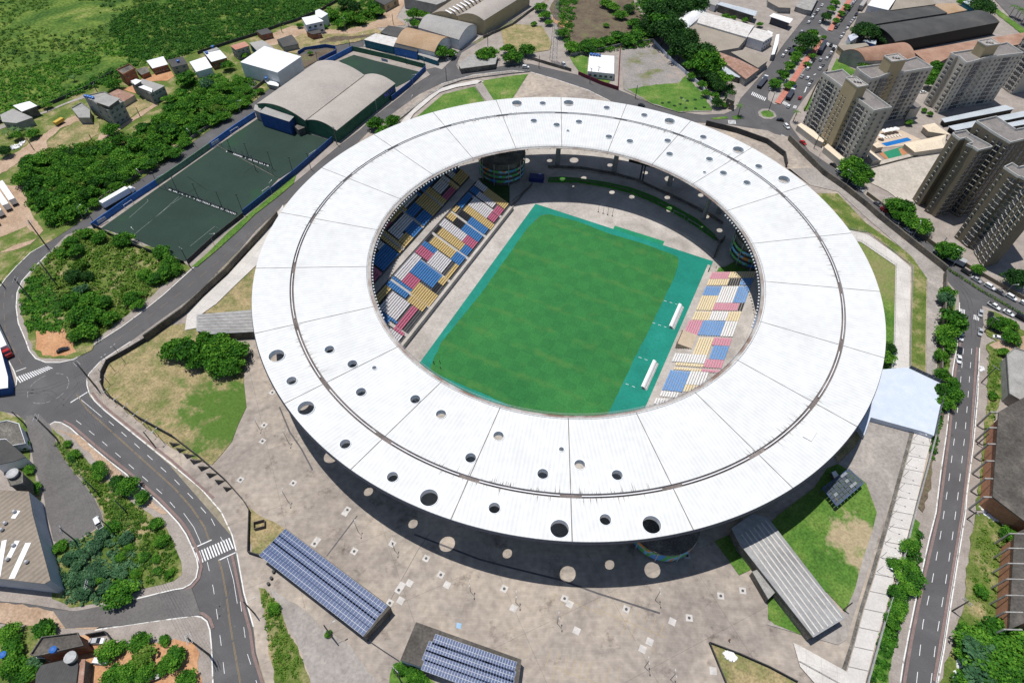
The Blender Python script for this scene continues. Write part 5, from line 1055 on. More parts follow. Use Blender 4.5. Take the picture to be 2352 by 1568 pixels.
bld('blue_house', K(3,0,"735,330 800,300 830,340 760,380"), 5.0, 'pale blue house under the large round tree', 'house', wall=M_WALLB, roof=M_WALLB, wins=((0,1,2,1,1),))
bld('pale_canopy', K(3,0,"870,375 900,360 1000,370 990,410"), 3.5, 'pale canopy with a blue wall between the round trees', 'canopy', wall=M_BLUEW, roof=M_RBLUE)
bld('blue_roof_shed', K(3,0,"1790,15 1880,0 1975,50 1900,85"), 6.0, 'pale blue roofed shed among round trees at the top right', 'shed', wall=M_TEALW, roof=M_RBLUE)
# ---- carports, club house and pool of the towers
for k, s in enumerate(("1590,1090 2180,965 2270,1000 1625,1125", "1655,1160 2400,1010 2460,1050 1720,1200", "1900,1190 2450,1080 2480,1120 2160,1180")):
    bld('carport', K(3,0,s), 3.2, ('far', 'middle', 'near')[k]+' long pale blue grey carport roof behind the front olive towers', 'carport', wall=M_BLACK, roof=M_RBLUE, over=1.3, group='carports between the towers')
bld('club_house', K(3,0,"1415,1155 1530,1130 1680,1240 1475,1210"), 3.6, 'cream hipped roof pavilion beside the pool', 'pavilion', wall=M_CREAM, roof=M_RCREAM, kind='hip', rise=1.5, over=1.0)
bld('club_house', K(3,0,"1250,1320 1640,1235 1620,1360 1350,1400"), 3.4, 'long cream roofed pavilion below the pool', 'pavilion', wall=M_CREAM, roof=M_RCREAM, kind='hip', rise=1.4)
bld('club_house', K(3,0,"960,1330 1010,1300 1065,1350 1000,1360"), 3.2, 'small cream roof at the left end of the pool', 'pavilion', wall=M_CREAM, roof=M_RCREAM, kind='hip', rise=.8)
bld('club_house', K(3,0,"920,1420 940,1380 1050,1470 965,1480"), 3.2, 'cream roof against the foot of the front beige tower', 'pavilion', wall=M_CREAM, roof=M_RCREAM)
bld('podium_roof', K(3,0,"270,1150 305,1130 420,1200 515,1290 505,1310 440,1280"), 3.4, 'cream roof strip at the foot of the front beige tower, left part', 'roof', wall=M_CREAM, roof=M_RCREAM, over=0)
bld('podium_roof', K(3,0,"515,1350 550,1320 745,1490 720,1520"), 3.4, 'cream roof strip at the foot of the front beige tower, right part', 'roof', wall=M_CREAM, roof=M_RCREAM, over=0)
sheet('pool_terrace', K(3,0,"990,1290 1040,1200 1230,1200 1420,1290 1330,1330 1030,1360"), plain('terrace_tiles', (0.55, 0.44, 0.34)), z=.35)
sheet('swimming_pool', K(3,0,"1040,1318 1280,1263 1322,1290 1090,1345"), plain('pool_water', (0.01, 0.16, 0.48), rough=.08, spec=.8), z=.38)
sheet('sports_court', K(3,0,"1020,1410 1240,1345 1330,1410 1100,1462"), plain('court_green', (0.02, 0.22, 0.12)), z=.3)
sheet('sports_court', K(3,0,"1200,1368 1250,1350 1330,1400 1230,1428"), plain('court_orange', (0.45, 0.20, 0.10)), z=.33)
sheet('sports_court', K(3,0,"1020,1410 1060,1398 1110,1460 1080,1462"), plain('court_orange', (0.45, 0.20, 0.10)), z=.33)
bld('entrance_block', K(3,0,"1310,1000 1350,930 1410,975 1350,1000"), 7.0, 'beige gate block between two beige towers', 'building', wall=M_CREAM, roof=M_GRAVEL, over=0)
# ---- solar roofs at the bottom
M_PV = noise_mat('solar_cell', [(0.3, (0.022, 0.052, 0.145)), (0.7, (0.036, 0.074, 0.19))], scale=1.5, rough=.45, fine=6, famp=.1, spec=.25)
M_PVF = plain('solar_frame', (0.52, 0.54, 0.57), rough=.5)
def solar_rows(par, rows, z, ncol, tilt=.0):
    for k, (a, b, w) in enumerate(rows):
        A, B = G(*a, z), G(*b, z); d = B-A; L = d.length; ang = math.atan2(d.y, d.x)
        t = empty('solar_row', (A.x-par.location.x, A.y-par.location.y, z)); t.parent = par; t.rotation_euler = (0, 0, ang)
        n = int(ncol); pw = L/n; fr = MB(); fr.box((L/2, -w/2, .12), (L, w, .06)); fr.build('frame', M_PVF, t)
        for r in range(2):
            q = MB()
            for i in range(n): q.box((pw*(i+.5), -w/2*(r+.5), .17), (pw-.11, w/2-.10, .05))
            q.build('solar_panels', M_PV, t)
e = bld('service_block', K(1,3,"270,145 1240,870 1000,1140 45,375"), 4.6, 'long flat building with four rows of blue solar panels beside the avenue', 'building', wall=M_DKCONC, roof=M_MOULD, over=.1)
S1 = [(K(1,3,a)[0], K(1,3,b)[0], 2.75) for a, b in (("268,150","1210,858"),("212,206","1155,918"),("160,262","1108,985"),("95,325","1048,1056"))]
solar_rows(e, S1, 4.65, 38)
for (u, v) in ((1205,890),(1150,950),(1092,1030),(1033,1100)): pass
e = bld('service_block', K(1,3,"1470,1005 2440,1350 2395,1700 1325,1355") , 4.6, 'flat building with four rows of solar panels at the bottom edge', 'building', wall=M_WALLB, roof=M_MOULD, over=.1)
S2 = [(K(1,3,a)[0], K(1,3,b)[0], 2.75) for a, b in (("1650,1115","2398,1375"),("1592,1178","2390,1462"),("1560,1256","2375,1545"),("1552,1345","2370,1640"))]
solar_rows(e, S2, 4.65, 31)
# ---- roofed corridor, shelter and deck on the east side
M_RCORR = roofmat('corridor_slab', (0.25, 0.25, 0.25), (0.36, 0.36, 0.36), (0.19, 0.19, 0.19), rot=R(-55), per=.12, amt=.12)
cw = bld('covered_walkway', D("1680,1212 1728,1180 1764,1188 1942,1418 1868,1463 1700,1250"), 5.0, 'long grey roofed walkway running out from the stadium towards the road', 'walkway', wall=M_DKCONC, roof=M_RCORR, over=.4)
for k in range(7):
    t = (k+.15)/6.6; A = (1700+60*t, 1225-35*t); B = (1870+70*t, 1460-42*t); rstrip_later = (A, B)
    P, Q_ = G(*A, 5), G(*B, 5); d = Q_-P; mb = MB(); mb.box((0, 0, 0), (d.length-.6, .42, .16)); o = mb.build('roof_rib', M_PATH, cw); o.location = ((P.x+Q_.x)/2-cw.location.x, (P.y+Q_.y)/2-cw.location.y, 5.05); o.rotation_euler = (0, 0, math.atan2(d.y, d.x))
bld('ticket_block', D("1728,1312 1765,1296 1790,1350 1765,1375"), 3.4, 'small flat concrete block against the covered walkway', 'building', wall=M_DKCONC, roof=M_CONC, over=0)
cw = bld('covered_walkway', K(0,1,"1805,1320 2310,1278 2420,1470 2320,1478 1945,1500 1805,1470"), 4.0, 'short ribbed concrete roofed walkway on the left of the stadium', 'walkway', wall=M_DKCONC, roof=M_RCORR, over=.3)
for k in range(6):
    A = K(0,1,f"1815,{1335+k*26}")[0]; B = K(0,1,f"2400,{1300+k*32}")[0]; P, Q_ = G(*A, 4), G(*B, 4); d = Q_-P; mb = MB(); mb.box((0, 0, 0), (d.length-.5, .3, .14)); o = mb.build('roof_rib', M_PATH2, cw); o.location = ((P.x+Q_.x)/2-cw.location.x, (P.y+Q_.y)/2-cw.location.y, 4.05); o.rotation_euler = (0, 0, math.atan2(d.y, d.x))
c4 = GZ(K(3,2,"500,1345 745,1170 875,1300 630,1510"), 3.0)
e, cc = base_empty('steel_shelter', c4, 'steel framed shelter with a checkered dark panel roof on the grass', 'shelter'); Q = rel(c4, cc)
mb = MB()
for i in range(4): a, b = Q[i], Q[(i+1) % 4]; mb.tube((*a, 3), (*b, 3), .18, .18, 4); mb.tube((*a, 0), (*a, 3.0), .12, .12, 4)
mb.build('frame', plain('blue_steel', (0.06, 0.10, 0.22)), e)
M_TILE1 = plain('dark_panel', (0.07, 0.085, 0.11)); M_TILE2 = plain('pale_panel', (0.24, 0.26, 0.29))
rnd = random.Random(3)
for i in range(6):
    for j in range(8):
        a, b, c_, d_ = Q[0], Q[1], Q[2], Q[3]
        f = lambda s, t: a.lerp(d_, s).lerp(b.lerp(c_, s), t)
        P = [f((i+.06)/6, (j+.06)/8), f((i+.94)/6, (j+.06)/8), f((i+.94)/6, (j+.94)/8), f((i+.06)/6, (j+.94)/8)]
        q = MB(); q.prism(P, 3.0+.12*((i+j) % 2), 3.08+.12*((i+j) % 2)); q.build('roof_tile', M_TILE2 if rnd.random() < .14 else M_TILE1, e)
bld('white_kiosk', K(3,2,"585,1200 620,1185 650,1225 612,1255"), 2.4, 'small white roofed booth beside the steel shelter', 'booth', wall=M_DKCONC, roof=M_RWHT, over=.1)
deck = GZ(D("2000,850 2090,843 2165,880 2170,884 2145,1000 2118,990 2000,958 1985,1000 1960,960 1980,900"), 2.6)
mb = MB(); mb.prism(deck, .16, 2.6); o = mb.build('raised_deck', M_BLUEP); tag(o, 'raised pale blue deck between the roof edge and the right hand avenue', 'deck')
ce = sum((Vector((p.x, p.y, 0)) for p in deck), Vector())/len(deck)
e = empty('deck_fence', (ce.x, ce.y, 2.6), 0, 'dark metal fence along the outer sides of the pale blue deck', 'fence')
DF = [Vector((p.x-ce.x, p.y-ce.y)) for p in GZ(D("2088,845 2170,884 2146,1000"), 2.6)]
mb = MB(); mb.wall(DF, 1.6, .06, .0); mb.build('mesh', plain('fence_mesh', (.07, .075, .085)), e)
mb = MB()
for a, b in zip(DF, DF[1:]):
    k = int((b-a).length/2)
    for i in range(k+1): p = a.lerp(b, i/k); mb.tube((p.x, p.y, 0), (p.x, p.y, 1.9), .07, .07, 4)
mb.build('fence_posts', M_GREY, e)
# ramp path strips (structure)
def path(name, s, mat, z=.62): return sheet(name, D(s), mat, z=z)
path('walkway_path', "2088,784 2092,615 2059,585 1996,540 1984,536 1950,528 1935,520 1940,548 1978,556 2057,610 2053,784 2046,845 2088,846", M_PATH)
sheet('walkway_path', D("2101,990 2141,1002 2126,1059 2113,1119 2099,1176 2079,1251 2054,1326 2034,1401 2011,1476 1990,1556 1970,1640 1920,1640 1943,1551 1964,1476 1984,1401 2008,1326 2029,1251 2051,1176 2066,1119 2083,1059"), noise_mat('pale_jointed_concrete', [(0.3, (0.50, 0.475, 0.445)), (0.7, (0.62, 0.59, 0.56))], scale=.15, fine=2, famp=.08, joints=(60, 5.6, R(11), .4, .14)), z=.63)
sheet('planting_strip', D("2091,988 2099,991 2081,1059 2049,1176 2027,1251 2006,1326 1982,1401 1962,1476 1940,1551 1930,1546 1953,1476 1973,1401 1996,1326 2018,1251 2040,1176 2072,1059"), M_DKCONC, z=.60)
sheet('walkway_path', D("1822,1475 1840,1483 1964,1552 1990,1568 2000,1640 1900,1600 1838,1530"), M_PATH, z=.61)
path('walkway_path', "660,520 630,568 592,606 547,648 497,697 462,722 456,752 424,758 430,722 466,684 526,628 570,580 605,538 650,470", M_PATH)
path('walkway_path', "1113,187 1098,192 1050,200 1010,212 985,232 950,262 935,285 905,300 930,270 965,235 1005,205 1040,195 1095,184", M_PATH)
path('stairs', "1090,196 1105,186 1118,205 1135,232 1120,236 1108,222", M_PATH2)
# ---- left and bottom left buildings
bld('tan_factory', K(0,2,"-250,1400 265,1350 470,2218 410,2250 0,2185 -250,2160"), 8.0, 'large factory with a tan sheet roof and white strips at the left edge', 'factory', wall=M_WALLB, roof=M_RTAN, over=.1, wins=((1,1,1,1,1),)) if False else None
e = bld('tan_factory', D("-90,1120 66,1128 75,1180 116,1332 102,1340 0,1328 -90,1318"), 8.0, 'large factory with a tan sheet roof and bluish white walls at the left edge', 'factory', wall=M_WALLB, roof=roofmat('brown_factory_roof', (0.235, 0.195, 0.155), (0.30, 0.25, 0.20), (0.37, 0.32, 0.27), rot=R(35), amt=.2, per=.22), over=.05)
c0 = e.location
def rstrip(par, a, b, w, z, mat, name='skylight_strip'):
    A, B = G(*a, z), G(*b, z); d = B-A; mb = MB(); mb.box((0, 0, 0), (d.length, w, .12)); o = mb.build(name, mat, par); o.location = ((A.x+B.x)/2-par.location.x, (A.y+B.y)/2-par.location.y, z); o.rotation_euler = (0, 0, math.atan2(d.y, d.x))
for a, b, w in (("27,1328","65,1246",1.6), ("-5,1325","10,1240",1.3), ("20,1280","40,1241",1.4), ("30,1190","42,1172",1.4)): rstrip(e, D(a)[0], D(b)[0], w, 8.07, M_WHITE)
for k, (u, v) in enumerate(((14,1202),(6,1217),(33,1253),(19,1285),(63,1291),(35,1176))):
    p = G(u, v, 8); mb = MB(); mb.tube((0, 0, 0), (0, 0, .5), .35, .35, 10); mb.tube((0, 0, .5), (0, 0, 1.0), .6, .35, 10); o = mb.build('turbine_vent', M_GREY, e); o.location = (p.x-c0.x, p.y-c0.y, 8.05)
bld('dark_tank_house', K(0,2,"60,1230 160,1170 215,1210 215,1300 100,1330"), 8.5, 'dark rooftop block carrying a white dish tank at the factory corner', 'building', wall=M_DKCONC, roof=M_DKCONC, over=.1, par=.4)
tank(K(0,2,"128,1222")[0], 8.9, 'round white topped tank on the factory corner block', r=1.7, h=1.0, mat=M_TANKG, group=None)
bld('dark_roof_house', K(0,2,"-60,920 60,900 125,960 240,1060 120,1100 -60,1140"), 5.0, 'house with dark sheet roofs beside the side road', wall=M_WALLW, roof=M_RDARK)
bld('corner_house', K(0,2,"-60,760 70,730 180,760 240,940 120,960 60,900 0,905"), 4.0, 'roofless yard house with rusty white canopy beside the side road', wall=M_WALLW, roof=M_DKCONC, par=.5)
bld('white_warehouse', D("-60,800 0,797 18,865 18,890 -60,900"), 4.0, 'white building corner beside the zebra crossing', 'building', wall=M_BLUEW, roof=M_RWHT, over=.3)
bld('flat_roof_house', K(0,3,"395,1150 720,1110 775,1225 350,1320 290,1310"), 6.0, 'dark flat roofed house with a blue tank at the bottom left', wall=M_BRICK, roof=M_MOULD, par=.7, parmat=M_DKCONC, wins=((0,2,3,1.1,1),)); tank(K(0,3,"505,1268")[0], 6.1, 'blue water tank on the dark flat roofed house at the bottom left')
bld('grey_roof_house', K(0,3,"330,1480 380,1400 700,1330 720,1400 700,1568 690,1640 320,1640"), 5.0, 'grey roofed house with a big white tank at the bottom left edge', wall=M_DKCONC, roof=M_RDARK)
tank(K(0,3,"668,1340")[0], 5.2, 'big white water tank between the two bottom left houses', r=1.5, h=1.4, mat=M_TANKG, group=None)
bld('tiled_lean_to', K(0,3,"725,1350 785,1345 765,1568 700,1640"), 4.4, 'narrow brown tiled lean-to beside the grey roofed house', wall=M_DKCONC, roof=M_RTILE)
tank(K(0,3,"45,1315")[0], 2.5, 'blue water tank among the trees at the left edge')
# yard walls with car
# ---- unfinished concrete building at the right edge
e = bld('unfinished_block', D("2294,945 2352,912 2460,870 2460,1240 2352,1195 2280,1140"), 9.0, 'unfinished brick and concrete block with a mouldy slab roof at the right edge', 'building', wall=M_BRICKO, roof=M_MOULD, over=1.6, th=.5)
Pf = [Vector((p.x-e.location.x, p.y-e.location.y)) for p in GZ(D("2294,945 2280,1140"), 9)]
for k in range(6):
    p = Pf[0].lerp(Pf[1], k/5); mb = MB(); mb.box((p.x-2.4, p.y, 4.2), (.45, .45, 8.4)); mb.box((p.x-1.4, p.y, 8.6), (2.6, .4, .4)); mb.build('column', M_CONC, e)
e = bld('unfinished_block', D("2330,1225 2352,1215 2470,1180 2470,1440 2352,1430 2318,1445"), 8.0, 'second unfinished orange brick block at the lower right edge', 'building', wall=M_BRICKO, roof=M_MOULD, over=1.0, th=.5)
Pf = [Vector((p.x-e.location.x, p.y-e.location.y)) for p in GZ(D("2330,1225 2318,1445"), 8)]
for k in range(7): p = Pf[0].lerp(Pf[1], k/6); mb = MB(); mb.box((p.x-1.4, p.y, 3.95), (.4, .4, 7.9)); mb.box((p.x+1, p.y, 8.04), (5, .35, .3)); mb.build('column', M_CONC, e)
bld('slab_wall_building', D("2312,815 2330,800 2400,820 2400,900 2340,918 2318,905"), 5.0, 'bare grey concrete building at the right edge above the unfinished block', 'building', wall=M_CONC, roof=M_CONC, par=.5)
# ================================================================ TOWERS
Z1 = lambda u, v: ((3200+u/3.92)*PW/4096, (120+v/3.92)*PW/4096)
Z7 = lambda u, v: ((3500+u/3.946)*PW/4096, (v/3.946)*PW/4096)
ZA = lambda u, v: ((3600+u/4.738)*PW/4096, (420+v/4.738)*PW/4096)
def tower(name, pts, z, label, facades, core, corez, wall=M_CREAM, corew=M_OCHRE, floors=11, roof=M_GRAVEL, group='apartment towers', core_win=True):
    P = GZ(pts, z); e, c = base_empty(name, P, label, 'apartment tower', group); Q = ccw(rel(P, c)); n = len(Q)
    flip = Q[0] != rel(P, c)[0]
    mb = MB(); mb.prism(Q, .1, z-1.0, 0); mb.build('wall', wall, e)
    mb = MB(); mb.prism([q*0.985 for q in Q], z-1.0, z-.95); mb.build('roof', roof, e)
    mb = MB()
    for i in range(n):
        a, b = Q[i], Q[(i+1) % n]; u = (b-a).normalized(); nn = Vector((-u.y, u.x))*.25
        mb.prism([a+u*.0, b-u*.25, b-u*.25+nn, a+nn], z-.999, z, 0)
    mb.build('parapet', M_SILL, e)
    if core:
        K4 = GZ(core, corez); R4 = ccw(rel(K4, c)); m = MB(); m.prism(R4, .1, corez-.6); m.build('stair_core', corew, e); m = MB(); m.prism([r*.999 for r in R4], corez-.599, corez-.55); m.build('core_roof', M_PATH2, e)
        if core_win:
            for i in range(4):
                a, b = R4[i], R4[(i+1) % 4]; u = (b-a).normalized(); nn = Vector((u.y, -u.x))
                if nn.y < -.15: windows(e, a, b, .8, z-1, floors, [.25, .5], .8, .7)
        m = MB(); m.wall([*R4, R4[0]], corez, .3, corez-.59); m.build('core_parapet', M_SILL, e)
        cc = sum(R4, Vector((0, 0)))/4
        for k, (dx, dy) in enumerate(((-1.2, .3), (0.2, 0), (1.4, -.4))):
            m = MB(); m.tube((0, 0, 0), (0, 0, .7), .15, .15, 6); m.tube((0, 0, .7), (.2, 0, 1.0), .3, .95, 12); o = m.build('dish_antenna', M_WHITE, e); o.location = (cc.x+dx, cc.y+dy, corez-.55)
    wl = []
    for (a, b, cols, ww) in facades:
        A, B = GZ([a, b], z); A = Vector((A.x-c.x, A.y-c.y)); B = Vector((B.x-c.x, B.y-c.y))
        mid = (A+B)/2; d = (B-A).normalized(); nn = Vector((d.y, -d.x))
        if nn.dot(mid) < 0: A, B = B, A; cols = [((1-cx[0]), *cx[1:]) if isinstance(cx, tuple) else 1-cx for cx in cols]
        wl += windows(e, A, B, .8, z-1.6, floors, cols, ww, 1.25)
    if len(wl) > 100:   # the hundred nearest windows stay parts of their own, the rest become one
        wl.sort(key=lambda o: (o.location.x+c.x)**2+(o.location.y+c.y)**2+(o.location.z-CAMH)**2)
        far = wl[100:]; mb = MB()
        for o in far:
            M = Matrix.Translation(o.location) @ Matrix.Rotation(o.rotation_euler.z, 4, 'Z'); n0 = len(mb.v)
            mb.v += [tuple(M @ v.co) for v in o.data.vertices]
            for p in o.data.polygons: mb.f.append(tuple(n0+i for i in p.vertices)); mb.m.append(p.material_index)
            bpy.data.objects.remove(o)
        o = mb.build('window', [M_GLASS, M_SILL], e); o['kind'] = 'stuff'
    return e, c
BW_, BH_ = 2.1, 1.9
def cols(n, pat):   # pattern string over n slots: s small window, B balcony glazing, . nothing
    k = len(pat); return [((i+.5)/k, 1.0, 1.15) if ch == 's' else ((i+.5)/k, 2.0, 1.9) if ch == 'B' else None for i, ch in enumerate(pat)]
def C(pat): return [c for c in cols(0, pat) if c]
tower('apartment_tower', [Z1(360,665), Z1(535,640), Z1(665,612), Z1(800,725), Z1(1050,925), Z1(1445,1210), Z1(1330,1222), Z1(1165,1258), Z1(715,925), Z1(470,740)], 30.0,
      'beige apartment tower standing nearest the stadium at the roundabout', [(Z1(360,665), Z1(1165,1258), C('s.s.BsB.s.s..s..s.s.BsB.s.s'), 1.0), (Z1(1165,1258), Z1(1445,1210), C('.s..s.'), .7)], [Z1(725,745), Z1(880,728), Z1(1070,860), Z1(910,888)], 36.0)
tower('apartment_tower', [Z1(890,580), Z1(1290,530), Z1(1660,470), Z1(1830,418), Z1(2090,580), Z1(1940,600), Z1(1630,655), Z1(1510,625), Z1(1250,730), Z1(1120,760), Z1(960,650)], 30.0,
      'beige apartment tower directly behind the one nearest the stadium', [(Z1(1120,760), Z1(1630,655), C('s.s.BsB.s.s.'), 1.0), (Z1(1630,655), Z1(2090,580), C('s.s.BsB.s.s.'), 1.0), (Z1(890,580), Z1(1120,760), C('.s...s.'), .8)], [Z1(1325,400), Z1(1540,365), Z1(1675,460), Z1(1450,490)], 36.0)
tower('apartment_tower', [Z7(1200,830), Z7(1550,775), Z7(1980,690), Z7(2090,665), Z7(2351,830), Z7(1925,880), Z7(1830,880), Z7(1560,960), Z7(1450,985), Z7(1330,880), Z7(1285,880)], 30.0,
      'beige apartment tower with two dark recesses behind the carports', [(Z7(1450,985), Z7(1925,880), C('s.s.BsB.s.s.'), 1.0), (Z7(1925,880), Z7(2351,830), C('s.s.BsB.s.s.'), 1.0), (Z7(1200,830), Z7(1450,985), C('.ss....ss.'), .7)], [Z7(1630,640), Z7(1840,605), Z7(1975,690), Z7(1770,715)], 36.0)
tower('apartment_tower', [Z7(2420,470), Z7(2900,400), Z7(3100,560), Z7(2700,640)], 32.0,
      'beige apartment tower cut off by the right edge behind the others', [(Z7(2420,470), Z7(2700,640), C('s.BsB.sBsB.s'), 1.0)], None, 0)
# the dark olive towers at the right
tower('apartment_tower', [ZA(1000,520), ZA(1260,470), ZA(1330,540), ZA(1700,740), ZA(1760,785), ZA(1495,850), ZA(1405,790), ZA(1265,735), ZA(1390,700), ZA(1260,610), ZA(1145,640), ZA(1050,575)], 36.5,
      'olive brown apartment tower with a mushroom coloured flank beside the parking deck', [(ZA(1000,520), ZA(1145,640), C('.s.'), 1.0), (ZA(1265,735), ZA(1405,790), C('.s.'), 1.0), (ZA(1495,850), ZA(1760,785), C('s.B.s.B'), 1.0), (ZA(1760,785), ZA(1700,740), C('s'), 1.0), (ZA(1050,575), ZA(1145,640), C('s.'), 1.0)], None, 0, wall=M_OLIVE, corew=M_OLIVE, floors=14, group='olive brown apartment towers')
tower('apartment_tower', [ZA(1450,290), ZA(1830,205), ZA(2200,450), ZA(2700,350), ZA(2900,500), ZA(2350,640), ZA(2100,700), ZA(1830,545)], 40.5,
      'olive brown apartment tower with the high windowless block on its roof', [(ZA(2100,700), ZA(2350,640), C('s.B.s.'), 1.0), (ZA(2350,640), ZA(2900,500), C('s.B.s.B.s'), 1.0), (ZA(1830,545), ZA(2100,700), C('s.B.s'), 1.0), (ZA(1450,290), ZA(1830,545), C('..s...s..'), 1.0)], None, 0, wall=M_OLIVE, corew=M_OLIVE, floors=15, group='olive brown apartment towers')
tower('apartment_tower', [ZA(1975,1160), ZA(2130,1085), ZA(2250,1165), ZA(2400,1130), ZA(2700,1050), ZA(3000,1400), ZA(2600,1500), ZA(2300,1350), ZA(2260,1350)], 38.0,
      'olive brown apartment tower at the right edge with balconies facing the avenue', [(ZA(1975,1160), ZA(2260,1350), C('s.sB'), 1.0), (ZA(2300,1350), ZA(2600,1500), C('sBs.'), 1.0)], None, 0, wall=M_OLIVE, corew=M_OLIVE, floors=14, group='olive brown apartment towers')
tower('apartment_tower', [ZA(2380,1480), ZA(2600,1400), ZA(2900,1700), ZA(2600,1780)], 37.0,
      'olive brown apartment tower cut by the right edge in front of the balconied one', [(ZA(2380,1480), ZA(2600,1780), C('sB.s.B.s'), 1.0)], None, 0, wall=M_OLIVE, corew=M_OLIVE, floors=14, group='olive brown apartment towers')
# ================================================================ WALLS AND FENCES
def wallobj(name, pts, h, mat, label, cat='wall', th=.25, z0=.1, group=None, cap=None):
    P = GZ(pts, z0); c = sum(P, Vector())/len(P); mb = MB(); mb.wall([(p.x-c.x, p.y-c.y) for p in P], h, th, 0)
    o = mb.build(name, mat); o.location = (c.x, c.y, z0); tag(o, label, cat, group); return o
def fence(name, pts, h, mat, label, step=2.5, th=.05, z0=.1, post=None, base=0.0, group=None):
    P = GZ(pts, z0); c = sum(P, Vector())/len(P); e = empty(name, (c.x, c.y, z0), 0, label, 'fence', group); L = [Vector((p.x-c.x, p.y-c.y)) for p in P]
    mb = MB()
    for a, b in zip(L, L[1:]):
        for k in range(4): z = base+(h-base)*(k+1)/4-.05; mb.tube((*a, z), (*b, z), .03, .03, 4, caps=False)
    mb.build('rails', mat, e)
    mb = MB()
    for a, b in zip(L, L[1:]):
        n = max(1, int((b-a).length/step))
        for k in range(n): p = a.lerp(b, k/n); mb.tube((*p, 0), (*p, h), th, th, 4)
    mb.build('fence_posts', post or mat, e)
    if base: mb = MB(); mb.wall(L, base, .2, 0); mb.build('base_wall', M_CONC, e)
    return e
M_DKWALL = noise_mat('dark_stained_wall', [(0.3, (0.035, 0.037, 0.04)), (0.7, (0.08, 0.08, 0.08))], scale=.3, fine=2, famp=.3)
M_RETAIN = noise_mat('retaining_wall', [(0.3, (0.07, 0.065, 0.06)), (0.5, (0.13, 0.12, 0.105)), (0.7, (0.20, 0.17, 0.13))], scale=.15, fine=2, famp=.3)
M_MAROON = plain('maroon_wall', (0.16, 0.025, 0.045)); M_LGRN = noise_mat('pale_green_wall', [(0.3, (0.10, 0.20, 0.13)), (0.7, (0.16, 0.28, 0.19))], scale=.3)
wallobj('perimeter_wall', D("400,1006 460,1052 520,1105 560,1150 575,1175 572,1270 603,1280"), 1.8, M_DKWALL, 'dark perimeter wall along the avenue pavement down to the solar building')
wallobj('perimeter_wall', D("337,784 290,812 250,834 237,860 236,884 245,907 320,962 400,1006"), 2.2, M_DKWALL, 'dark curved perimeter wall round the dry lawn beside the junction')
wallobj('retaining_wall', D("337,784 425,720 480,668 520,632 560,588 600,545 640,500"), 3.6, M_RETAIN, 'stained retaining wall between the diagonal street and the pale walkway', th=.5)
fence('street_fence', D("240,842 300,800 350,765 430,708 500,648 560,585 620,520 690,455"), 2.4, M_GREY, 'thin wire fence on posts along the top of the stained retaining wall', step=3.2)
fence('street_fence', D("900,290 950,250 985,222 1020,200 1060,186 1110,178 1176,170 1218,166"), 2.2, M_GREY, 'thin wire fence above the curved lawns north of the stadium', step=3.0, base=.7)
wallobj('retaining_wall', D("1810,322 1889,402 1939,437 1989,477 2014,500 2089,560 2170,624"), 3.2, M_RETAIN, 'long dark retaining wall below the hedge on the east side', th=.6)
wallobj('retaining_wall', D("2168,630 2166,690 2160,784 2156,855"), 2.8, M_RETAIN, 'retaining wall running down from the street corner to the blue deck', th=.5)
wallobj('retaining_wall', D("1620,288 1690,305 1760,330 1800,360 1805,385"), 3.0, M_DKWALL, 'dark retaining wall round the ramp by the roundabout', th=.5)
fence('walkway_fence', D("2146,1003 2124,1086 2099,1176 2064,1313 2029,1426 1994,1551 1980,1600"), 2.2, M_GREY, 'long fence on a dark wall beside the jointed pale walkway', step=3.0, base=1.2)
fence('path_railing', D("1935,520 1952,528 1984,534 1996,540 2060,585 2095,614 2090,784 2089,846"), 1.3, M_GREY, 'outer railing of the bent pale walkway east of the stadium')
fence('path_railing', D("1940,548 1978,556 2057,610 2053,784 2046,845"), 1.3, M_GREY, 'inner railing of the bent pale walkway east of the stadium')
for s, w, l in (("215,525 290,472 362,425", M_BLUEB, 'blue field wall nearest the white truck'), ("362,425 420,386 485,340", M_LGRN, 'pale green field wall between the two blue ones'), ("485,340 540,300 588,268", M_BLUEB, 'blue field wall beside the changing rooms'), ("728,160 770,138 810,117", M_BLUEB, 'blue field wall at the top left of the farthest pitch'), ("810,117 890,135 978,158", M_GREENW, 'green field wall with a sponsor board behind the farthest pitch'), ("978,162 940,200 900,232", M_BLUEW, 'blue striped wall of the farthest pitch beside the street'), ("765,325 720,365 680,400 560,495", M_BLUEW, 'dark blue wall between the diagonal street and the pitches'), ("560,497 495,548 432,606", M_DKWALL, 'black wall of the nearest pitch beside the street'), ("218,522 260,545 330,575 425,607", M_DKWALL, 'black low wall at the left end of the nearest pitch')):
    wallobj('field_wall', D(s), 3.0 if w is not M_DKWALL else 2.2, w, l)
wallobj('lane_wall', D("195,497 240,455 345,388 475,297 545,240 588,205 620,180"), 1.8, M_DKCONC, 'grey wall between the lane and the thicket')
wallobj('boundary_wall', D("-20,292 60,262 120,240 200,205 260,170"), 1.8, M_BLACK if False else M_DKWALL, 'dark boundary wall at the foot of the green hill, left part')
wallobj('boundary_wall', D("455,125 520,103 588,82 640,62 680,50 740,25 800,-10"), 1.8, M_DKWALL, 'dark boundary wall at the foot of the green hill, right part')
wallobj('red_wall', D("1328,172 1379,194 1419,207"), 2.2, M_MAROON, 'maroon wall in front of the square white roofed building')
wallobj('red_wall', D("1419,207 1424,112"), 2.2, M_MAROON, 'maroon wall between the patio and the gravel lot')
wallobj('lot_wall', D("1310,130 1380,118 1425,108 1500,97"), 2.2, M_CONC, 'weathered concrete wall behind the square white roofed building')
wallobj('lot_wall', D("1500,97 1540,140 1580,175 1610,200 1636,240"), 2.0, M_WALLB, 'pale wall along the trees beside the gravel lot')
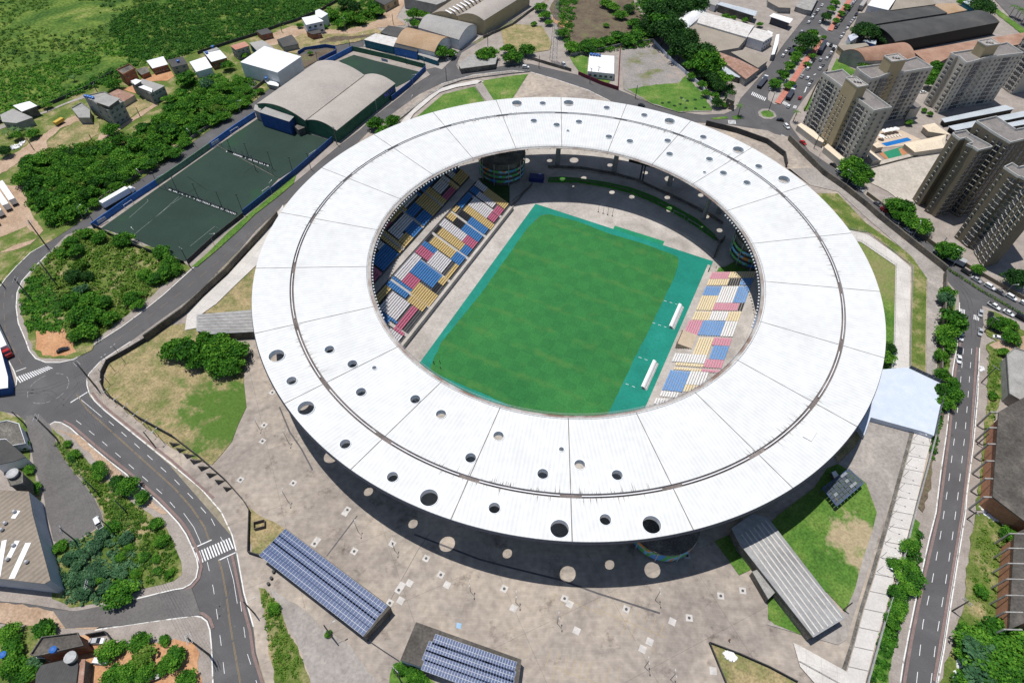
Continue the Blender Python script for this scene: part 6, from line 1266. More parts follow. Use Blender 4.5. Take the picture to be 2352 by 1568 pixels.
wallobj('street_wall', D("1221,138 1260,150 1312,165"), 2.0, M_DKCONC, 'dark wall of the telecom yard beside the curving street')
wallobj('yard_wall', D("1110,88 1176,60 1235,15"), 1.8, M_DKCONC, 'dark wall beside the concrete yard of the warehouse')
wallobj('yard_wall', D("395,125 430,112 480,108 535,113 575,112 583,120 570,128 540,138"), 2.0, M_WALLG, 'grey wall round the dark yard by the white shed') if False else wallobj('yard_wall', K(1,0,"390,500 450,465 640,435 735,450 735,490 670,520 580,565"), 2.0, M_BLUEW, 'blue grey wall round the dark triangular yard behind the sports hall')
wallobj('boulevard_wall', D("1846,256 1872,200 1900,160"), 2.2, M_OLIVE, 'brown wall of the lawn beside the boulevard')
wallobj('boulevard_wall', D("1862,250 1852,262 1846,256"), 2.0, M_OLIVE, 'short brown wall corner beside the roundabout') if False else None
wallobj('deck_wall', D("1960,400 1985,392 2060,372 2165,345"), 1.2, M_DKCONC, 'low grey wall between the club house and the parking deck')
wallobj('garden_wall', D("1989,447 2040,485 2090,525 2165,580 2230,620 2352,690"), 1.8, M_OLIVE, 'olive wall of the apartment gardens along the street')
wallobj('plot_fence', D("1628,1476 1666,1568 1700,1640"), 1.2, M_DKWALL, 'dark fence on the left side of the triangular dry plot', cat='fence')
wallobj('plot_fence', D("1628,1476 1700,1503 1764,1531 1830,1566"), 1.2, M_DKWALL, 'dark fence on the upper side of the triangular dry plot', cat='fence')
fence('path_railing', D("1834,1520 1880,1545 1925,1570 1990,1600"), 1.3, M_DKSTEEL, 'dark railing beside the pale path at the bottom right')
wallobj('yard_wall', D("1276,1466 1210,1425 1180,1415"), .1, M_CONC, 'x') if False else None
fence('yard_fence', K(1,3,"1010,1165 1180,1280 1320,1370"), 1.4, M_DKSTEEL, 'dark fence between the two solar roofed buildings')
wallobj('yard_wall', K(0,3,"820,1140 990,1110 1045,1180 1050,1230"), 2.2, M_DKWALL, 'dark wall of the small yard with a pale car at the bottom left')
fence('net_fence', D("367,432 450,462 545,497"), 4.0, M_DKSTEEL, 'tall dark net fence dividing the nearest two artificial pitches', step=4, th=.06)
fence('net_fence', D("498,338 560,362 640,410"), 4.0, M_DKSTEEL, 'tall dark net fence dividing the second and third artificial pitches', step=4, th=.06)
# buttress fins
for k, s in enumerate(("1555,940 1610,985 1665,943","1605,985 1680,1040 1720,993","1680,1045 1740,1085 1806,1047","1735,1090 1805,1145 1875,1092","1803,1150 1880,1210 1937,1150","1880,1212 1955,1275 2000,1215","1960,1275 2035,1335 2068,1277","2040,1345 2105,1392 2134,1345")):
    a, b, c = K(0, 2, s); A, B, C_ = G(*a, .15), G(*b, .15), G(*c, .15); m = (A+B)/2; d = (C_-m); n = Vector((-d.y, d.x, 0)).normalized()*.15
    mb = MB(); P = [m-m, d, Vector((0, 0, 2.6))]
    mb.poly([p+n for p in P]); mb.poly([p-n for p in P[::-1]]); mb.poly([P[1]-n, P[1]+n, P[2]+n, P[2]-n]); mb.poly([P[0]+n, P[2]+n, P[2]-n, P[0]-n])
    o = mb.build('buttress', M_DKCONC); o.location = m
    tag(o, ('first', 'second', 'third', 'fourth', 'fifth', 'sixth', 'seventh', 'last')[k]+' dark concrete buttress counted from the dry lawn end of the perimeter wall', 'buttress', 'buttresses behind the perimeter wall')
# hedge lines
# ================================================================ FOLIAGE
LEAF = leaf_mat('tree_leaves', (0.020, 0.080, 0.009), (0.055, 0.190, 0.016), (0.160, 0.36, 0.035))
LEAF_G = leaf_mat('hill_leaves', (0.020, 0.080, 0.010), (0.044, 0.155, 0.016), (0.100, 0.25, 0.028))
LEAF_D = leaf_mat('dark_leaves', (0.012, 0.045, 0.010), (0.028, 0.095, 0.016), (0.06, 0.165, 0.028))
LEAF_B = leaf_mat('bluish_leaves', (0.035, 0.10, 0.045), (0.065, 0.16, 0.07), (0.12, 0.24, 0.11))
LEAF_Y = leaf_mat('scrub_leaves', (0.045, 0.115, 0.012), (0.10, 0.21, 0.022), (0.22, 0.31, 0.06))
M_BARK = plain('bark', (0.14, 0.10, 0.07)); M_TWIG = plain('dead_twigs', (0.16, 0.11, 0.09))
def leaves(C, rad, n, size, rng, up=.35, flat=.8):
    """C: (k,3) clump centres, rad: (k,), n leaves per clump -> verts, shade"""
    k = len(C); d = rng.normal(size=(k, n, 3)); d /= np.linalg.norm(d, axis=2, keepdims=True)
    d[..., 2] = np.abs(d[..., 2])*.85 - .15
    r = rad[:, None]*(rng.uniform(.55, 1.08, size=(k, n)))
    P = C[:, None, :] + d*r[..., None]*np.array([1, 1, flat])
    nn = d*.6 + rng.normal(size=(k, n, 3))*.45; nn[..., 2] += up; nn /= np.linalg.norm(nn, axis=2, keepdims=True)
    t = np.cross(nn, rng.normal(size=(k, n, 3))); t /= np.linalg.norm(t, axis=2, keepdims=True); b = np.cross(nn, t)
    s = size*rng.uniform(.6, 1.3, size=(k, n))[..., None]
    V = np.stack([P+t*s, P+b*s*.7, P-t*s, P-b*s*.7], axis=2).reshape(-1, 3)
    sh = (rng.uniform(0, .75, size=(k, 1))+rng.uniform(0, .3, size=(k, n))).reshape(-1)
    return V, sh
def leafmesh(name, V, sh, mat):
    m = len(V)//4; me = bpy.data.meshes.new(name); me.vertices.add(len(V)); me.vertices.foreach_set('co', V.astype(np.float32).ravel())
    me.loops.add(4*m); me.loops.foreach_set('vertex_index', np.arange(4*m, dtype=np.int32)); me.polygons.add(m)
    me.polygons.foreach_set('loop_start', np.arange(0, 4*m, 4, dtype=np.int32)); me.polygons.foreach_set('loop_total', np.full(m, 4, dtype=np.int32))
    a = me.attributes.new('shade', 'FLOAT', 'FACE'); a.data.foreach_set('value', sh.astype(np.float32)); me.materials.append(mat); me.update(); return me
def crown(seed, lobes, n, size, mat, shape=(1, 1, .7), lr=(.28, .5), zc=.62):
    rng = np.random.default_rng(seed); d = rng.normal(size=(lobes, 3)); d /= np.linalg.norm(d, axis=1, keepdims=True); d[:, 2] = np.abs(d[:, 2])-.25
    r = rng.uniform(.35, .78, size=(lobes, 1)); C = d*r*np.array(shape); rad = rng.uniform(*lr, size=lobes)
    V, sh = leaves(C, rad, n, size, rng); V[:, 2] += zc; return leafmesh('crown', V, sh, mat)
def trunk_mesh(seed, h=.55, r=.05, n=5):
    rng = random.Random(seed); mb = MB(); mb.tube((0, 0, 0), (0, 0, h), r, r*.7, 7)
    for k in range(n):
        a = 2*math.pi*k/n+rng.random(); mb.tube((0, 0, h*.75), (.42*math.cos(a), .42*math.sin(a), h+.25), r*.5, r*.2, 5)
    me = bpy.data.meshes.new('trunk'); me.from_pydata(mb.v, [], mb.f); me.materials.append(M_BARK); me.update(); return me
CR = dict(b=[crown(11, 26, 95, .085, LEAF), crown(12, 32, 85, .08, LEAF, (1.05, .9, .6)), crown(13, 22, 100, .09, LEAF, (.95, 1, .75))],
          d=[crown(21, 40, 110, .05, LEAF_D, (.8, .8, .7), (.28, .42)), crown(22, 34, 100, .06, LEAF_D, (.85, .8, .7), (.3, .45))],
          u=[crown(31, 20, 80, .12, LEAF_B), crown(32, 18, 80, .12, LEAF_B)],
          y=[crown(41, 18, 70, .12, LEAF_Y, (1, .9, .5)), crown(42, 20, 70, .12, LEAF_Y, (.9, 1, .55))])
TR = [trunk_mesh(1), trunk_mesh(2)]
rt = random.Random(77)
def tree(pt, r, kind, label, cat='tree', group=None, hk=1.0, z0=.15, name='tree', notrunk=False):
    """pt: photo position of the crown centre; r: crown radius in metres"""
    r = r*(.66 if r > 3.5 else .8)*(1.35 if cat == 'tree' and r > 11 else 1)
    h = r*.75*hk; p = G(pt[0], pt[1], z0+h); e = empty(name, (p.x, p.y, z0), rt.uniform(0, 6.28), label, cat, group)
    c = link('crown', rt.choice(CR[kind]), e); s = r*rt.uniform(.95, 1.05); c.scale = (s, s*rt.uniform(.9, 1.1), r*hk)
    if not notrunk: t = link('trunk', rt.choice(TR), e); t.scale = (r, r, r*hk)
    return e
def desc(kind): return dict(b='leafy green', d='dense dark green', u='bluish green', y='yellowish green')[kind]
def trees(i, j, s, where, cat='tree', group=None, hk=1.0, name='tree', z0=.15):
    """s: 'kind u v radius;...' with tile positions; each label tells the tree by size, tone and place in its row"""
    items = [t.split() for t in s.split(';') if t.strip()]; n = len(items)
    pts = [(*K(i, j, f"{a[1]},{a[2]}")[0], float(a[3]), a[0]) for a in items]
    rs = sorted(p[2] for p in pts); big = rs[-1]; small = rs[0]
    ords = ['first', 'second', 'third', 'fourth', 'fifth', 'sixth', 'seventh', 'eighth', 'ninth', 'tenth', 'eleventh', 'twelfth', 'thirteenth', 'fourteenth', 'fifteenth', 'sixteenth', 'seventeenth', 'eighteenth', 'nineteenth', 'twentieth']
    order = sorted(range(n), key=lambda k: pts[k][0]); rank = {k: q for q, k in enumerate(order)}
    for k, (x, y, r, kd) in enumerate(pts):
        lab = desc(kd)+' '+cat+' '+where
        if n > 1:
            q = rank[k]; lab += ', '+(ords[q] if q < 20 else 'twenty-'+ords[q-20])+' from left'
        tree((x, y), r, kd, lab, cat, group or where, hk, z0, name)
# individual trees
trees(0,1,"b 180 60 8;b 330 120 9;b 480 100 8;b 640 150 8;b 760 60 8;b 420 250 8;b 560 300 9;b 700 250 7;b 820 200 7;b 900 100 7;b 340 200 7;b 470 400 7;b 600 400 7;b 700 360 6;b 1020 60 7;b 1150 20 7;b 930 0 7;b 1060 130 5;b 850 290 5;b 260 10 7", 'left of the parked lorry', group='trees of the thicket along the lane', hk=1.1)
trees(0,0,"b 250 1480 8;b 400 1450 8;b 560 1420 8;b 700 1400 7;b 830 1400 8;b 980 1380 8;b 1120 1420 9;b 1250 1330 8;b 1400 1280 9;b 1550 1200 9;b 1650 1100 8;b 1450 1100 8;b 1300 1180 8;b 1750 1180 7;b 1850 1100 8;b 1580 1000 8;b 1720 980 8;b 1900 960 7;b 1950 1100 6;b 2050 1060 6", 'below the dirt track', group='trees of the thicket along the lane', hk=.95)
trees(0,0,"b 1420 1420 8;b 1580 1400 7;b 1700 1300 6;b 1350 1500 7;b 1200 1530 8;b 1050 1500 8;b 900 1520 8;b 740 1510 8;b 600 1520 8;b 1800 900 8;b 1650 860 7;b 1550 900 6;b 2050 920 7;b 2150 980 6;b 2250 940 6;u 2000 800 6;u 1900 760 7", 'between lane and houses', group='trees of the thicket along the lane', hk=.9)
trees(0,0,"b 1010 1190 8.0;b 1680 720 9.2;b 1740 690 6.9;b 2090 600 6.9;b 1030 770 8.0;b 1430 870 4.6;d 150 1240 5.8;y 290 1220 5.8;d 40 1380 6.9;b 430 960 4.6;b 2240 500 4.6", 'beside the hillside houses', hk=1.0)
trees(0,1,"b 640 640 5.2;b 780 560 5.2;b 900 600 6.0;b 1130 620 6.9;b 690 720 6.0;b 550 760 4.3;y 720 860 6.0;d 660 960 6.9;d 800 960 5.2;b 1480 740 6.0;b 1560 840 6.0;b 1500 930 6.0;b 1600 900 5.2;b 1420 980 5.2;b 1320 950 5.2;u 740 1090 5.2;b 660 1180 6.9;b 800 1180 6.9;b 930 1200 6.0;b 720 1320 7.7;b 860 1350 7.7;b 980 1340 6.0;b 800 1450 6.9;b 1210 1160 6.0;b 1260 1220 4.3;b 680 1500 5.2", 'inside the loop road', group='trees inside the loop road', hk=1.0)
trees(0,2,"b 1600 60 8;b 1720 110 9;b 1700 20 7;b 1800 170 7;b 1930 100 7;b 2000 190 8;b 2080 60 8;b 2200 90 8;b 2120 220 7;b 2000 -10 7;b 1880 -30 6", 'in the dry lawn clump', hk=1.1)
trees(0,2,"b 920 1200 4.5;b 1060 1300 4.5;b 1170 1330 5.5;b 1290 1430 4;b 900 1140 2.5;b 670 1040 3;b 620 935 2;b 270 1170 2.5;b 330 1340 3;b 240 950 2.2", 'on the avenue verge')
trees(0,3,"b 1430 110 3.7;b 1480 260 3.1;u 1160 230 3.1;u 1320 400 2.5;b 540 310 3.7;d 1100 410 2.5;b 1030 120 3.1;u 930 200 3.7;u 860 300 3.7;u 760 380 3.7;u 720 480 3.7;u 840 520 3.1;u 940 560 3.7;b 920 590 2.5;u 700 600 3.7;u 760 740 3.7;u 960 700 3.1;b 1100 740 7.2;d 1240 560 2.5;u 1100 560 3.1;b 1180 320 1.9;u 640 420 3.1;u 820 620 3.7;b 1430 420 1.9;b 1560 560 1.9;b 1440 540 1.9", 'on the factory side plot', hk=.85)
trees(0,3,"b 80 1120 5.0;b 390 1090 5.0;b 80 1290 5.0;b 250 1500 5.0;b 100 1420 5.8;u 320 1380 4.2;b 980 1280 5.0;b 1120 1230 2.4;b 1280 1180 5.0;y 1310 1330 5.0;b 1490 1410 3.7;b 1580 1340 5.0;b 1040 1500 5.0;b 1180 1480 5.0;b 1330 1480 4.2;b 1700 1530 5.0;b 1500 1180 2.1;b 400 1240 2.4", 'in the orange yards', hk=.95)
trees(1,0,"b 30 830 4;b 1090 1120 8;b 1250 1110 8;b 1180 1200 7", 'by the diagonal street', hk=1.0)
trees(1,0,"b 700 130 7.5;b 780 200 7.5;b 860 150 8.8;d 900 60 10.0;d 820 20 10.0;b 960 170 7.5;b 1060 60 8.8;b 1130 100 7.5;b 400 230 3.8;b 1000 120 6.2;b 1440 120 8.8;b 1530 130 7.5;b 1460 210 6.2;b 1700 470 8.8;b 1780 480 6.2;b 2090 500 8.8;b 2140 480 8.8;b 2310 440 7.5;b 2340 530 7.5;b 500 485 2.5;b 640 245 2.5", 'among the top houses', hk=1.1)
trees(2,0,"b 30 500 9.5;b 130 450 9.5;d 1080 70 8.1;b 300 130 8.1;b 260 60 8.1;b 450 300 8.1;b 560 430 9.5;b 680 400 8.1;b 800 400 8.1;b 700 440 8.1;b 880 380 8.1;b 960 330 9.5;b 1060 360 9.5;b 1160 320 9.5;b 1190 260 9.5;b 1120 200 8.1;b 1000 130 8.1;b 940 60 8.1;b 870 20 8.1;b 340 200 5.4;b 870 230 4.1;b 200 215 4.1", 'round the brown mast plot', hk=.9)
trees(2,0,"d 1310 90 13.0;d 1400 150 13.0;d 1500 60 13.0;d 1600 40 11.6;d 1700 20 11.6;b 1350 20 13.0;d 1220 230 10.2;d 1290 280 8.7;d 1400 270 13.0;d 1480 230 13.0;b 1360 200 11.6;d 1500 350 11.6;d 1600 330 11.6;d 1560 420 11.6;d 1640 400 10.2;d 1700 480 11.6;d 1780 470 11.6;b 1640 500 10.2;d 1700 560 10.2;b 1800 560 11.6;d 1780 640 10.2;b 1850 620 10.2;d 1870 720 10.2;b 1940 710 10.2;d 1910 780 8.7", 'in the dark workshop row', group='dark street trees north of the stadium', hk=1.2)
trees(2,0,"b 1600 600 5;b 1660 690 5;b 1750 770 5;b 1790 850 5;d 1890 930 7;b 1860 880 5;y 1950 960 3;b 1470 480 5;b 2140 180 4;b 2280 220 4;b 1960 150 5;b 2030 160 4", 'beside the dark tree row', hk=1.1)
trees(3,0,"b 620 20 5.6;b 590 80 5.6;d 540 150 8.8;b 720 60 5.0;b 670 120 5.0;b 630 190 5.0;b 410 300 6.2;d 370 360 11.2;b 300 450 6.2;b 270 500 6.2;b 250 540 6.2;b 190 600 6.9;b 130 680 7.5;b 80 760 6.9;b 410 510 3.8;b 360 590 3.8;b 190 790 5.0;b 510 340 3.1;b 220 760 3.1;b 760 410 3.8", 'on the boulevard median', hk=1.0)
trees(3,0,"d 910 270 12.4;d 1095 370 10.3;d 1980 50 13.0;d 1900 10 10.8;d 1790 15 7.6", 'beside the dark sheds', group='big round trees beside the dark sheds', hk=.9)
trees(3,0,"b 1560 620 10.0;b 1500 740 8.8;b 1530 680 7.5;b 890 590 6.2;b 1300 1120 3.8;b 790 1510 10.0;b 850 1540 8.8;b 740 1530 7.5;b 1440 1010 2.5;b 1490 1040 2.5", 'around the beige towers', hk=1.1)
trees(3,1,"b 800 20 8.4;b 840 80 7.2;b 760 40 6.0;b 920 20 6.0;b 1170 310 8.4;b 1250 340 8.4;b 1200 400 6.0;b 1310 440 7.2;b 1430 510 8.4;b 1360 480 7.2;b 1660 720 8.4;b 1720 730 7.2;b 1930 900 4.8;b 1660 1110 6.0;u 1640 1160 6.0;b 1690 1370 9.6;b 1640 1490 7.2;b 2120 1400 6.0;b 2240 1400 4.8;b 2240 1510 6.0;b 2160 1390 4.8;d 2300 980 9.6", 'below the olive towers', hk=1.1)
trees(3,2,"b 1090 130 6;d 1120 60 5;d 1060 60 5;b 1640 450 6;b 1700 470 6;b 1690 370 5;b 1640 20 6;b 1600 300 5;b 1640 560 5;b 1590 120 5;b 2170 90 3;b 2060 490 2.5", 'beside the blue deck', hk=1.1)
trees(3,3,"b 1300 320 5;b 1290 500 5;b 1370 600 6;b 1280 640 5;b 1200 740 4.5;b 1230 840 4;b 1190 900 4;b 1150 1000 4;b 1180 480 4;b 1320 690 4.5", 'on the walkway bank', hk=.8)
trees(3,3,"b 1880 1230 8;b 2000 1200 8;b 2120 1170 8;b 2230 1140 8;b 2300 1250 9;b 2150 1300 9;u 1980 1330 9;b 1850 1330 6;b 2050 1430 9;b 2200 1430 9;u 1950 1480 8;b 1830 1550 6;b 2330 1430 9;b 2100 1550 9;b 2280 1560 9;b 2220 200 5;b 1980 720 3;b 1810 1080 4", 'in the bottom right thicket', hk=.9)
trees(1,3,"b 660 1110 1.6;b 160 880 2.5;b 1420 1500 3;b 1320 1420 2.5;b 1500 1540 3", 'beside the solar roofs')
# shrubs (agave rosettes) on the lawn by the roundabout
for k, (u, v) in enumerate(((1380,945),(1440,940),(1495,970),(1548,955),(1555,898),(1610,925),(1600,990),(1685,915),(1685,995),(1745,900),(1768,985))):
    tree(K(2,0,f"{u},{v}")[0], 1.3, 'u', 'bluish rosette plant on the lawn by the gravel lot, number '+str(k+1)+' from the left' if False else 'bluish rosette plant on the lawn below the gravel lot', 'plant', 'rosette plants on the lawn', hk=.7, name='rosette_plant', notrunk=True)
# palms
def frond_mesh():
    mb = MB(); rr = random.Random(9)
    for k in range(18):
        a = 2*math.pi*k/18+rr.uniform(-.1, .1); L = rr.uniform(.85, 1.1); dr = rr.uniform(.1, .8); pr = None; w = .09
        for i in range(6):
            t = i/5; p = Vector((math.cos(a)*L*t, math.sin(a)*L*t, .35*t-dr*t*t)); n = Vector((-math.sin(a), math.cos(a), 0))*w*(1-t*.7)
            if pr: mb.poly([pr[0]-pr[1], p-n, p, pr[0]]); mb.poly([pr[0], p, p+n-Vector((0, 0, .05)), pr[0]+pr[1]-Vector((0, 0, .05))])
            pr = (p, n)
    me = bpy.data.meshes.new('fronds'); me.from_pydata([tuple(v) for v in mb.v], [], mb.f); me.materials.append(MT['palm'] if 'palm' in MT else plain('palm', (0.07, 0.14, 0.03))); me.update(); return me
FR = frond_mesh()
def palm(pt, h, r, label):
    p = G(*pt, .15); e = empty('palm_tree', p, rt.uniform(0, 6), label, 'palm tree', 'palm trees'); mb = MB(); mb.tube((0, 0, 0), (.1, 0, h), .22, .15, 7); mb.build('trunk', M_BARK, e)
    c = link('crown', FR, e); c.location = (.1, 0, h); c.scale = (r, r, r)
palm(K(2,0,"2075,1065")[0], 6, 3.2, 'palm tree on the small traffic island by the roundabout'); palm(K(3,0,"230,1120")[0], 6, 2.8, 'palm tree at the pavement corner under the front beige tower')
palm(K(0,0,"1420,910")[0], 5, 3, 'palm tree beside the grey house with white lean-to roofs'); palm(K(1,0,"1400,250")[0], 4.5, 3.2, 'palm tree at the top of the dirt road by the vaulted hall')
for k, (u, v) in enumerate(((2215,155),(2260,175),(2285,190),(2320,225),(2345,240))): palm(K(3,0,f"{u},{v}")[0], 7, 3.6, 'palm tree beside the highway at the top right, '+('leftmost', 'second', 'third', 'fourth', 'rightmost')[k]+' of the row')
for k, (u, v) in enumerate(((200,1240),(140,1230),(90,1260),(300,1230),(690,750))): palm(K(0,0,f"{u},{v}")[0], 3, 3, 'low bushy palm at the foot of the hill, '+('fourth', 'second', 'first', 'third', 'last')[k]+' when read towards the houses')
# bare tree by the left walkway
p = G(*K(0,1,"2250,1200")[0], .2); e = empty('bare_tree', p, 0, 'leafless grey tree beside the ring roof on the left', 'tree'); mb = MB(); rr = random.Random(4)
def br(p, d, l, r, dep):
    q = p+d*l; mb.tube(p, q, r, r*.65, 5)
    if dep: 
        for _ in range(4): nd = (d+Vector((rr.uniform(-.8, .8), rr.uniform(-.8, .8), rr.uniform(-.2, .5)))).normalized(); br(q, nd, l*.72, r*.6, dep-1)
br(Vector((0, 0, 0)), Vector((0, 0, 1)), 3.0, .25, 5); mb.build('branches', M_TWIG, e)
# ---- undergrowth and hillside scrub: nobody could count it
def scrubfill(name, polys, n, rad, leafn, size, mat, seed, z0=.2, clump=.0, hf=.7):
    rng = np.random.default_rng(seed); C = []
    for pts in polys:
        P = np.array([[p.x, p.y] for p in GZ(pts, 0)]); lo, hi = P.min(0), P.max(0); k = 0; tries = 0
        while k < n and tries < n*40:
            tries += 1; q = rng.uniform(lo, hi); ins = False; j = len(P)-1
            for i in range(len(P)):
                if (P[i, 1] > q[1]) != (P[j, 1] > q[1]) and q[0] < (P[j, 0]-P[i, 0])*(q[1]-P[i, 1])/(P[j, 1]-P[i, 1])+P[i, 0]: ins = not ins
                j = i
            if not ins: continue
            if clump and (math.sin(q[0]*.045+q[1]*.03+seed)+math.sin(q[0]*.021-q[1]*.06)+.6*math.sin(q[0]*.12+1.3*seed)*math.sin(q[1]*.15)) < clump-1: continue
            C.append((q[0], q[1], z0)); k += 1
    C = np.array(C); r = rng.uniform(*rad, size=len(C))*rng.uniform(.6, 1.0, size=len(C)); C[:, 2] += r*.35
    V, sh = leaves(C, r, leafn, size, rng, up=.6, flat=hf); o = link(name, leafmesh(name, V, sh, mat)); tag(o, None, None, None, 'stuff'); return o
HILLP = D("-500,-300 -500,300 0,270 120,235 280,165 450,120 560,85 680,45 760,5 870,-30 940,-80 0,-300")
sheet('hillside', HILLP, M_HILL, z=.3)
scrubfill('hill_bushes', [D("300,150 250,60 330,-10 500,-60 920,-60 860,-10 760,8 700,40 590,78 450,118 330,158 230,200 130,235 210,180")], 4200, (1.0, 3.2), 26, .5, LEAF_G, 3, z0=.3, clump=-.9)
scrubfill('hill_bushes', [D("-100,270 -100,180 100,150 250,100 330,60 330,150 130,235 0,275")], 1100, (.7, 2.4), 22, .42, LEAF, 4, z0=.3, clump=.2)
scrubfill('hill_bushes', [D("-60,-60 -60,190 200,140 330,40 420,-60")], 1500, (.5, 1.9), 18, .40, LEAF_Y, 5, z0=.3, clump=.3)
scrubfill('hill_bushes', [D("-60,-60 -60,190 200,140 330,40 420,-60")], 260, (.9, 2.6), 26, .45, LEAF_D, 25, z0=.3, clump=.7)
def thicket(polys, sp, r, kinds, label, group, seed, hk=1.0):
    rr = random.Random(seed)
    for s in polys:
        P = [(p.x, p.y) for p in GZ(D(s), 0)]; x0, x1 = min(p[0] for p in P), max(p[0] for p in P); y0, y1 = min(p[1] for p in P), max(p[1] for p in P)
        y = y0; row = 0
        while y < y1:
            x = x0+(row % 2)*sp/2
            while x < x1:
                q = (x+rr.uniform(-.35, .35)*sp, y+rr.uniform(-.35, .35)*sp); ins = False; j = len(P)-1
                for i in range(len(P)):
                    if (P[i][1] > q[1]) != (P[j][1] > q[1]) and q[0] < (P[j][0]-P[i][0])*(q[1]-P[i][1])/(P[j][1]-P[i][1])+P[i][0]: ins = not ins
                    j = i
                if ins and rr.random() < .9:
                    e = empty('tree', (q[0], q[1], .15), rr.uniform(0, 6.28), label, 'tree', group); R_ = rr.uniform(*r); c = link('crown', rr.choice(CR[rr.choice(kinds)]), e); c.scale = (R_, R_*rr.uniform(.85, 1.15), R_*hk*rr.uniform(.8, 1.1)); t = link('trunk', rr.choice(TR), e); t.scale = (R_, R_, R_*hk)
                x += sp
            y += sp*.87; row += 1
thicket(["60,400 115,352 235,340 300,330 360,290 440,215 500,200 560,190 590,205 585,228 470,300 345,390 240,455 190,498 120,515 75,470"], 6.2, (2.6, 4.6), 'bbbbyd', 'leafy tree massed in the long thicket along the lane wall', 'massed trees of the lane thicket', 5, 1.1)
thicket(["2250,1465 2352,1440 2420,1480 2420,1600 2190,1600 2215,1520"], 6.0, (2.6, 4.4), 'bbd', 'leafy tree massed in the thicket at the lower right corner', 'massed trees of the lower right thicket', 6, 1.0)
scrubfill('undergrowth', [D("50,380 110,345 230,330 340,300 430,190 520,170 590,190 590,235 470,300 345,390 240,455 190,500 120,530 70,480")], 900, (1.5, 3.5), 40, .5, LEAF, 6)
scrubfill('undergrowth', [K(0,1,"450,780 700,560 900,560 1600,850 1650,950 1330,1180 1100,1370 860,1550 640,1560 560,1200 400,1000 300,900")], 520, (1.0, 2.6), 34, .42, LEAF_Y, 7)
scrubfill('undergrowth', [K(0,1,"300,900 420,1000 600,1250 640,1480 300,1500 200,1290 200,1120")], 240, (.8, 2.0), 30, .4, LEAF, 8)
scrubfill('undergrowth', [D("155,1250 220,1218 260,1215 290,1250 330,1300 320,1355 225,1385 160,1390 130,1300")], 230, (.5, 1.6), 30, .32, LEAF_B, 9)
scrubfill('undergrowth', [D("250,1200 290,1150 350,1185 395,1230 412,1290 400,1330 350,1345 300,1330")], 330, (.4, 1.2), 26, .26, LEAF_Y, 29)
scrubfill('undergrowth', [D("122,1010 150,1030 190,1060 240,1110 300,1165 340,1185 300,1190 245,1190 225,1145 190,1100 158,1062 138,1030")], 200, (.5, 1.5), 26, .3, LEAF_Y, 10)
scrubfill('undergrowth', [D("2140,900 2172,885 2160,960 2140,1060"), D("2095,1240 2112,1200 2112,1290 2075,1390 2055,1470 2030,1560 2000,1560 2035,1420")], 230, (.5, 1.5), 30, .35, LEAF, 12)
scrubfill('undergrowth', [D("2240,1460 2260,1460 2352,1440 2420,1480 2420,1600 2180,1600 2210,1520")], 260, (1.2, 3), 34, .45, LEAF, 13)
scrubfill('undergrowth', [D("1280,20 1290,-50 1330,-40 1310,100 1500,70 1490,110 1310,128 1290,80")], 420, (1.4, 3.2), 34, .45, LEAF, 14)
scrubfill('undergrowth', [D("1500,30 1560,20 1590,80 1640,130 1690,215 1660,240 1620,190 1560,120")], 420, (1.2, 3.0), 34, .45, LEAF_D, 34)
scrubfill('undergrowth', [D("1430,100 1500,85 1490,60 1400,-40 1480,-50 1540,60 1500,100")], 260, (1.2, 2.8), 30, .45, LEAF, 35)
scrubfill('undergrowth', [D("755,20 800,5 860,0 880,30 840,55 770,60 740,45")], 260, (1.2, 3.0), 30, .45, LEAF, 36)
scrubfill('roadside_weeds', [D("597,1350 625,1375 655,1440 700,1540 690,1568 640,1568 612,1440")], 160, (.4, 1.1), 20, .25, LEAF_Y, 15)
scrubfill('roadside_weeds', [D("2168,740 2180,745 2178,840 2160,850"), D("2270,810 2290,800 2300,880 2275,1000 2250,1150 2262,1000"), D("2240,1200 2300,1180 2320,1300 2290,1420 2230,1400")], 110, (.4, 1.3), 20, .28, LEAF_Y, 16)
for k, (s, l) in enumerate((("1812,318 1850,350 1889,395 1939,432 1989,472 2050,525 2100,565 2170,622", 'x'), ("2176,618 2210,640 2260,672 2352,725", 'y'))):
    P = GZ(D(s), .2); C = []
    for a, b in zip(P, P[1:]):
        n = int((b-a).length/1.0)
        for i in range(n): C.append(a.lerp(b, i/n))
    C = np.array([tuple(c) for c in C]); C[:, 2] += .4; rng = np.random.default_rng(k); V, sh = leaves(C, np.full(len(C), .75), 22, .28, rng)
    o = link('hedge', leafmesh('hedge', V, sh, LEAF_Y)); tag(o, ('low hedge strip above the long dark retaining wall', 'low hedge strip dividing the street at the lower right junction')[k], 'hedge')
# rubble
def rubble(name, pts, n, size, mat, seed):
    rr = random.Random(seed); P = GZ(pts, .2); mb = MB(); tri = tessellate_polygon([P])
    for _ in range(n):
        t = rr.choice(tri); a, b = rr.random(), rr.random()
        if a+b > 1: a, b = 1-a, 1-b
        p = P[t[0]]+(P[t[1]]-P[t[0]])*a+(P[t[2]]-P[t[0]])*b; s = size*rr.uniform(.3, 1)
        M = Matrix.Rotation(rr.uniform(-.5, .5), 4, 'X') @ Matrix.Rotation(rr.uniform(-.5, .5), 4, 'Y'); mb.box((0, 0, 0), (s, s*rr.uniform(.5, 1), s*.4), rz=rr.uniform(0, 3))
        for i in range(len(mb.v)-8, len(mb.v)): v = M @ Vector(mb.v[i]); mb.v[i] = (v.x+p.x, v.y+p.y, v.z+p.z+s*.2)
    o = mb.build(name, mat); tag(o, kind='stuff'); return o
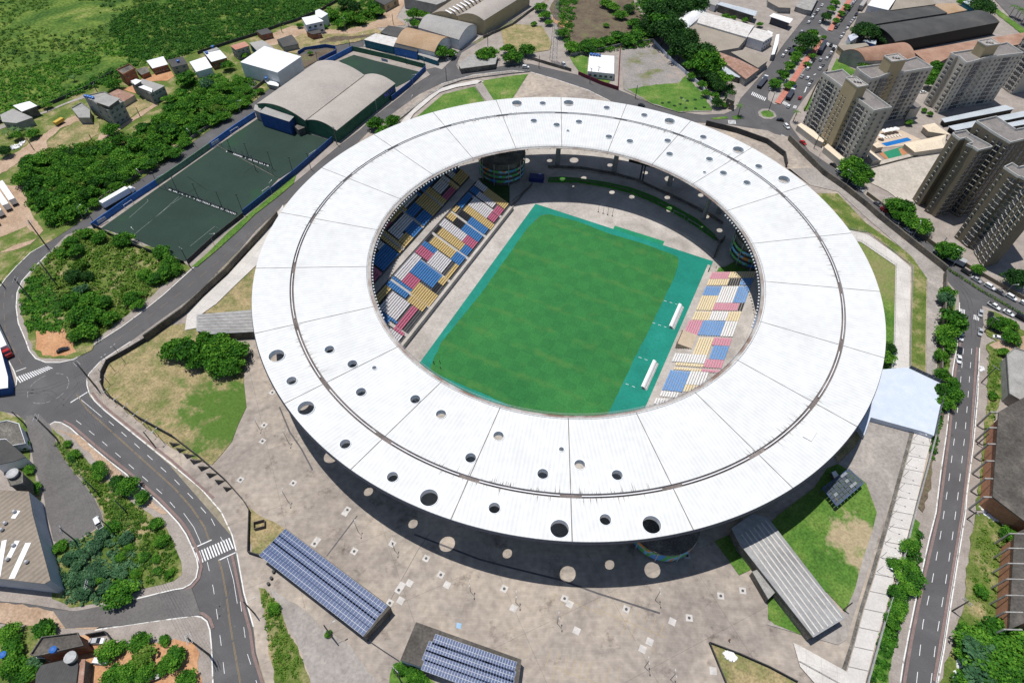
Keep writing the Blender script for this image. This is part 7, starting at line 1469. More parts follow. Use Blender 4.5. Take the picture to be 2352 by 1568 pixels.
rubble('rubble', D("2250,1165 2330,1170 2350,1190 2345,1230 2290,1200 2262,1185"), 260, 1.3, M_WHITE, 1)
rubble('rubble', D("2205,1500 2225,1490 2240,1530 2225,1568 2195,1590 2190,1550"), 220, 1.3, M_WHITE, 2)
rubble('rubble', K(0,0,"90,1350 200,1310 240,1300 180,1360 120,1380"), 70, 1.2, M_WHITE, 3)
rubble('rubble', K(0,1,"270,1400 350,1410 330,1450 280,1440"), 30, .8, M_WHITE, 4)
rubble('rubble', D("2195,812 2210,830 2205,850 2190,840") if False else K(3,2,"1950,230 1985,225 1985,270 1955,275"), 25, .9, M_WHITE, 5)
rubble('steel_frames', K(2,3,"1940,1290 1980,1262 2060,1340 2030,1362 1970,1340"), 60, 1.1, M_WHITE, 6)
# ================================================================ VEHICLES
def carpaint(name, c): return noise_mat('paint_'+name, [(0.3, c), (0.7, c)], scale=1, rough=.28, spec=.5, famp=.02)
PAINT = dict(white=carpaint('white', (.72, .73, .74)), silver=carpaint('silver', (.40, .41, .43)), black=carpaint('black', (.012, .013, .016)), grey=carpaint('grey', (.12, .125, .135)), red=carpaint('red', (.40, .02, .02)), blue=carpaint('blue', (.02, .05, .14)))
M_CGLASS = plain('car_glass', (.02, .025, .03), rough=.12, spec=.7); M_TYRE = plain('tyre', (.02, .02, .02)); M_LAMP = plain('lamp_glass', (.6, .6, .58), rough=.2)
def loft(secs, mb, mi=0, close=True):
    n0 = len(mb.v); k = len(secs[0]); mb.v += [tuple(p) for s in secs for p in s]
    for i in range(len(secs)-1):
        for j in range(k): q = (j+1) % k; mb.f.append((n0+i*k+j, n0+i*k+q, n0+(i+1)*k+q, n0+(i+1)*k+j)); mb.m.append(mi)
    mb.f.append(tuple(n0+j for j in reversed(range(k)))); mb.m.append(mi); mb.f.append(tuple(n0+(len(secs)-1)*k+j for j in range(k))); mb.m.append(mi)
def sec(x, w, z0, z1, r=.12): return [(x, -w, z0+r), (x, -w+r, z0), (x, w-r, z0), (x, w, z0+r), (x, w, z1-r), (x, w-r, z1), (x, -w+r, z1), (x, -w, z1-r)]
CARM = {}
def carmeshes(style):
    if style in CARM: return CARM[style]
    mb = MB(); g = MB()
    if style == 'hatch': S = [(-1.95, .70, .35, .80), (-1.85, .82, .25, .92), (-1.0, .86, .22, .95), (.9, .86, .22, .92), (1.6, .82, .25, .82), (1.98, .66, .32, .66)]; roof = (-1.55, .25, -1.85, 1.0)
    elif style == 'pickup': S = [(-2.55, .78, .45, .95), (-2.5, .86, .4, 1.02), (-.9, .88, .38, 1.02), (1.0, .88, .38, 1.04), (2.2, .85, .4, .95), (2.5, .72, .45, .8)]; roof = (-.75, .65, -1.0, 1.25)
    elif style == 'suv': S = [(-2.2, .76, .4, 1.0), (-2.1, .88, .32, 1.08), (-1.0, .9, .3, 1.1), (1.0, .9, .3, 1.06), (1.95, .86, .34, .98), (2.25, .72, .4, .78)]; roof = (-1.85, .45, -2.08, 1.15)
    else: S = [(-2.15, .70, .35, .80), (-2.05, .83, .25, .88), (-1.1, .86, .22, .92), (.9, .86, .22, .90), (1.8, .82, .25, .80), (2.15, .66, .32, .64)]; roof = (-1.05, .2, -1.6, 1.0)
    loft([sec(*s) for s in S], mb)
    r0, r1, b0, b1 = roof; zt = 1.42 if style in ('sedan', 'hatch') else 1.72; zb = S[2][3]-.02; w = S[2][1]
    def ring(x0, x1, w_, z): return [(x0, -w_, z), (x1, -w_, z), (x1, w_, z), (x0, w_, z)]
    A, B = ring(b0, b1, w-.04, zb), ring(r0, r1, w-.20, zt-.05)
    n = len(g.v); g.v += A+B
    for i in range(4): j = (i+1) % 4; g.f.append((n+i, n+j, n+4+j, n+4+i)); g.m.append(0)
    g.f.append((n+4, n+5, n+6, n+7)); g.m.append(0)
    mb.box(((r0+r1)/2, 0, zt-.03), (r1-r0+.06, 2*(w-.19), .07))
    for x, y, x2, y2 in ((r0, w-.2, b0, w-.04), (r1, w-.2, b1, w-.04), ((r0+r1)/2, w-.2, (r0+r1)/2-.05, w-.04)):
        for s in (1, -1): mb.tube((x, y*s, zt-.04), (x2, y2*s, zb), .045, .05, 4)
    wx = S[-2][0]-.42
    if style == 'pickup':
        g2 = MB(); g2.box((-1.72, 0, 1.03), (1.35, 1.45, .04)); bed = g2
    else: bed = None
    wh = MB(); wh.tube((0, -.1, 0), (0, .1, 0), .33, .33, 14)
    def me(m, nm, mat):
        d = bpy.data.meshes.new(nm); d.from_pydata(m.v, [], m.f); d.materials.append(mat); d.update(); return d
    lm = MB(); lm.box((0, 0, 0), (.12, .34, .16))
    CARM[style] = (mb, me(g, 'windows', M_CGLASS), me(wh, 'wheel', M_TYRE), wx, w, me(bed, 'load_bed', M_TYRE) if bed else None, me(lm, 'headlight', M_LAMP), S[-1][0]); return CARM[style]
BODY = {}
def vehicle(style, colour, p, rz, label, group=None, cat='car', name=None):
    mb, gl, wh, wx, w, bed, lm, fx = carmeshes(style); key = (style, colour)
    if key not in BODY:
        d = bpy.data.meshes.new('body'); d.from_pydata(mb.v, [], mb.f); d.materials.append(PAINT[colour]); d.update(); BODY[key] = d
    e = empty(name or dict(hatch='car', sedan='car', suv='car', pickup='pickup_truck')[style], (p.x, p.y, p.z), rz, label, cat, group)
    link('body', BODY[key], e); link('windows', gl, e)
    for sx in (wx, -wx):
        for sy in (1, -1): o = link('wheel', wh, e); o.location = (sx, sy*(w-.1), .33)
    for sy in (1, -1): o = link('headlight', lm, e); o.location = (fx-.06, sy*.5, .62)
    if bed: link('load_bed', bed, e)
    return e
def cars(i, j, rows, where, zz=.05):
    """rows: 'style colour x1 y1 x2 y2' tail and nose positions in tile units"""
    n = len(rows.split(';'))
    seen = {}
    items = [r.split() for r in rows.split(';')]
    for it in items: seen[it[1]] = seen.get(it[1], 0)+1
    cnt = {}
    for it in items:
        st, co = it[0], it[1]; a, b = K(i, j, ' '.join(it[2:6])); A, B = G(*a, zz), G(*b, zz); d = B-A; cnt[co] = cnt.get(co, 0)+1
        extra = ' '.join(it[6:])
        kind = dict(hatch='hatchback', sedan='saloon car', suv='tall estate car', pickup='pickup truck')[st]
        lab = f"{co} {kind} {where}"
        if extra: lab += ', '+extra
        elif seen[co] > 1: lab += ', '+['first', 'second', 'third', 'fourth', 'fifth', 'sixth', 'seventh', 'eighth', 'ninth', 'tenth', 'eleventh', 'twelfth', 'thirteenth', 'fourteenth'][cnt[co]-1]+' '+co+' one down'
        vehicle(st, co, (A+B)/2, math.atan2(d.y, d.x), lab, 'cars '+where, 'pickup truck' if st == 'pickup' else 'car')
cars(3,0,"sedan white 485,75 505,38;sedan white 445,112 470,88;sedan black 425,140 448,118;sedan silver 405,155 430,138;hatch white 395,180 418,160;hatch white 360,225 385,200;hatch white 465,222 490,198;sedan black 495,198 515,170", 'on the upper left boulevard side')
cars(3,0,"hatch white 800,10 815,-10;hatch white 785,30 805,5;hatch silver 770,50 790,25;sedan grey 755,75 775,55;sedan black 740,98 758,78;sedan grey 708,135 730,112;sedan black 695,155 715,132;suv black 672,188 695,160;suv black 655,208 680,185;sedan silver 625,248 648,225;suv black 610,270 635,248;hatch silver 775,190 800,170;hatch silver 760,212 780,190;hatch silver 745,232 765,210;hatch grey 730,255 750,230;hatch white 715,280 738,258;suv black 800,155 820,128;hatch silver 680,330 700,308;hatch white 658,360 685,335", 'parked on the upper right boulevard')
cars(3,0,"hatch silver 295,312 318,285;sedan white 245,382 272,352;sedan grey 180,465 205,430;hatch white 150,500 175,465;hatch white 122,535 150,502;hatch silver 25,810 60,770;hatch white 5,845 40,800", 'on the left carriageway')
cars(3,0,"suv black 565,440 585,405;suv black 590,475 605,445;hatch white 568,505 588,478;sedan grey 555,530 575,505;hatch white 528,558 548,530;sedan grey 490,620 512,592;hatch white 462,652 488,622;hatch white 470,572 490,542;suv black 395,585 425,548;suv white 375,612 400,578;hatch white 350,652 375,622;sedan silver 295,728 325,692;hatch white 350,742 375,708;sedan grey 385,765 408,735;hatch white 362,802 390,768;sedan blue 230,820 258,785;suv white 205,855 235,820;hatch white 172,1005 198,965;sedan black 135,1105 85,1110;suv black 160,735 150,760 x", 'on the lower boulevard') if False else \
cars(3,0,"suv black 565,440 585,405;suv black 590,475 605,445;hatch white 568,505 588,478;sedan grey 555,530 575,505;hatch white 528,558 548,530;sedan grey 490,620 512,592;hatch white 462,652 488,622;hatch silver 470,572 490,542;suv black 395,585 425,548;suv silver 375,612 400,578;hatch white 350,652 375,622;sedan silver 295,728 325,692;hatch white 350,742 375,708;sedan grey 385,765 408,735;hatch white 362,802 390,768;sedan blue 230,820 258,785;suv white 205,855 235,820;hatch white 172,1005 198,965;sedan black 135,1115 82,1105", 'on the lower boulevard')
cars(3,0,"hatch red 280,925 305,892;suv white 150,1155 185,1190;sedan red 298,1305 340,1335;sedan black 575,1512 625,1545;sedan white 1395,858 1445,855", 'below the front beige tower')
cars(3,1,"hatch white 625,0 675,28;sedan silver 770,120 820,150;sedan silver 815,160 875,200;sedan grey 975,295 1035,335;sedan red 1032,348 1095,388;suv black 1080,405 1150,445;sedan black 1065,425 1135,470;sedan silver 1140,455 1198,488;sedan white 1255,538 1322,580;sedan silver 1528,740 1592,778;sedan black 1775,915 1852,965;sedan silver 1868,985 1950,1035;suv white 1985,1050 2072,1100;sedan grey 2080,1100 2168,1150;suv white 2180,1145 2275,1200;hatch white 2325,1215 2375,1240", 'parked below the olive towers')
cars(3,1,"pickup white 2022,1225 2115,1280;sedan white 2162,1290 2245,1340;suv black 2275,1335 2365,1385;hatch silver 1945,1292 1942,1345;suv black 2035,1325 2035,1375;pickup white 1800,1362 1798,1440;sedan white 1768,1440 1760,1500;sedan white 1762,1500 1768,1568;sedan silver 1945,1458 1940,1520;sedan grey 2055,1470 2140,1495;sedan white 2065,1530 2160,1560", 'at the junction on the right')
cars(3,2,"sedan black 1752,62 1752,125;sedan white 1745,132 1748,210;sedan black 2240,10 2280,30", 'on the right hand avenue')
cars(2,0,"suv white 98,625 152,628;suv white 462,590 490,620;sedan black 1160,970 1220,985;suv white 2290,770 2318,715", 'north of the stadium')
cars(1,0,"suv black 1110,145 1170,140;sedan silver 1745,562 1790,545;sedan black 1780,525 1822,512;sedan grey 1800,500 1850,485", 'beside the halls at the top')
cars(0,3,"pickup white 935,150 890,60;sedan silver 860,1190 940,1185;pickup black 1330,1555 1455,1510;hatch white 905,1370 955,1375", 'at the bottom left')
cars(0,2,"sedan black 545,100 625,72", 'on the orange dirt by the trees')
cars(1,3,"hatch blue 1560,1600 1600,1640", 'x') if False else None
# trucks and trailers
def boxtruck(p, q, zz, label, cab, L=None, name='truck', cat='truck', trailer=True, group=None, h=3.9, w=2.6, body=None):
    A, B = G(*p, zz), G(*q, zz); d = B-A; L = d.length; e = empty(name, A, math.atan2(d.y, d.x), label, cat, group); cl = 2.3 if cab else 0
    body = body or M_WHITE
    mb = MB(); bl = L-cl-(.8 if cab and trailer else .1); mb.box((bl/2, 0, (h+1.1)/2), (bl, w, h-1.1)); mb.build('cargo_box', body, e)
    mb = MB(); mb.box((bl/2, 0, .95), (bl, .9, .3)); mb.build('chassis', M_TYRE, e)
    if cab:
        x = L-cl; mb = MB(); loft([sec(x+.0, 1.15, .5, 3.1, .15), sec(x+1.3, 1.2, .45, 3.1, .15), sec(x+1.75, 1.2, .45, 2.2, .15), sec(x+2.25, 1.1, .5, 1.9, .2)], mb); mb.build('cab', PAINT[cab], e)
        mb = MB(); n = len(mb.v); mb.poly([(x+1.33, -1.0, 3.0), (x+1.83, -1.05, 2.2), (x+1.83, 1.05, 2.2), (x+1.33, 1.0, 3.0)]); mb.build('windscreen', M_CGLASS, e)
    wh = MB(); wh.tube((0, -.15, 0), (0, .15, 0), .5, .5, 14); md = bpy.data.meshes.new('wheel'); md.from_pydata(wh.v, [], wh.f); md.materials.append(M_TYRE)
    xs = ([1.2, 2.4, 3.6] if trailer else [1.5, 2.7])+([L-1.0, L-3.4] if cab else [])
    for x in xs:
        for s in (1, -1): o = link('wheel', md, e); o.location = (x, s*(w/2-.15), .5)
    return e
boxtruck((240,480), (312,438), .1, 'white articulated lorry parked in the lane beside the blue field wall', 'white')
boxtruck((-10,745), (26,822), .1, 'lorry with a red cab and white trailer at the left edge', 'red')
for k, (a, b) in enumerate((((38,473),(10,432)), ((24,485),(-4,444)), ((8,500),(-18,462)), ((-4,520),(-30,480)))):
    boxtruck(a, b, .1, ('rightmost', 'second from the right', 'third from the right', 'fourth from the right')[k]+' of the white trailers parked on the dirt at the left edge', None, name='trailer', cat='trailer', group='white trailers on the dirt lot')
boxtruck(K(3,1,"1790,885")[0], K(3,1,"1590,790")[0], .1, 'box lorry with a grey roof under the trees below the olive towers', 'black', trailer=False, body=PAINT['silver'], h=3.2)
boxtruck(K(3,0,"462,508")[0], K(3,0,"520,405")[0], .1, 'dark covered lorry parked on the boulevard beside the red path', 'grey', trailer=False, body=M_DKSTEEL, h=3.4)
boxtruck(K(3,0,"175,925")[0], K(3,0,"222,850")[0], .1, 'dump lorry with an open dark bed near the roundabout', 'white', trailer=False, body=M_DKSTEEL, h=2.2)
boxtruck(K(3,0,"200,510")[0], K(3,0,"235,455")[0], .1, 'dark flatbed lorry on the left carriageway', 'black', trailer=False, body=M_DKSTEEL, h=2.0)
boxtruck(K(2,0,"2262,815")[0], K(2,0,"2330,730")[0], .1, 'flatbed lorry with a white cab beside the long workshop wall', 'white', trailer=False, body=M_DKSTEEL, h=1.8)
boxtruck(K(3,0,"835,105")[0], K(3,0,"890,30")[0], .1, 'grey covered lorry at the top of the boulevard', 'grey', trailer=False, body=M_RGREY)
boxtruck(K(0,0,"520,1165")[0], K(0,0,"595,1120")[0], .1, 'yellow van with a white roof on the dirt track', None, name='van', cat='van', trailer=False, h=2.6, w=2.1, body=plain('van_yellow', (.55, .36, .06)))
# ================================================================ POLES, LAMPS, LINES
def post_top(px, py, tx, ty):
    b = G(px, py, .15); dt = ray(tx, ty); kt = math.hypot(dt[0], dt[1])/-dt[2]; r = math.hypot(b.x, b.y); z = CAMH-r/kt
    return b, max(3.0, min(16, z))
ORD = ['first', 'second', 'third', 'fourth', 'fifth', 'sixth', 'seventh', 'eighth', 'ninth', 'tenth', 'eleventh', 'twelfth', 'thirteenth', 'fourteenth']
def util_pole(base, top, label, arms=2, ang=0.6, lamp=None, big=False):
    b, h = post_top(*base, *top); e = empty('utility_pole', b, ang, label, 'utility pole', 'utility poles'); r = .22 if not big else .3
    mb = MB(); mb.tube((0, 0, 0), (0, 0, h), r, r*.7, 8); mb.build('pole', M_DKCONC, e)
    if arms:
        mb = MB()
        for k in range(arms):
            z = h-.3-k*.9; mb.box((0, 0, z), (.12, 2.6, .14))
            for y in (-1.2, -.6, .6, 1.2): mb.tube((0, y, z+.07), (0, y, z+.35), .06, .06, 5)
        if big:
            for x in (-.6, .6): mb.box((x, 0, h-1.0), (.1, 2.8, .12))
        mb.build('crossarm', M_GREY, e)
    if lamp: mb = MB(); mb.tube((0, 0, h*.8), (lamp, 0, h*.86), .05, .05, 5); mb.box((lamp+.3, 0, h*.86), (.8, .3, .15)); mb.build('lamp_arm', M_GREY, e)
    return e, b, h
PO = []
for k, (i, j, bx, by, tx, ty, arms, lab) in enumerate((
    (0,1,428,695,255,460,2,'tall pole at the dirt track junction on the left'), (0,1,520,1045,365,835,1,'tall dark pole on the scrub plot inside the loop road'), (0,1,298,1195,130,988,1,'tall pole with a T arm beside the loop road'), (0,1,35,1060,-60,920,1,'pole cut by the left edge beside the loop road'),
    (0,2,885,420,690,190,2,'tall pole on the pavement corner at the junction'), (0,2,515,885,320,685,2,'tall pole at the tip of the avenue plot'), (0,2,230,760,95,650,0,'bare leaning pole at the corner of the side road'), (0,2,900,1390,760,1225,2,'pole with three cross arms on the verge beside the side road'), (0,2,1160,1560,1060,1455,0,'bare pole among the power line bushes'),
    (0,3,700,265,548,145,2,'pole at the lower end of the side road'), (0,3,1040,170,905,50,2,'pole behind the white pickup'), (0,3,900,740,790,645,2,'pole beside the factory end wall'), (0,3,1925,1310,1690,1095,2,'big pole with a transformer frame at the bottom left corner'),
    (0,1,1745,880,1655,710,1,'double dark pole at the corner of the nearest pitch'), (0,0,310,1375,240,1270,0,'pole beside the dirt track at the left'), (0,0,858,1310,815,1235,0,'pole on the dry lawn below the three storey house'), (0,0,1288,1072,1248,988,0,'pole on the dirt track beside the three storey house'), (0,0,890,840,850,775,1,'pole in front of the boundary wall'), (0,0,435,1025,380,945,1,'pole beside the carport house'),
    (1,0,745,1330,700,1170,2,'pole at the street corner of the sports hall'), (1,0,240,300,222,205,1,'pole beside the dark boundary wall'), (1,0,825,295,815,165,1,'pole opposite the modern house'), (1,0,1262,230,1255,130,0,'pole on the dirt road at the top'), (1,0,868,455,860,360,1,'pole at the corner of the farthest pitch'), (1,0,1550,630,1538,530,1,'pole at the corner of the farthest pitch near the street'), (1,0,1750,740,1748,625,0,'pole in the middle of the street junction'), (1,0,2130,430,2125,310,1,'pole beside the concrete yard'),
    (3,2,1958,378,2088,232,1,'leaning looking pole on the right pavement, upper one'), (3,2,1920,945,2025,842,0,'pole on the right pavement beside the unfinished block'), (3,3,1828,62,1925,0,1,'pole on the right pavement below the unfinished block'), (3,3,1690,905,1840,812,2,'pole with a transformer on the lower right pavement'), (3,3,690,895,780,832,0,'thin pole on the grass by the covered walkway'),
    (2,0,1132,905,1155,785,0,'pole at the lower edge of the gravel lot'), (2,0,715,765,722,630,1,'pole left of the gate of the square white roofed building'), (2,0,788,720,795,615,1,'pole right of the gate of the square white roofed building'), (2,0,247,625,250,515,0,'pole beside the white car on the curving street'),
    (1,3,705,1152,620,1037,0,'pole with a lamp arm beside the dirt lot'), (1,3,1340,1568,1265,1440,2,'pole at the foot of the second solar building'), (0,2,1410,945,1320,830,0,'street pole on the avenue pavement, upper one'), (0,3,2340,930,2240,815,0,'street pole on the avenue pavement, lower one'),
    (3,1,1445,655,1490,570,1,'pole between the trees and the olive tower wall'), (3,1,1560,735,1640,615,2,'pole in front of the olive tower with wires'), (3,1,1985,1480,2090,1350,1,'pole at the junction island on the right'), (3,0,5,1020,50,850,1,'pole beside the boulevard roundabout'), (3,0,420,1365,465,1245,1,'pole on the pavement under the front beige tower'), (3,0,690,1560,740,1460,1,'pole beside the tree at the foot of the front beige tower'))):
    PO.append(util_pole(K(i, j, f"{bx},{by}")[0], K(i, j, f"{tx},{ty}")[0], lab, arms, [.6, .9, .2][k % 3], 2.2 if lab.startswith('street') or 'lamp' in lab else None, 'big' in lab or 'tall' in lab))
def wires(ids, n, spread, label):
    mb = MB()
    for a, b in zip(ids, ids[1:]):
        (_, A, ha), (_, B, hb) = PO[a], PO[b]; P0 = A+Vector((0, 0, ha-.2)); P1 = B+Vector((0, 0, hb-.2)); d = (P1-P0); nr = Vector((-d.y, d.x, 0)).normalized()
        for k in range(n):
            off = nr*spread*((k/(n-1))-.5 if n > 1 else 0); pr = None
            for i in range(9):
                t = i/8; q = P0.lerp(P1, t)+off-Vector((0, 0, 4*1.2*t*(1-t)))
                if pr: mb.tube(pr, q, .02, .02, 3, caps=False)
                pr = q
    o = mb.build('power_lines', M_DKSTEEL); tag(o, label, 'power lines')
wires([1, 4], 4, 2.4, 'four thin wires from the scrub plot pole to the junction pole'); wires([5, 7, 10], 4, 2.4, 'wires along the verge beside the side road'); wires([4, 8, 12], 5, 2.6, 'wires crossing the avenue to the big bottom left pole'); wires([10, 11], 4, 2.4, 'wires between the pickup pole and the factory pole'); wires([0, 1], 3, 2.0, 'wires over the loop road')
def lamp_post(pt, top, label, ang=0.0, twin=True, group='lamp posts'):
    b, h = post_top(*pt, *top); e = empty('lamp_post', b, ang, label, 'lamp post', group)
    mb = MB(); mb.tube((0, 0, 0), (0, 0, h), .09, .06, 6); mb.build('pole', M_DKSTEEL if twin else M_GREY, e)
    for s in ((1, -1) if twin else (1,)):
        L = .55 if twin else 2.0; mb = MB(); mb.tube((0, 0, h-.05), (L*s, 0, h+.15), .04, .04, 4); mb.box((s*(L+.2), 0, h+.15), (.5, .28, .12)); mb.build('lamp_head', M_GREY if twin else M_WHITE, e)
LP = [(2,3,415,1020,432,950),(2,3,1315,805,1358,725),(2,3,1218,1420,1262,1365),(2,3,35,828,42,755),(2,3,1455,1535,1505,1480),(1,3,940,180,918,90),(1,3,1275,352,1250,270),(1,3,1970,728,1965,652),(1,2,300,930,260,835),(1,2,295,1470,248,1370),(1,2,30,800,-20,730)]
for k, (i, j, bx, by, tx, ty) in enumerate(sorted(LP, key=lambda q: q[0]*2351+q[2])):
    lamp_post(K(i, j, f"{bx},{by}")[0], K(i, j, f"{tx},{ty}")[0], 'slim twin headed lamp post on the plaza, '+ORD[k]+' from the left', R(90), True, 'twin lamp posts on the plaza')
LW = [(0,2,1140,180,1035,45),(0,2,1050,265,955,135),(0,2,1000,380,930,240),(0,2,1000,480,935,350),(0,2,1060,560,995,440),(0,2,1160,640,1085,515),(0,2,1240,700,1170,585),(0,2,1330,775,1265,655),(0,2,1420,850,1350,725),(0,2,1500,920,1445,800)]
for k, (i, j, bx, by, tx, ty) in enumerate(LW):
    lamp_post(K(i, j, f"{bx},{by}")[0], K(i, j, f"{tx},{ty}")[0], 'twin headed lamp post behind the curved perimeter wall, '+ORD[k]+' counted from the tree clump', R(60), True, 'lamp posts along the perimeter wall')
for k in range(11):
    v = [880,1000,1110,1225,1340,1460,1585,1710,1840,1965,2095][k]; u = [1340,1305,1275,1245,1208,1168,1135,1110,1075,1040,1005][k]
    b = K(3,2,f"{u-10},{v+20}")[0]; t = K(3,2,f"{u+50},{v-35}")[0]; lamp_post(b, t, 'small lamp post on the jointed pale walkway, '+ORD[k]+' down from the blue deck', R(-20), False, 'lamp posts on the jointed walkway')
for k, (i, j, bx, by, tx, ty) in enumerate(((1,0,600,430,580,320),(1,0,985,455,945,330),(1,0,1120,1065,1105,930),(1,0,1445,800,1437,690),(1,0,1425,940,1428,905),(1,0,1850,605,1845,500),(1,0,2235,665,2225,550),(1,0,235,765,215,690),(0,0,1795,1340,1755,1200),(0,0,2215,1045,2185,925),(0,1,765,440,710,340),(0,1,1320,95,1280,5),(0,1,1970,685,1930,580),(1,1,150,215,125,115),(3,1,710,140,770,10),(3,1,990,390,1065,240),(3,1,1315,625,1400,490),(3,1,1660,920,1785,745),(3,1,2120,1195,2240,1045),(3,0,450,1480,490,1380),(2,0,1575,1030,1600,930),(2,0,1135,905,1155,790),(0,1,1060,570,1000,460),(0,1,1300,670,1235,545),(3,0,270,625,310,510),(3,0,120,850,155,755))):
    lamp_post(K(i, j, f"{bx},{by}")[0], K(i, j, f"{tx},{ty}")[0], ['grey street lamp beside the burnt verge','grey street lamp opposite the blue workshop','grey street lamp beside the smaller sports hall roof','grey street lamp beside the striped wall of the farthest pitch','short lamp beside the curved fence north of the ring','street lamp by the guard block','street lamp by the curving street north of the lawns','street lamp at the foot of the tall white shed','floodlight pole in the lane by the pale green wall','floodlight pole in the lane by the blue wall','lamp pole in the shade of the thicket by the lane','lamp pole beside the lorry cab','street lamp on the verge below the nearest pitch','street lamp on the verge beside the second pitch','street lamp over the hedge, topmost on the east street','street lamp over the hedge, second on the east street','street lamp over the hedge, third on the east street','street lamp over the hedge, fourth on the east street','street lamp over the hedge, fifth on the east street','street lamp under the front beige tower','street lamp below the rosette plants','street lamp at the low corner of the gravel lot','floodlight pole at the left corner of the nearest pitch','floodlight pole behind the trees of the nearest pitch','street lamp on the median beside the red path','street lamp at the lower end of the median'][k], [0, 1.2, 2.4][k % 3], False, 'street lamps')
# pitch net posts with benches between the artificial pitches
FP = [(0,1,1640,205,1575,60),(0,1,1835,275,1775,120),(0,1,2050,355,1975,200),(0,1,2240,405,2175,220),(1,1,0,0,-70,-130),(1,0,155,1555,95,1400),(1,0,335,1568,298,1450),(1,0,505,1555,475,1410),(0,0,2130,1405,2080,1290),(0,0,2290,1455,2255,1320),(0,1,1440,110,1405,10),(0,1,870,490,820,360),(1,0,565,560,550,490),(1,0,1060,500,1045,420),(1,0,1290,530,1285,460),(1,0,1380,590,1375,510)]
for k, (i, j, bx, by, tx, ty) in enumerate(FP):
    b, h = post_top(*K(i, j, f"{bx},{by}")[0], *K(i, j, f"{tx},{ty}")[0]); mb = MB(); mb.tube((0, 0, 0), (0, 0, h), .15, .1, 6); mb.box((0, 0, h), (1.0, .3, .3)); o = mb.build('floodlight_pole', M_DKSTEEL); o.location = b
    tag(o, ('dark pole on the divider of the two nearest artificial pitches, '+ORD[k]+' from left' if k < 4 else 'dark floodlight pole at the artificial pitches, '+['right of the nearest divider','foremost on the second divider','by the street beside the third pitch','by the street at the third pitch corner','left one of the second divider','right one of the second divider','by the pale green wall','at the board of the nearest pitch','by the striped wall','by the farthest green wall','by the farthest pitch board','by the farthest pitch corner'][k-4]), 'floodlight pole', 'floodlight poles of the pitches' if k >= 4 else 'divider floodlight poles')
def bench_row(a, b, n, label):
    A, B = G(*a, .2), G(*b, .2); d = B-A; e = empty('seat_row', A, math.atan2(d.y, d.x), label, 'seats'); mb = MB(); rr = random.Random(n)
    for k in range(n):
        if rr.random() < .75: x = d.length*(k+.5)/n; mb.box((x, 0, .45), (.5, .5, .1)); mb.box((x, .25, .7), (.5, .08, .5))
    mb.build('seats', M_WHITE, e)
    mb = MB(); mb.box((d.length/2, .9, .5), (d.length, .1, 1.0)); mb.build('low_wall', M_DKWALL, e)
bench_row(K(0,1,"1540,175")[0], K(0,1,"2170,410")[0], 46, 'row of white seats between the nearest two artificial pitches')
bench_row(K(0,0,"2080,1400")[0], K(1,0,"120,1535")[0], 36, 'row of white seats between the second and third artificial pitches')
def turf_lines(lines):
    for s in lines: strip('pitch_line', D(s), .12, plain('turf_line', (.25, .28, .26)), z=.32)
turf_lines(("372,486 395,468", "240,530 425,607", "432,604 560,497", "410,452 372,486 340,513", "300,545 395,468 462,424", "297,500 340,462 338,458", "437,565 493,520 510,528 455,574", "560,398 610,360 658,330", "430,405 475,437"))
def sgoal(a, b, lab):
    A, B = G(*a, .2), G(*b, .2); d = B-A; e = empty('small_goal', (A+B)/2, math.atan2(d.y, d.x), lab, 'goal', 'goals of the artificial pitches'); w = d.length/2; mb = MB(); mb.path([(-w, 0, 0), (-w, 0, 2), (w, 0, 2), (w, 0, 0)], .08); mb.build('frame', M_WHITE, e); mb = MB(); mb.path([(-w, 0, 2), (-w, -.9, 0), (w, -.9, 0), (w, 0, 2)], .04); mb.build('stays', M_GREY, e)
sgoal(K(0,1,"1150,350")[0], K(0,1,"1225,300")[0], 'white goal against the blue wall of the nearest pitch'); sgoal(K(0,0,"1670,1535")[0], K(0,0,"1750,1490")[0], 'white goal against the pale green wall of the second pitch'); sgoal(K(0,0,"2125,1235")[0], K(0,0,"2195,1195")[0], 'white goal against the blue wall of the third pitch'); sgoal(K(1,1,"65,220")[0], K(1,1,"130,175")[0], 'white goal of the second pitch beside the street'); sgoal(K(1,0,"495,1450")[0], K(1,0,"555,1410")[0], 'white goal of the third pitch beside the street')
# boards on the walls
def board(a, b, z0, z1, lines, label, fg=(.05, .06, .12)):
    A, B = G(*a, z0), G(*b, z0); d = B-A; e = empty('sign_board', (A+B)/2, math.atan2(d.y, d.x), label, 'sign'); L = d.length; mb = MB(); mb.box((0, 0, (z1-z0)/2), (L, .1, z1-z0)); mb.build('panel', plain('board_white', (.50, .52, .60)), e)
    return e
for a, b, l in (("905,488","980,445",'pale advertising board at the left end of the blue field wall'),("1445,90","1518,55",'pale advertising board on the pale green field wall')): board(K(0,1,a)[0], K(0,1,b)[0], 1.2, 2.8, 0, l)
board(K(0,0,"1950,1340")[0], K(0,0,"2015,1300")[0], 1.2, 2.8, 0, 'faded advertising board on the blue wall of the third pitch'); board(K(1,0,"1155,560")[0], K(1,0,"1212,575")[0], 1.0, 2.8, 0, 'advertising board on the green wall behind the farthest pitch')
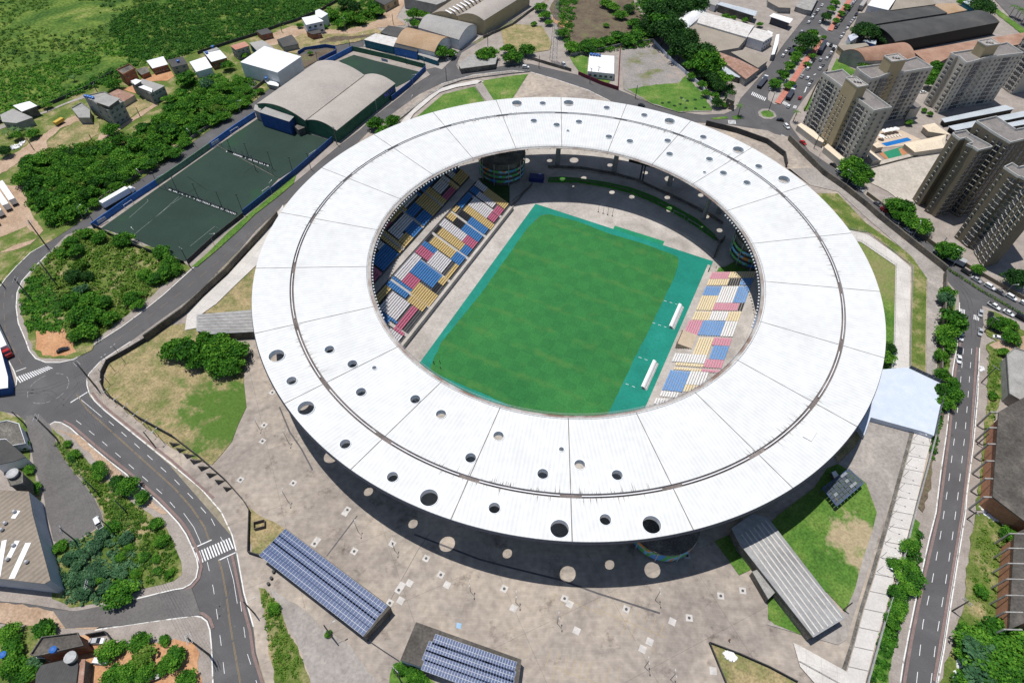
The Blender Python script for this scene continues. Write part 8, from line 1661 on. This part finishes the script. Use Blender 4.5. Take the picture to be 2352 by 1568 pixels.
# MATRIX lettering on the side of the smaller hall
def text(s, size, loc, rot, mat, name, parent=None, ext=.03):
    cu = bpy.data.curves.new(name, 'FONT'); cu.body = s; cu.size = size; cu.extrude = ext; cu.align_x = 'CENTER'; o = bpy.data.objects.new(name, cu); COL.objects.link(o)
    bpy.context.view_layer.update(); me = bpy.data.meshes.new_from_object(o); bpy.data.objects.remove(o); me.materials.clear(); me.materials.append(mat); o = link(name, me, parent); o.location = loc; o.rotation_euler = rot; return o
A, B = G(*K(1,0,"1180,905")[0], 4.0), G(*K(1,0,"1278,820")[0], 4.0); d = B-A; n = Vector((d.y, -d.x, 0)).normalized()
e = empty('wall_sign', (A+B)/2+n*.6, math.atan2(d.y, d.x), 'purple blue lettering sign on the green side of the smaller sports hall', 'sign')
text('MATRIX', 3.2, (0, 0, 0), (math.pi/2-.3, 0, 0), plain('sign_purple', (.10, .08, .45)), 'lettering', e)
# telecom mast
b = G(*K(2,0,"375,565")[0], .15); e = empty('telecom_mast', b, .3, 'tall lattice telecom mast beside the curving street', 'mast'); h = 50; mb = MB()
for k in range(3):
    a0 = 2*math.pi*k/3; a1 = 2*math.pi*(k+1)/3
    f = lambda a, z: (max(.5, 2.2*(1-z/h)+.5)*math.cos(a), max(.5, 2.2*(1-z/h)+.5)*math.sin(a), z)
    mb.tube(f(a0, 0), f(a0, h), .12, .09, 5)
    for i in range(20): z = h*i/20; z2 = h*(i+1)/20; mb.tube(f(a0, z), f(a1, z2), .05, .05, 4); mb.tube(f(a0, z2), f(a1, z2), .045, .045, 4)
mb.build('lattice', M_GREY, e)
mb = MB()
for z in (36, 42, 47): mb.tube((1.2, 0, z), (1.2, 0, z+2.4), .25, .25, 6); mb.tube((-1.0, .8, z), (-1.0, .8, z+2.2), .25, .25, 6)
mb.build('antennas', M_WHITE, e)
# things at the tower pool
for k, (u, v) in enumerate(((1058,1210),(1095,1202),(1128,1196),(1165,1190),(1030,1258))):
    p = G(*K(3,0,f"{u},{v+22}")[0], .4); e = empty('parasol', p, 0, ('leftmost', 'second', 'third', 'rightmost')[k]+' white parasol in the row of four above the pool' if k < 4 else 'single white parasol left of the pool', 'parasol', 'parasols by the pool')
    mb = MB(); mb.tube((0, 0, 0), (0, 0, 2.4), .04, .04, 5); mb.build('pole', M_GREY, e); mb = MB(); mb.tube((0, 0, 2.1), (0, 0, 2.7), 1.7, .05, 8); mb.build('canopy', M_WHITE, e)
for k in range(7):
    p = G(*K(3,0,f"{1060+k*26},{1275-k*4.2}")[0], .4); mb = MB(); mb.box((0, 0, .3), (.6, 1.3, .1)); mb.box((0, .85, .5), (.6, .7, .08), M=None); o = mb.build('sun_lounger', M_WHITE); o.location = p; o.rotation_euler = (0, 0, .3)
    tag(o, 'white sun lounger on the pool terrace, '+ORD[k]+' from the left', 'sun lounger', 'sun loungers by the pool')
# people
M_SKIN = plain('skin', (.30, .17, .11)); M_CL = {k: plain('cloth_'+k, c) for k, c in dict(dark=(.02, .02, .025), white=(.7, .7, .7), red=(.4, .03, .04)).items()}
def person(pt, z, rz, top, label, lean=0.0, stride=.25):
    e = empty('person', G(*pt, z), rz, label, 'person')
    V = [(0, 0, .95), (0, 0, 1.2), (0, 0, 1.42), (0, 0, 1.52), (0, 0, 1.66), (.1, 0, .9), (.12, stride*.5, .5), (.13, stride*.3-.05, .07), (.13, stride*.3+.13, .03), (-.1, 0, .9), (-.12, -stride*.3, .5), (-.13, -stride, .09), (-.13, -stride+.18, .03), (.19, 0, 1.40), (.26, -.05, 1.12), (.24, .12, .88), (-.19, 0, 1.40), (-.26, .06, 1.12), (-.22, .22, .92)]
    E_ = [(0, 1), (1, 2), (2, 3), (3, 4), (0, 5), (5, 6), (6, 7), (7, 8), (0, 9), (9, 10), (10, 11), (11, 12), (2, 13), (13, 14), (14, 15), (2, 16), (16, 17), (17, 18)]
    Rr = [.14, .14, .13, .055, .10, .095, .065, .045, .04, .095, .065, .045, .04, .06, .045, .035, .06, .045, .035]
    me = bpy.data.meshes.new('body'); me.from_pydata(V, E_, []); o = link('body', me, e); me.materials.append(M_SKIN)
    m = o.modifiers.new('skin', 'SKIN'); 
    if not me.skin_vertices: bpy.context.view_layer.objects.active = o
    sk = me.skin_vertices[0].data if me.skin_vertices else None
    if sk is None:
        bm = bmesh.new(); bm.from_mesh(me); bm.verts.layers.skin.verify(); bm.to_mesh(me); bm.free(); sk = me.skin_vertices[0].data
    for i, r in enumerate(Rr): sk[i].radius = (r, r)
    sk[0].use_root = True; o.modifiers.new('sub', 'SUBSURF').render_levels = 1
    mb = MB(); loft([[(.17*math.cos(t)*w, .12*math.sin(t)*w, zz) for t in [2*math.pi*q/10 for q in range(10)]] for zz, w in ((.88, 1.0), (1.1, .98), (1.35, 1.15), (1.46, .8))], mb); mb.build('shirt', M_CL[top], e)
    for s in (1, -1): mb = MB(); mb.tube((s*.1, 0, .93), (s*.12, s*stride*.3, .5), .115, .09, 8); mb.build('shorts', M_CL['dark'], e)
    mb = MB(); mb.tube((0, -.02, 1.64), (0, -.02, 1.76), .105, .07, 8); mb.build('hair', M_CL['dark'], e)
person(K(1,2,"1634,203")[0], ZF+.05, .4, 'dark', 'person in dark clothes walking at the corner of the pitch, left of the two others')
person(K(1,2,"1690,195")[0], ZF+.05, 1.2, 'dark', 'person in dark clothes on the pitch corner, farthest of the three')
person(K(1,2,"1694,245")[0], ZF+.05, 2.0, 'white', 'person with a white top on the pitch corner, nearest of the three')
person(K(2,3,"1990,1180")[0], .17, 2.0, 'red', 'person in a red top walking on the plaza beside the triangular dry plot')
person(K(2,1,"1550,1492")[0], ZF+.05, 2.0, 'red', 'person in red standing by the east stand corner')
person(K(2,1,"1872,900")[0], -5.5, 1.0, 'red', 'person in red at the top corner of the east stand', stride=.1)
# loose bits
for k, (u, v) in enumerate(((165,550),(145,608),(118,660))):
    p = G(*K(1,3,f"{u},{v}")[0], .17); mb = MB(); mb.tube((0, 0, 0), (0, 0, .9), .45, .45, 12); o = mb.build('black_barrel', M_BLACK); o.location = p; tag(o, ('upper', 'middle', 'lower')[k]+' of the three black barrels beside the long solar building', 'barrel', 'black barrels')
p = G(*K(1,3,"40,125")[0], .2); e = empty('skip_container', p, .3, 'rusty dark open skip on the dry lawn beside the long solar building', 'skip'); mb = MB()
for s in (((0, 1.1, .8), (3.2, .12, 1.5)), ((0, -1.1, .8), (3.2, .12, 1.5)), ((1.6, 0, .8), (.12, 2.1, 1.5)), ((-1.6, 0, .8), (.12, 2.1, 1.5)), ((0, 0, .1), (3.2, 2.2, .1))): mb.box(*s)
mb.build('body', M_GUT, e)
p = G(*K(3,2,"260,748")[0], 23.2) if False else None
c = roof_at(*K(3,2,"380,858")[0]); mb = MB(); mb.box((0, 0, .3), (4.2, 2.6, .5)); o = mb.build('roof_hatch', M_WHITE, None); o.location = (c.x, c.y, c.z); o.rotation_euler = (0, 0, .9); tag(o, 'small white raised hatch lying on the outer ring of the stadium roof', 'hatch')
bpy.context.view_layer.update()

# ================================================================ only the 300 trees that show largest stay individuals
from bpy_extras.object_utils import world_to_camera_view as w2c
T = [o for o in SC.objects if o.parent is None and o.get('category') == 'tree']
def shows(o):
    c = w2c(SC, cam, o.matrix_world.translation); r = max((ch.scale.x for ch in o.children), default=2); return c, r/max(c.z, 1)
keep = []; small = []
for o in T:
    c, s = shows(o)
    if c.x < -.03 or c.x > 1.03 or c.y < -.05 or c.y > 1.05:
        for ch in list(o.children): bpy.data.objects.remove(ch)
        bpy.data.objects.remove(o)
    else: keep.append((s, o))
keep.sort(key=lambda t: -t[0])
VS = []; SH = []; VD = []; SD = []
for s, o in keep[296:]:
    for ch in list(o.children):
        if 'shade' in ch.data.attributes:
            n = len(ch.data.vertices); v = np.empty(n*3); ch.data.vertices.foreach_get('co', v); v = v.reshape(-1, 3); M = np.array(o.matrix_world @ Matrix.Diagonal((*ch.scale, 1)))
            v = v @ M[:3, :3].T + M[:3, 3]; a = np.empty(n//4); ch.data.attributes['shade'].data.foreach_get('value', a)
            (VD if 'dark' in ch.data.materials[0].name else VS).append(v); (SD if 'dark' in ch.data.materials[0].name else SH).append(a)
        bpy.data.objects.remove(ch)
    bpy.data.objects.remove(o)
if VS or VD:
    V = VS+VD; S_ = SH+SD; me = leafmesh('far_trees', np.concatenate(V), np.concatenate(S_), LEAF)
    tag(link('small_trees', me), kind='stuff')
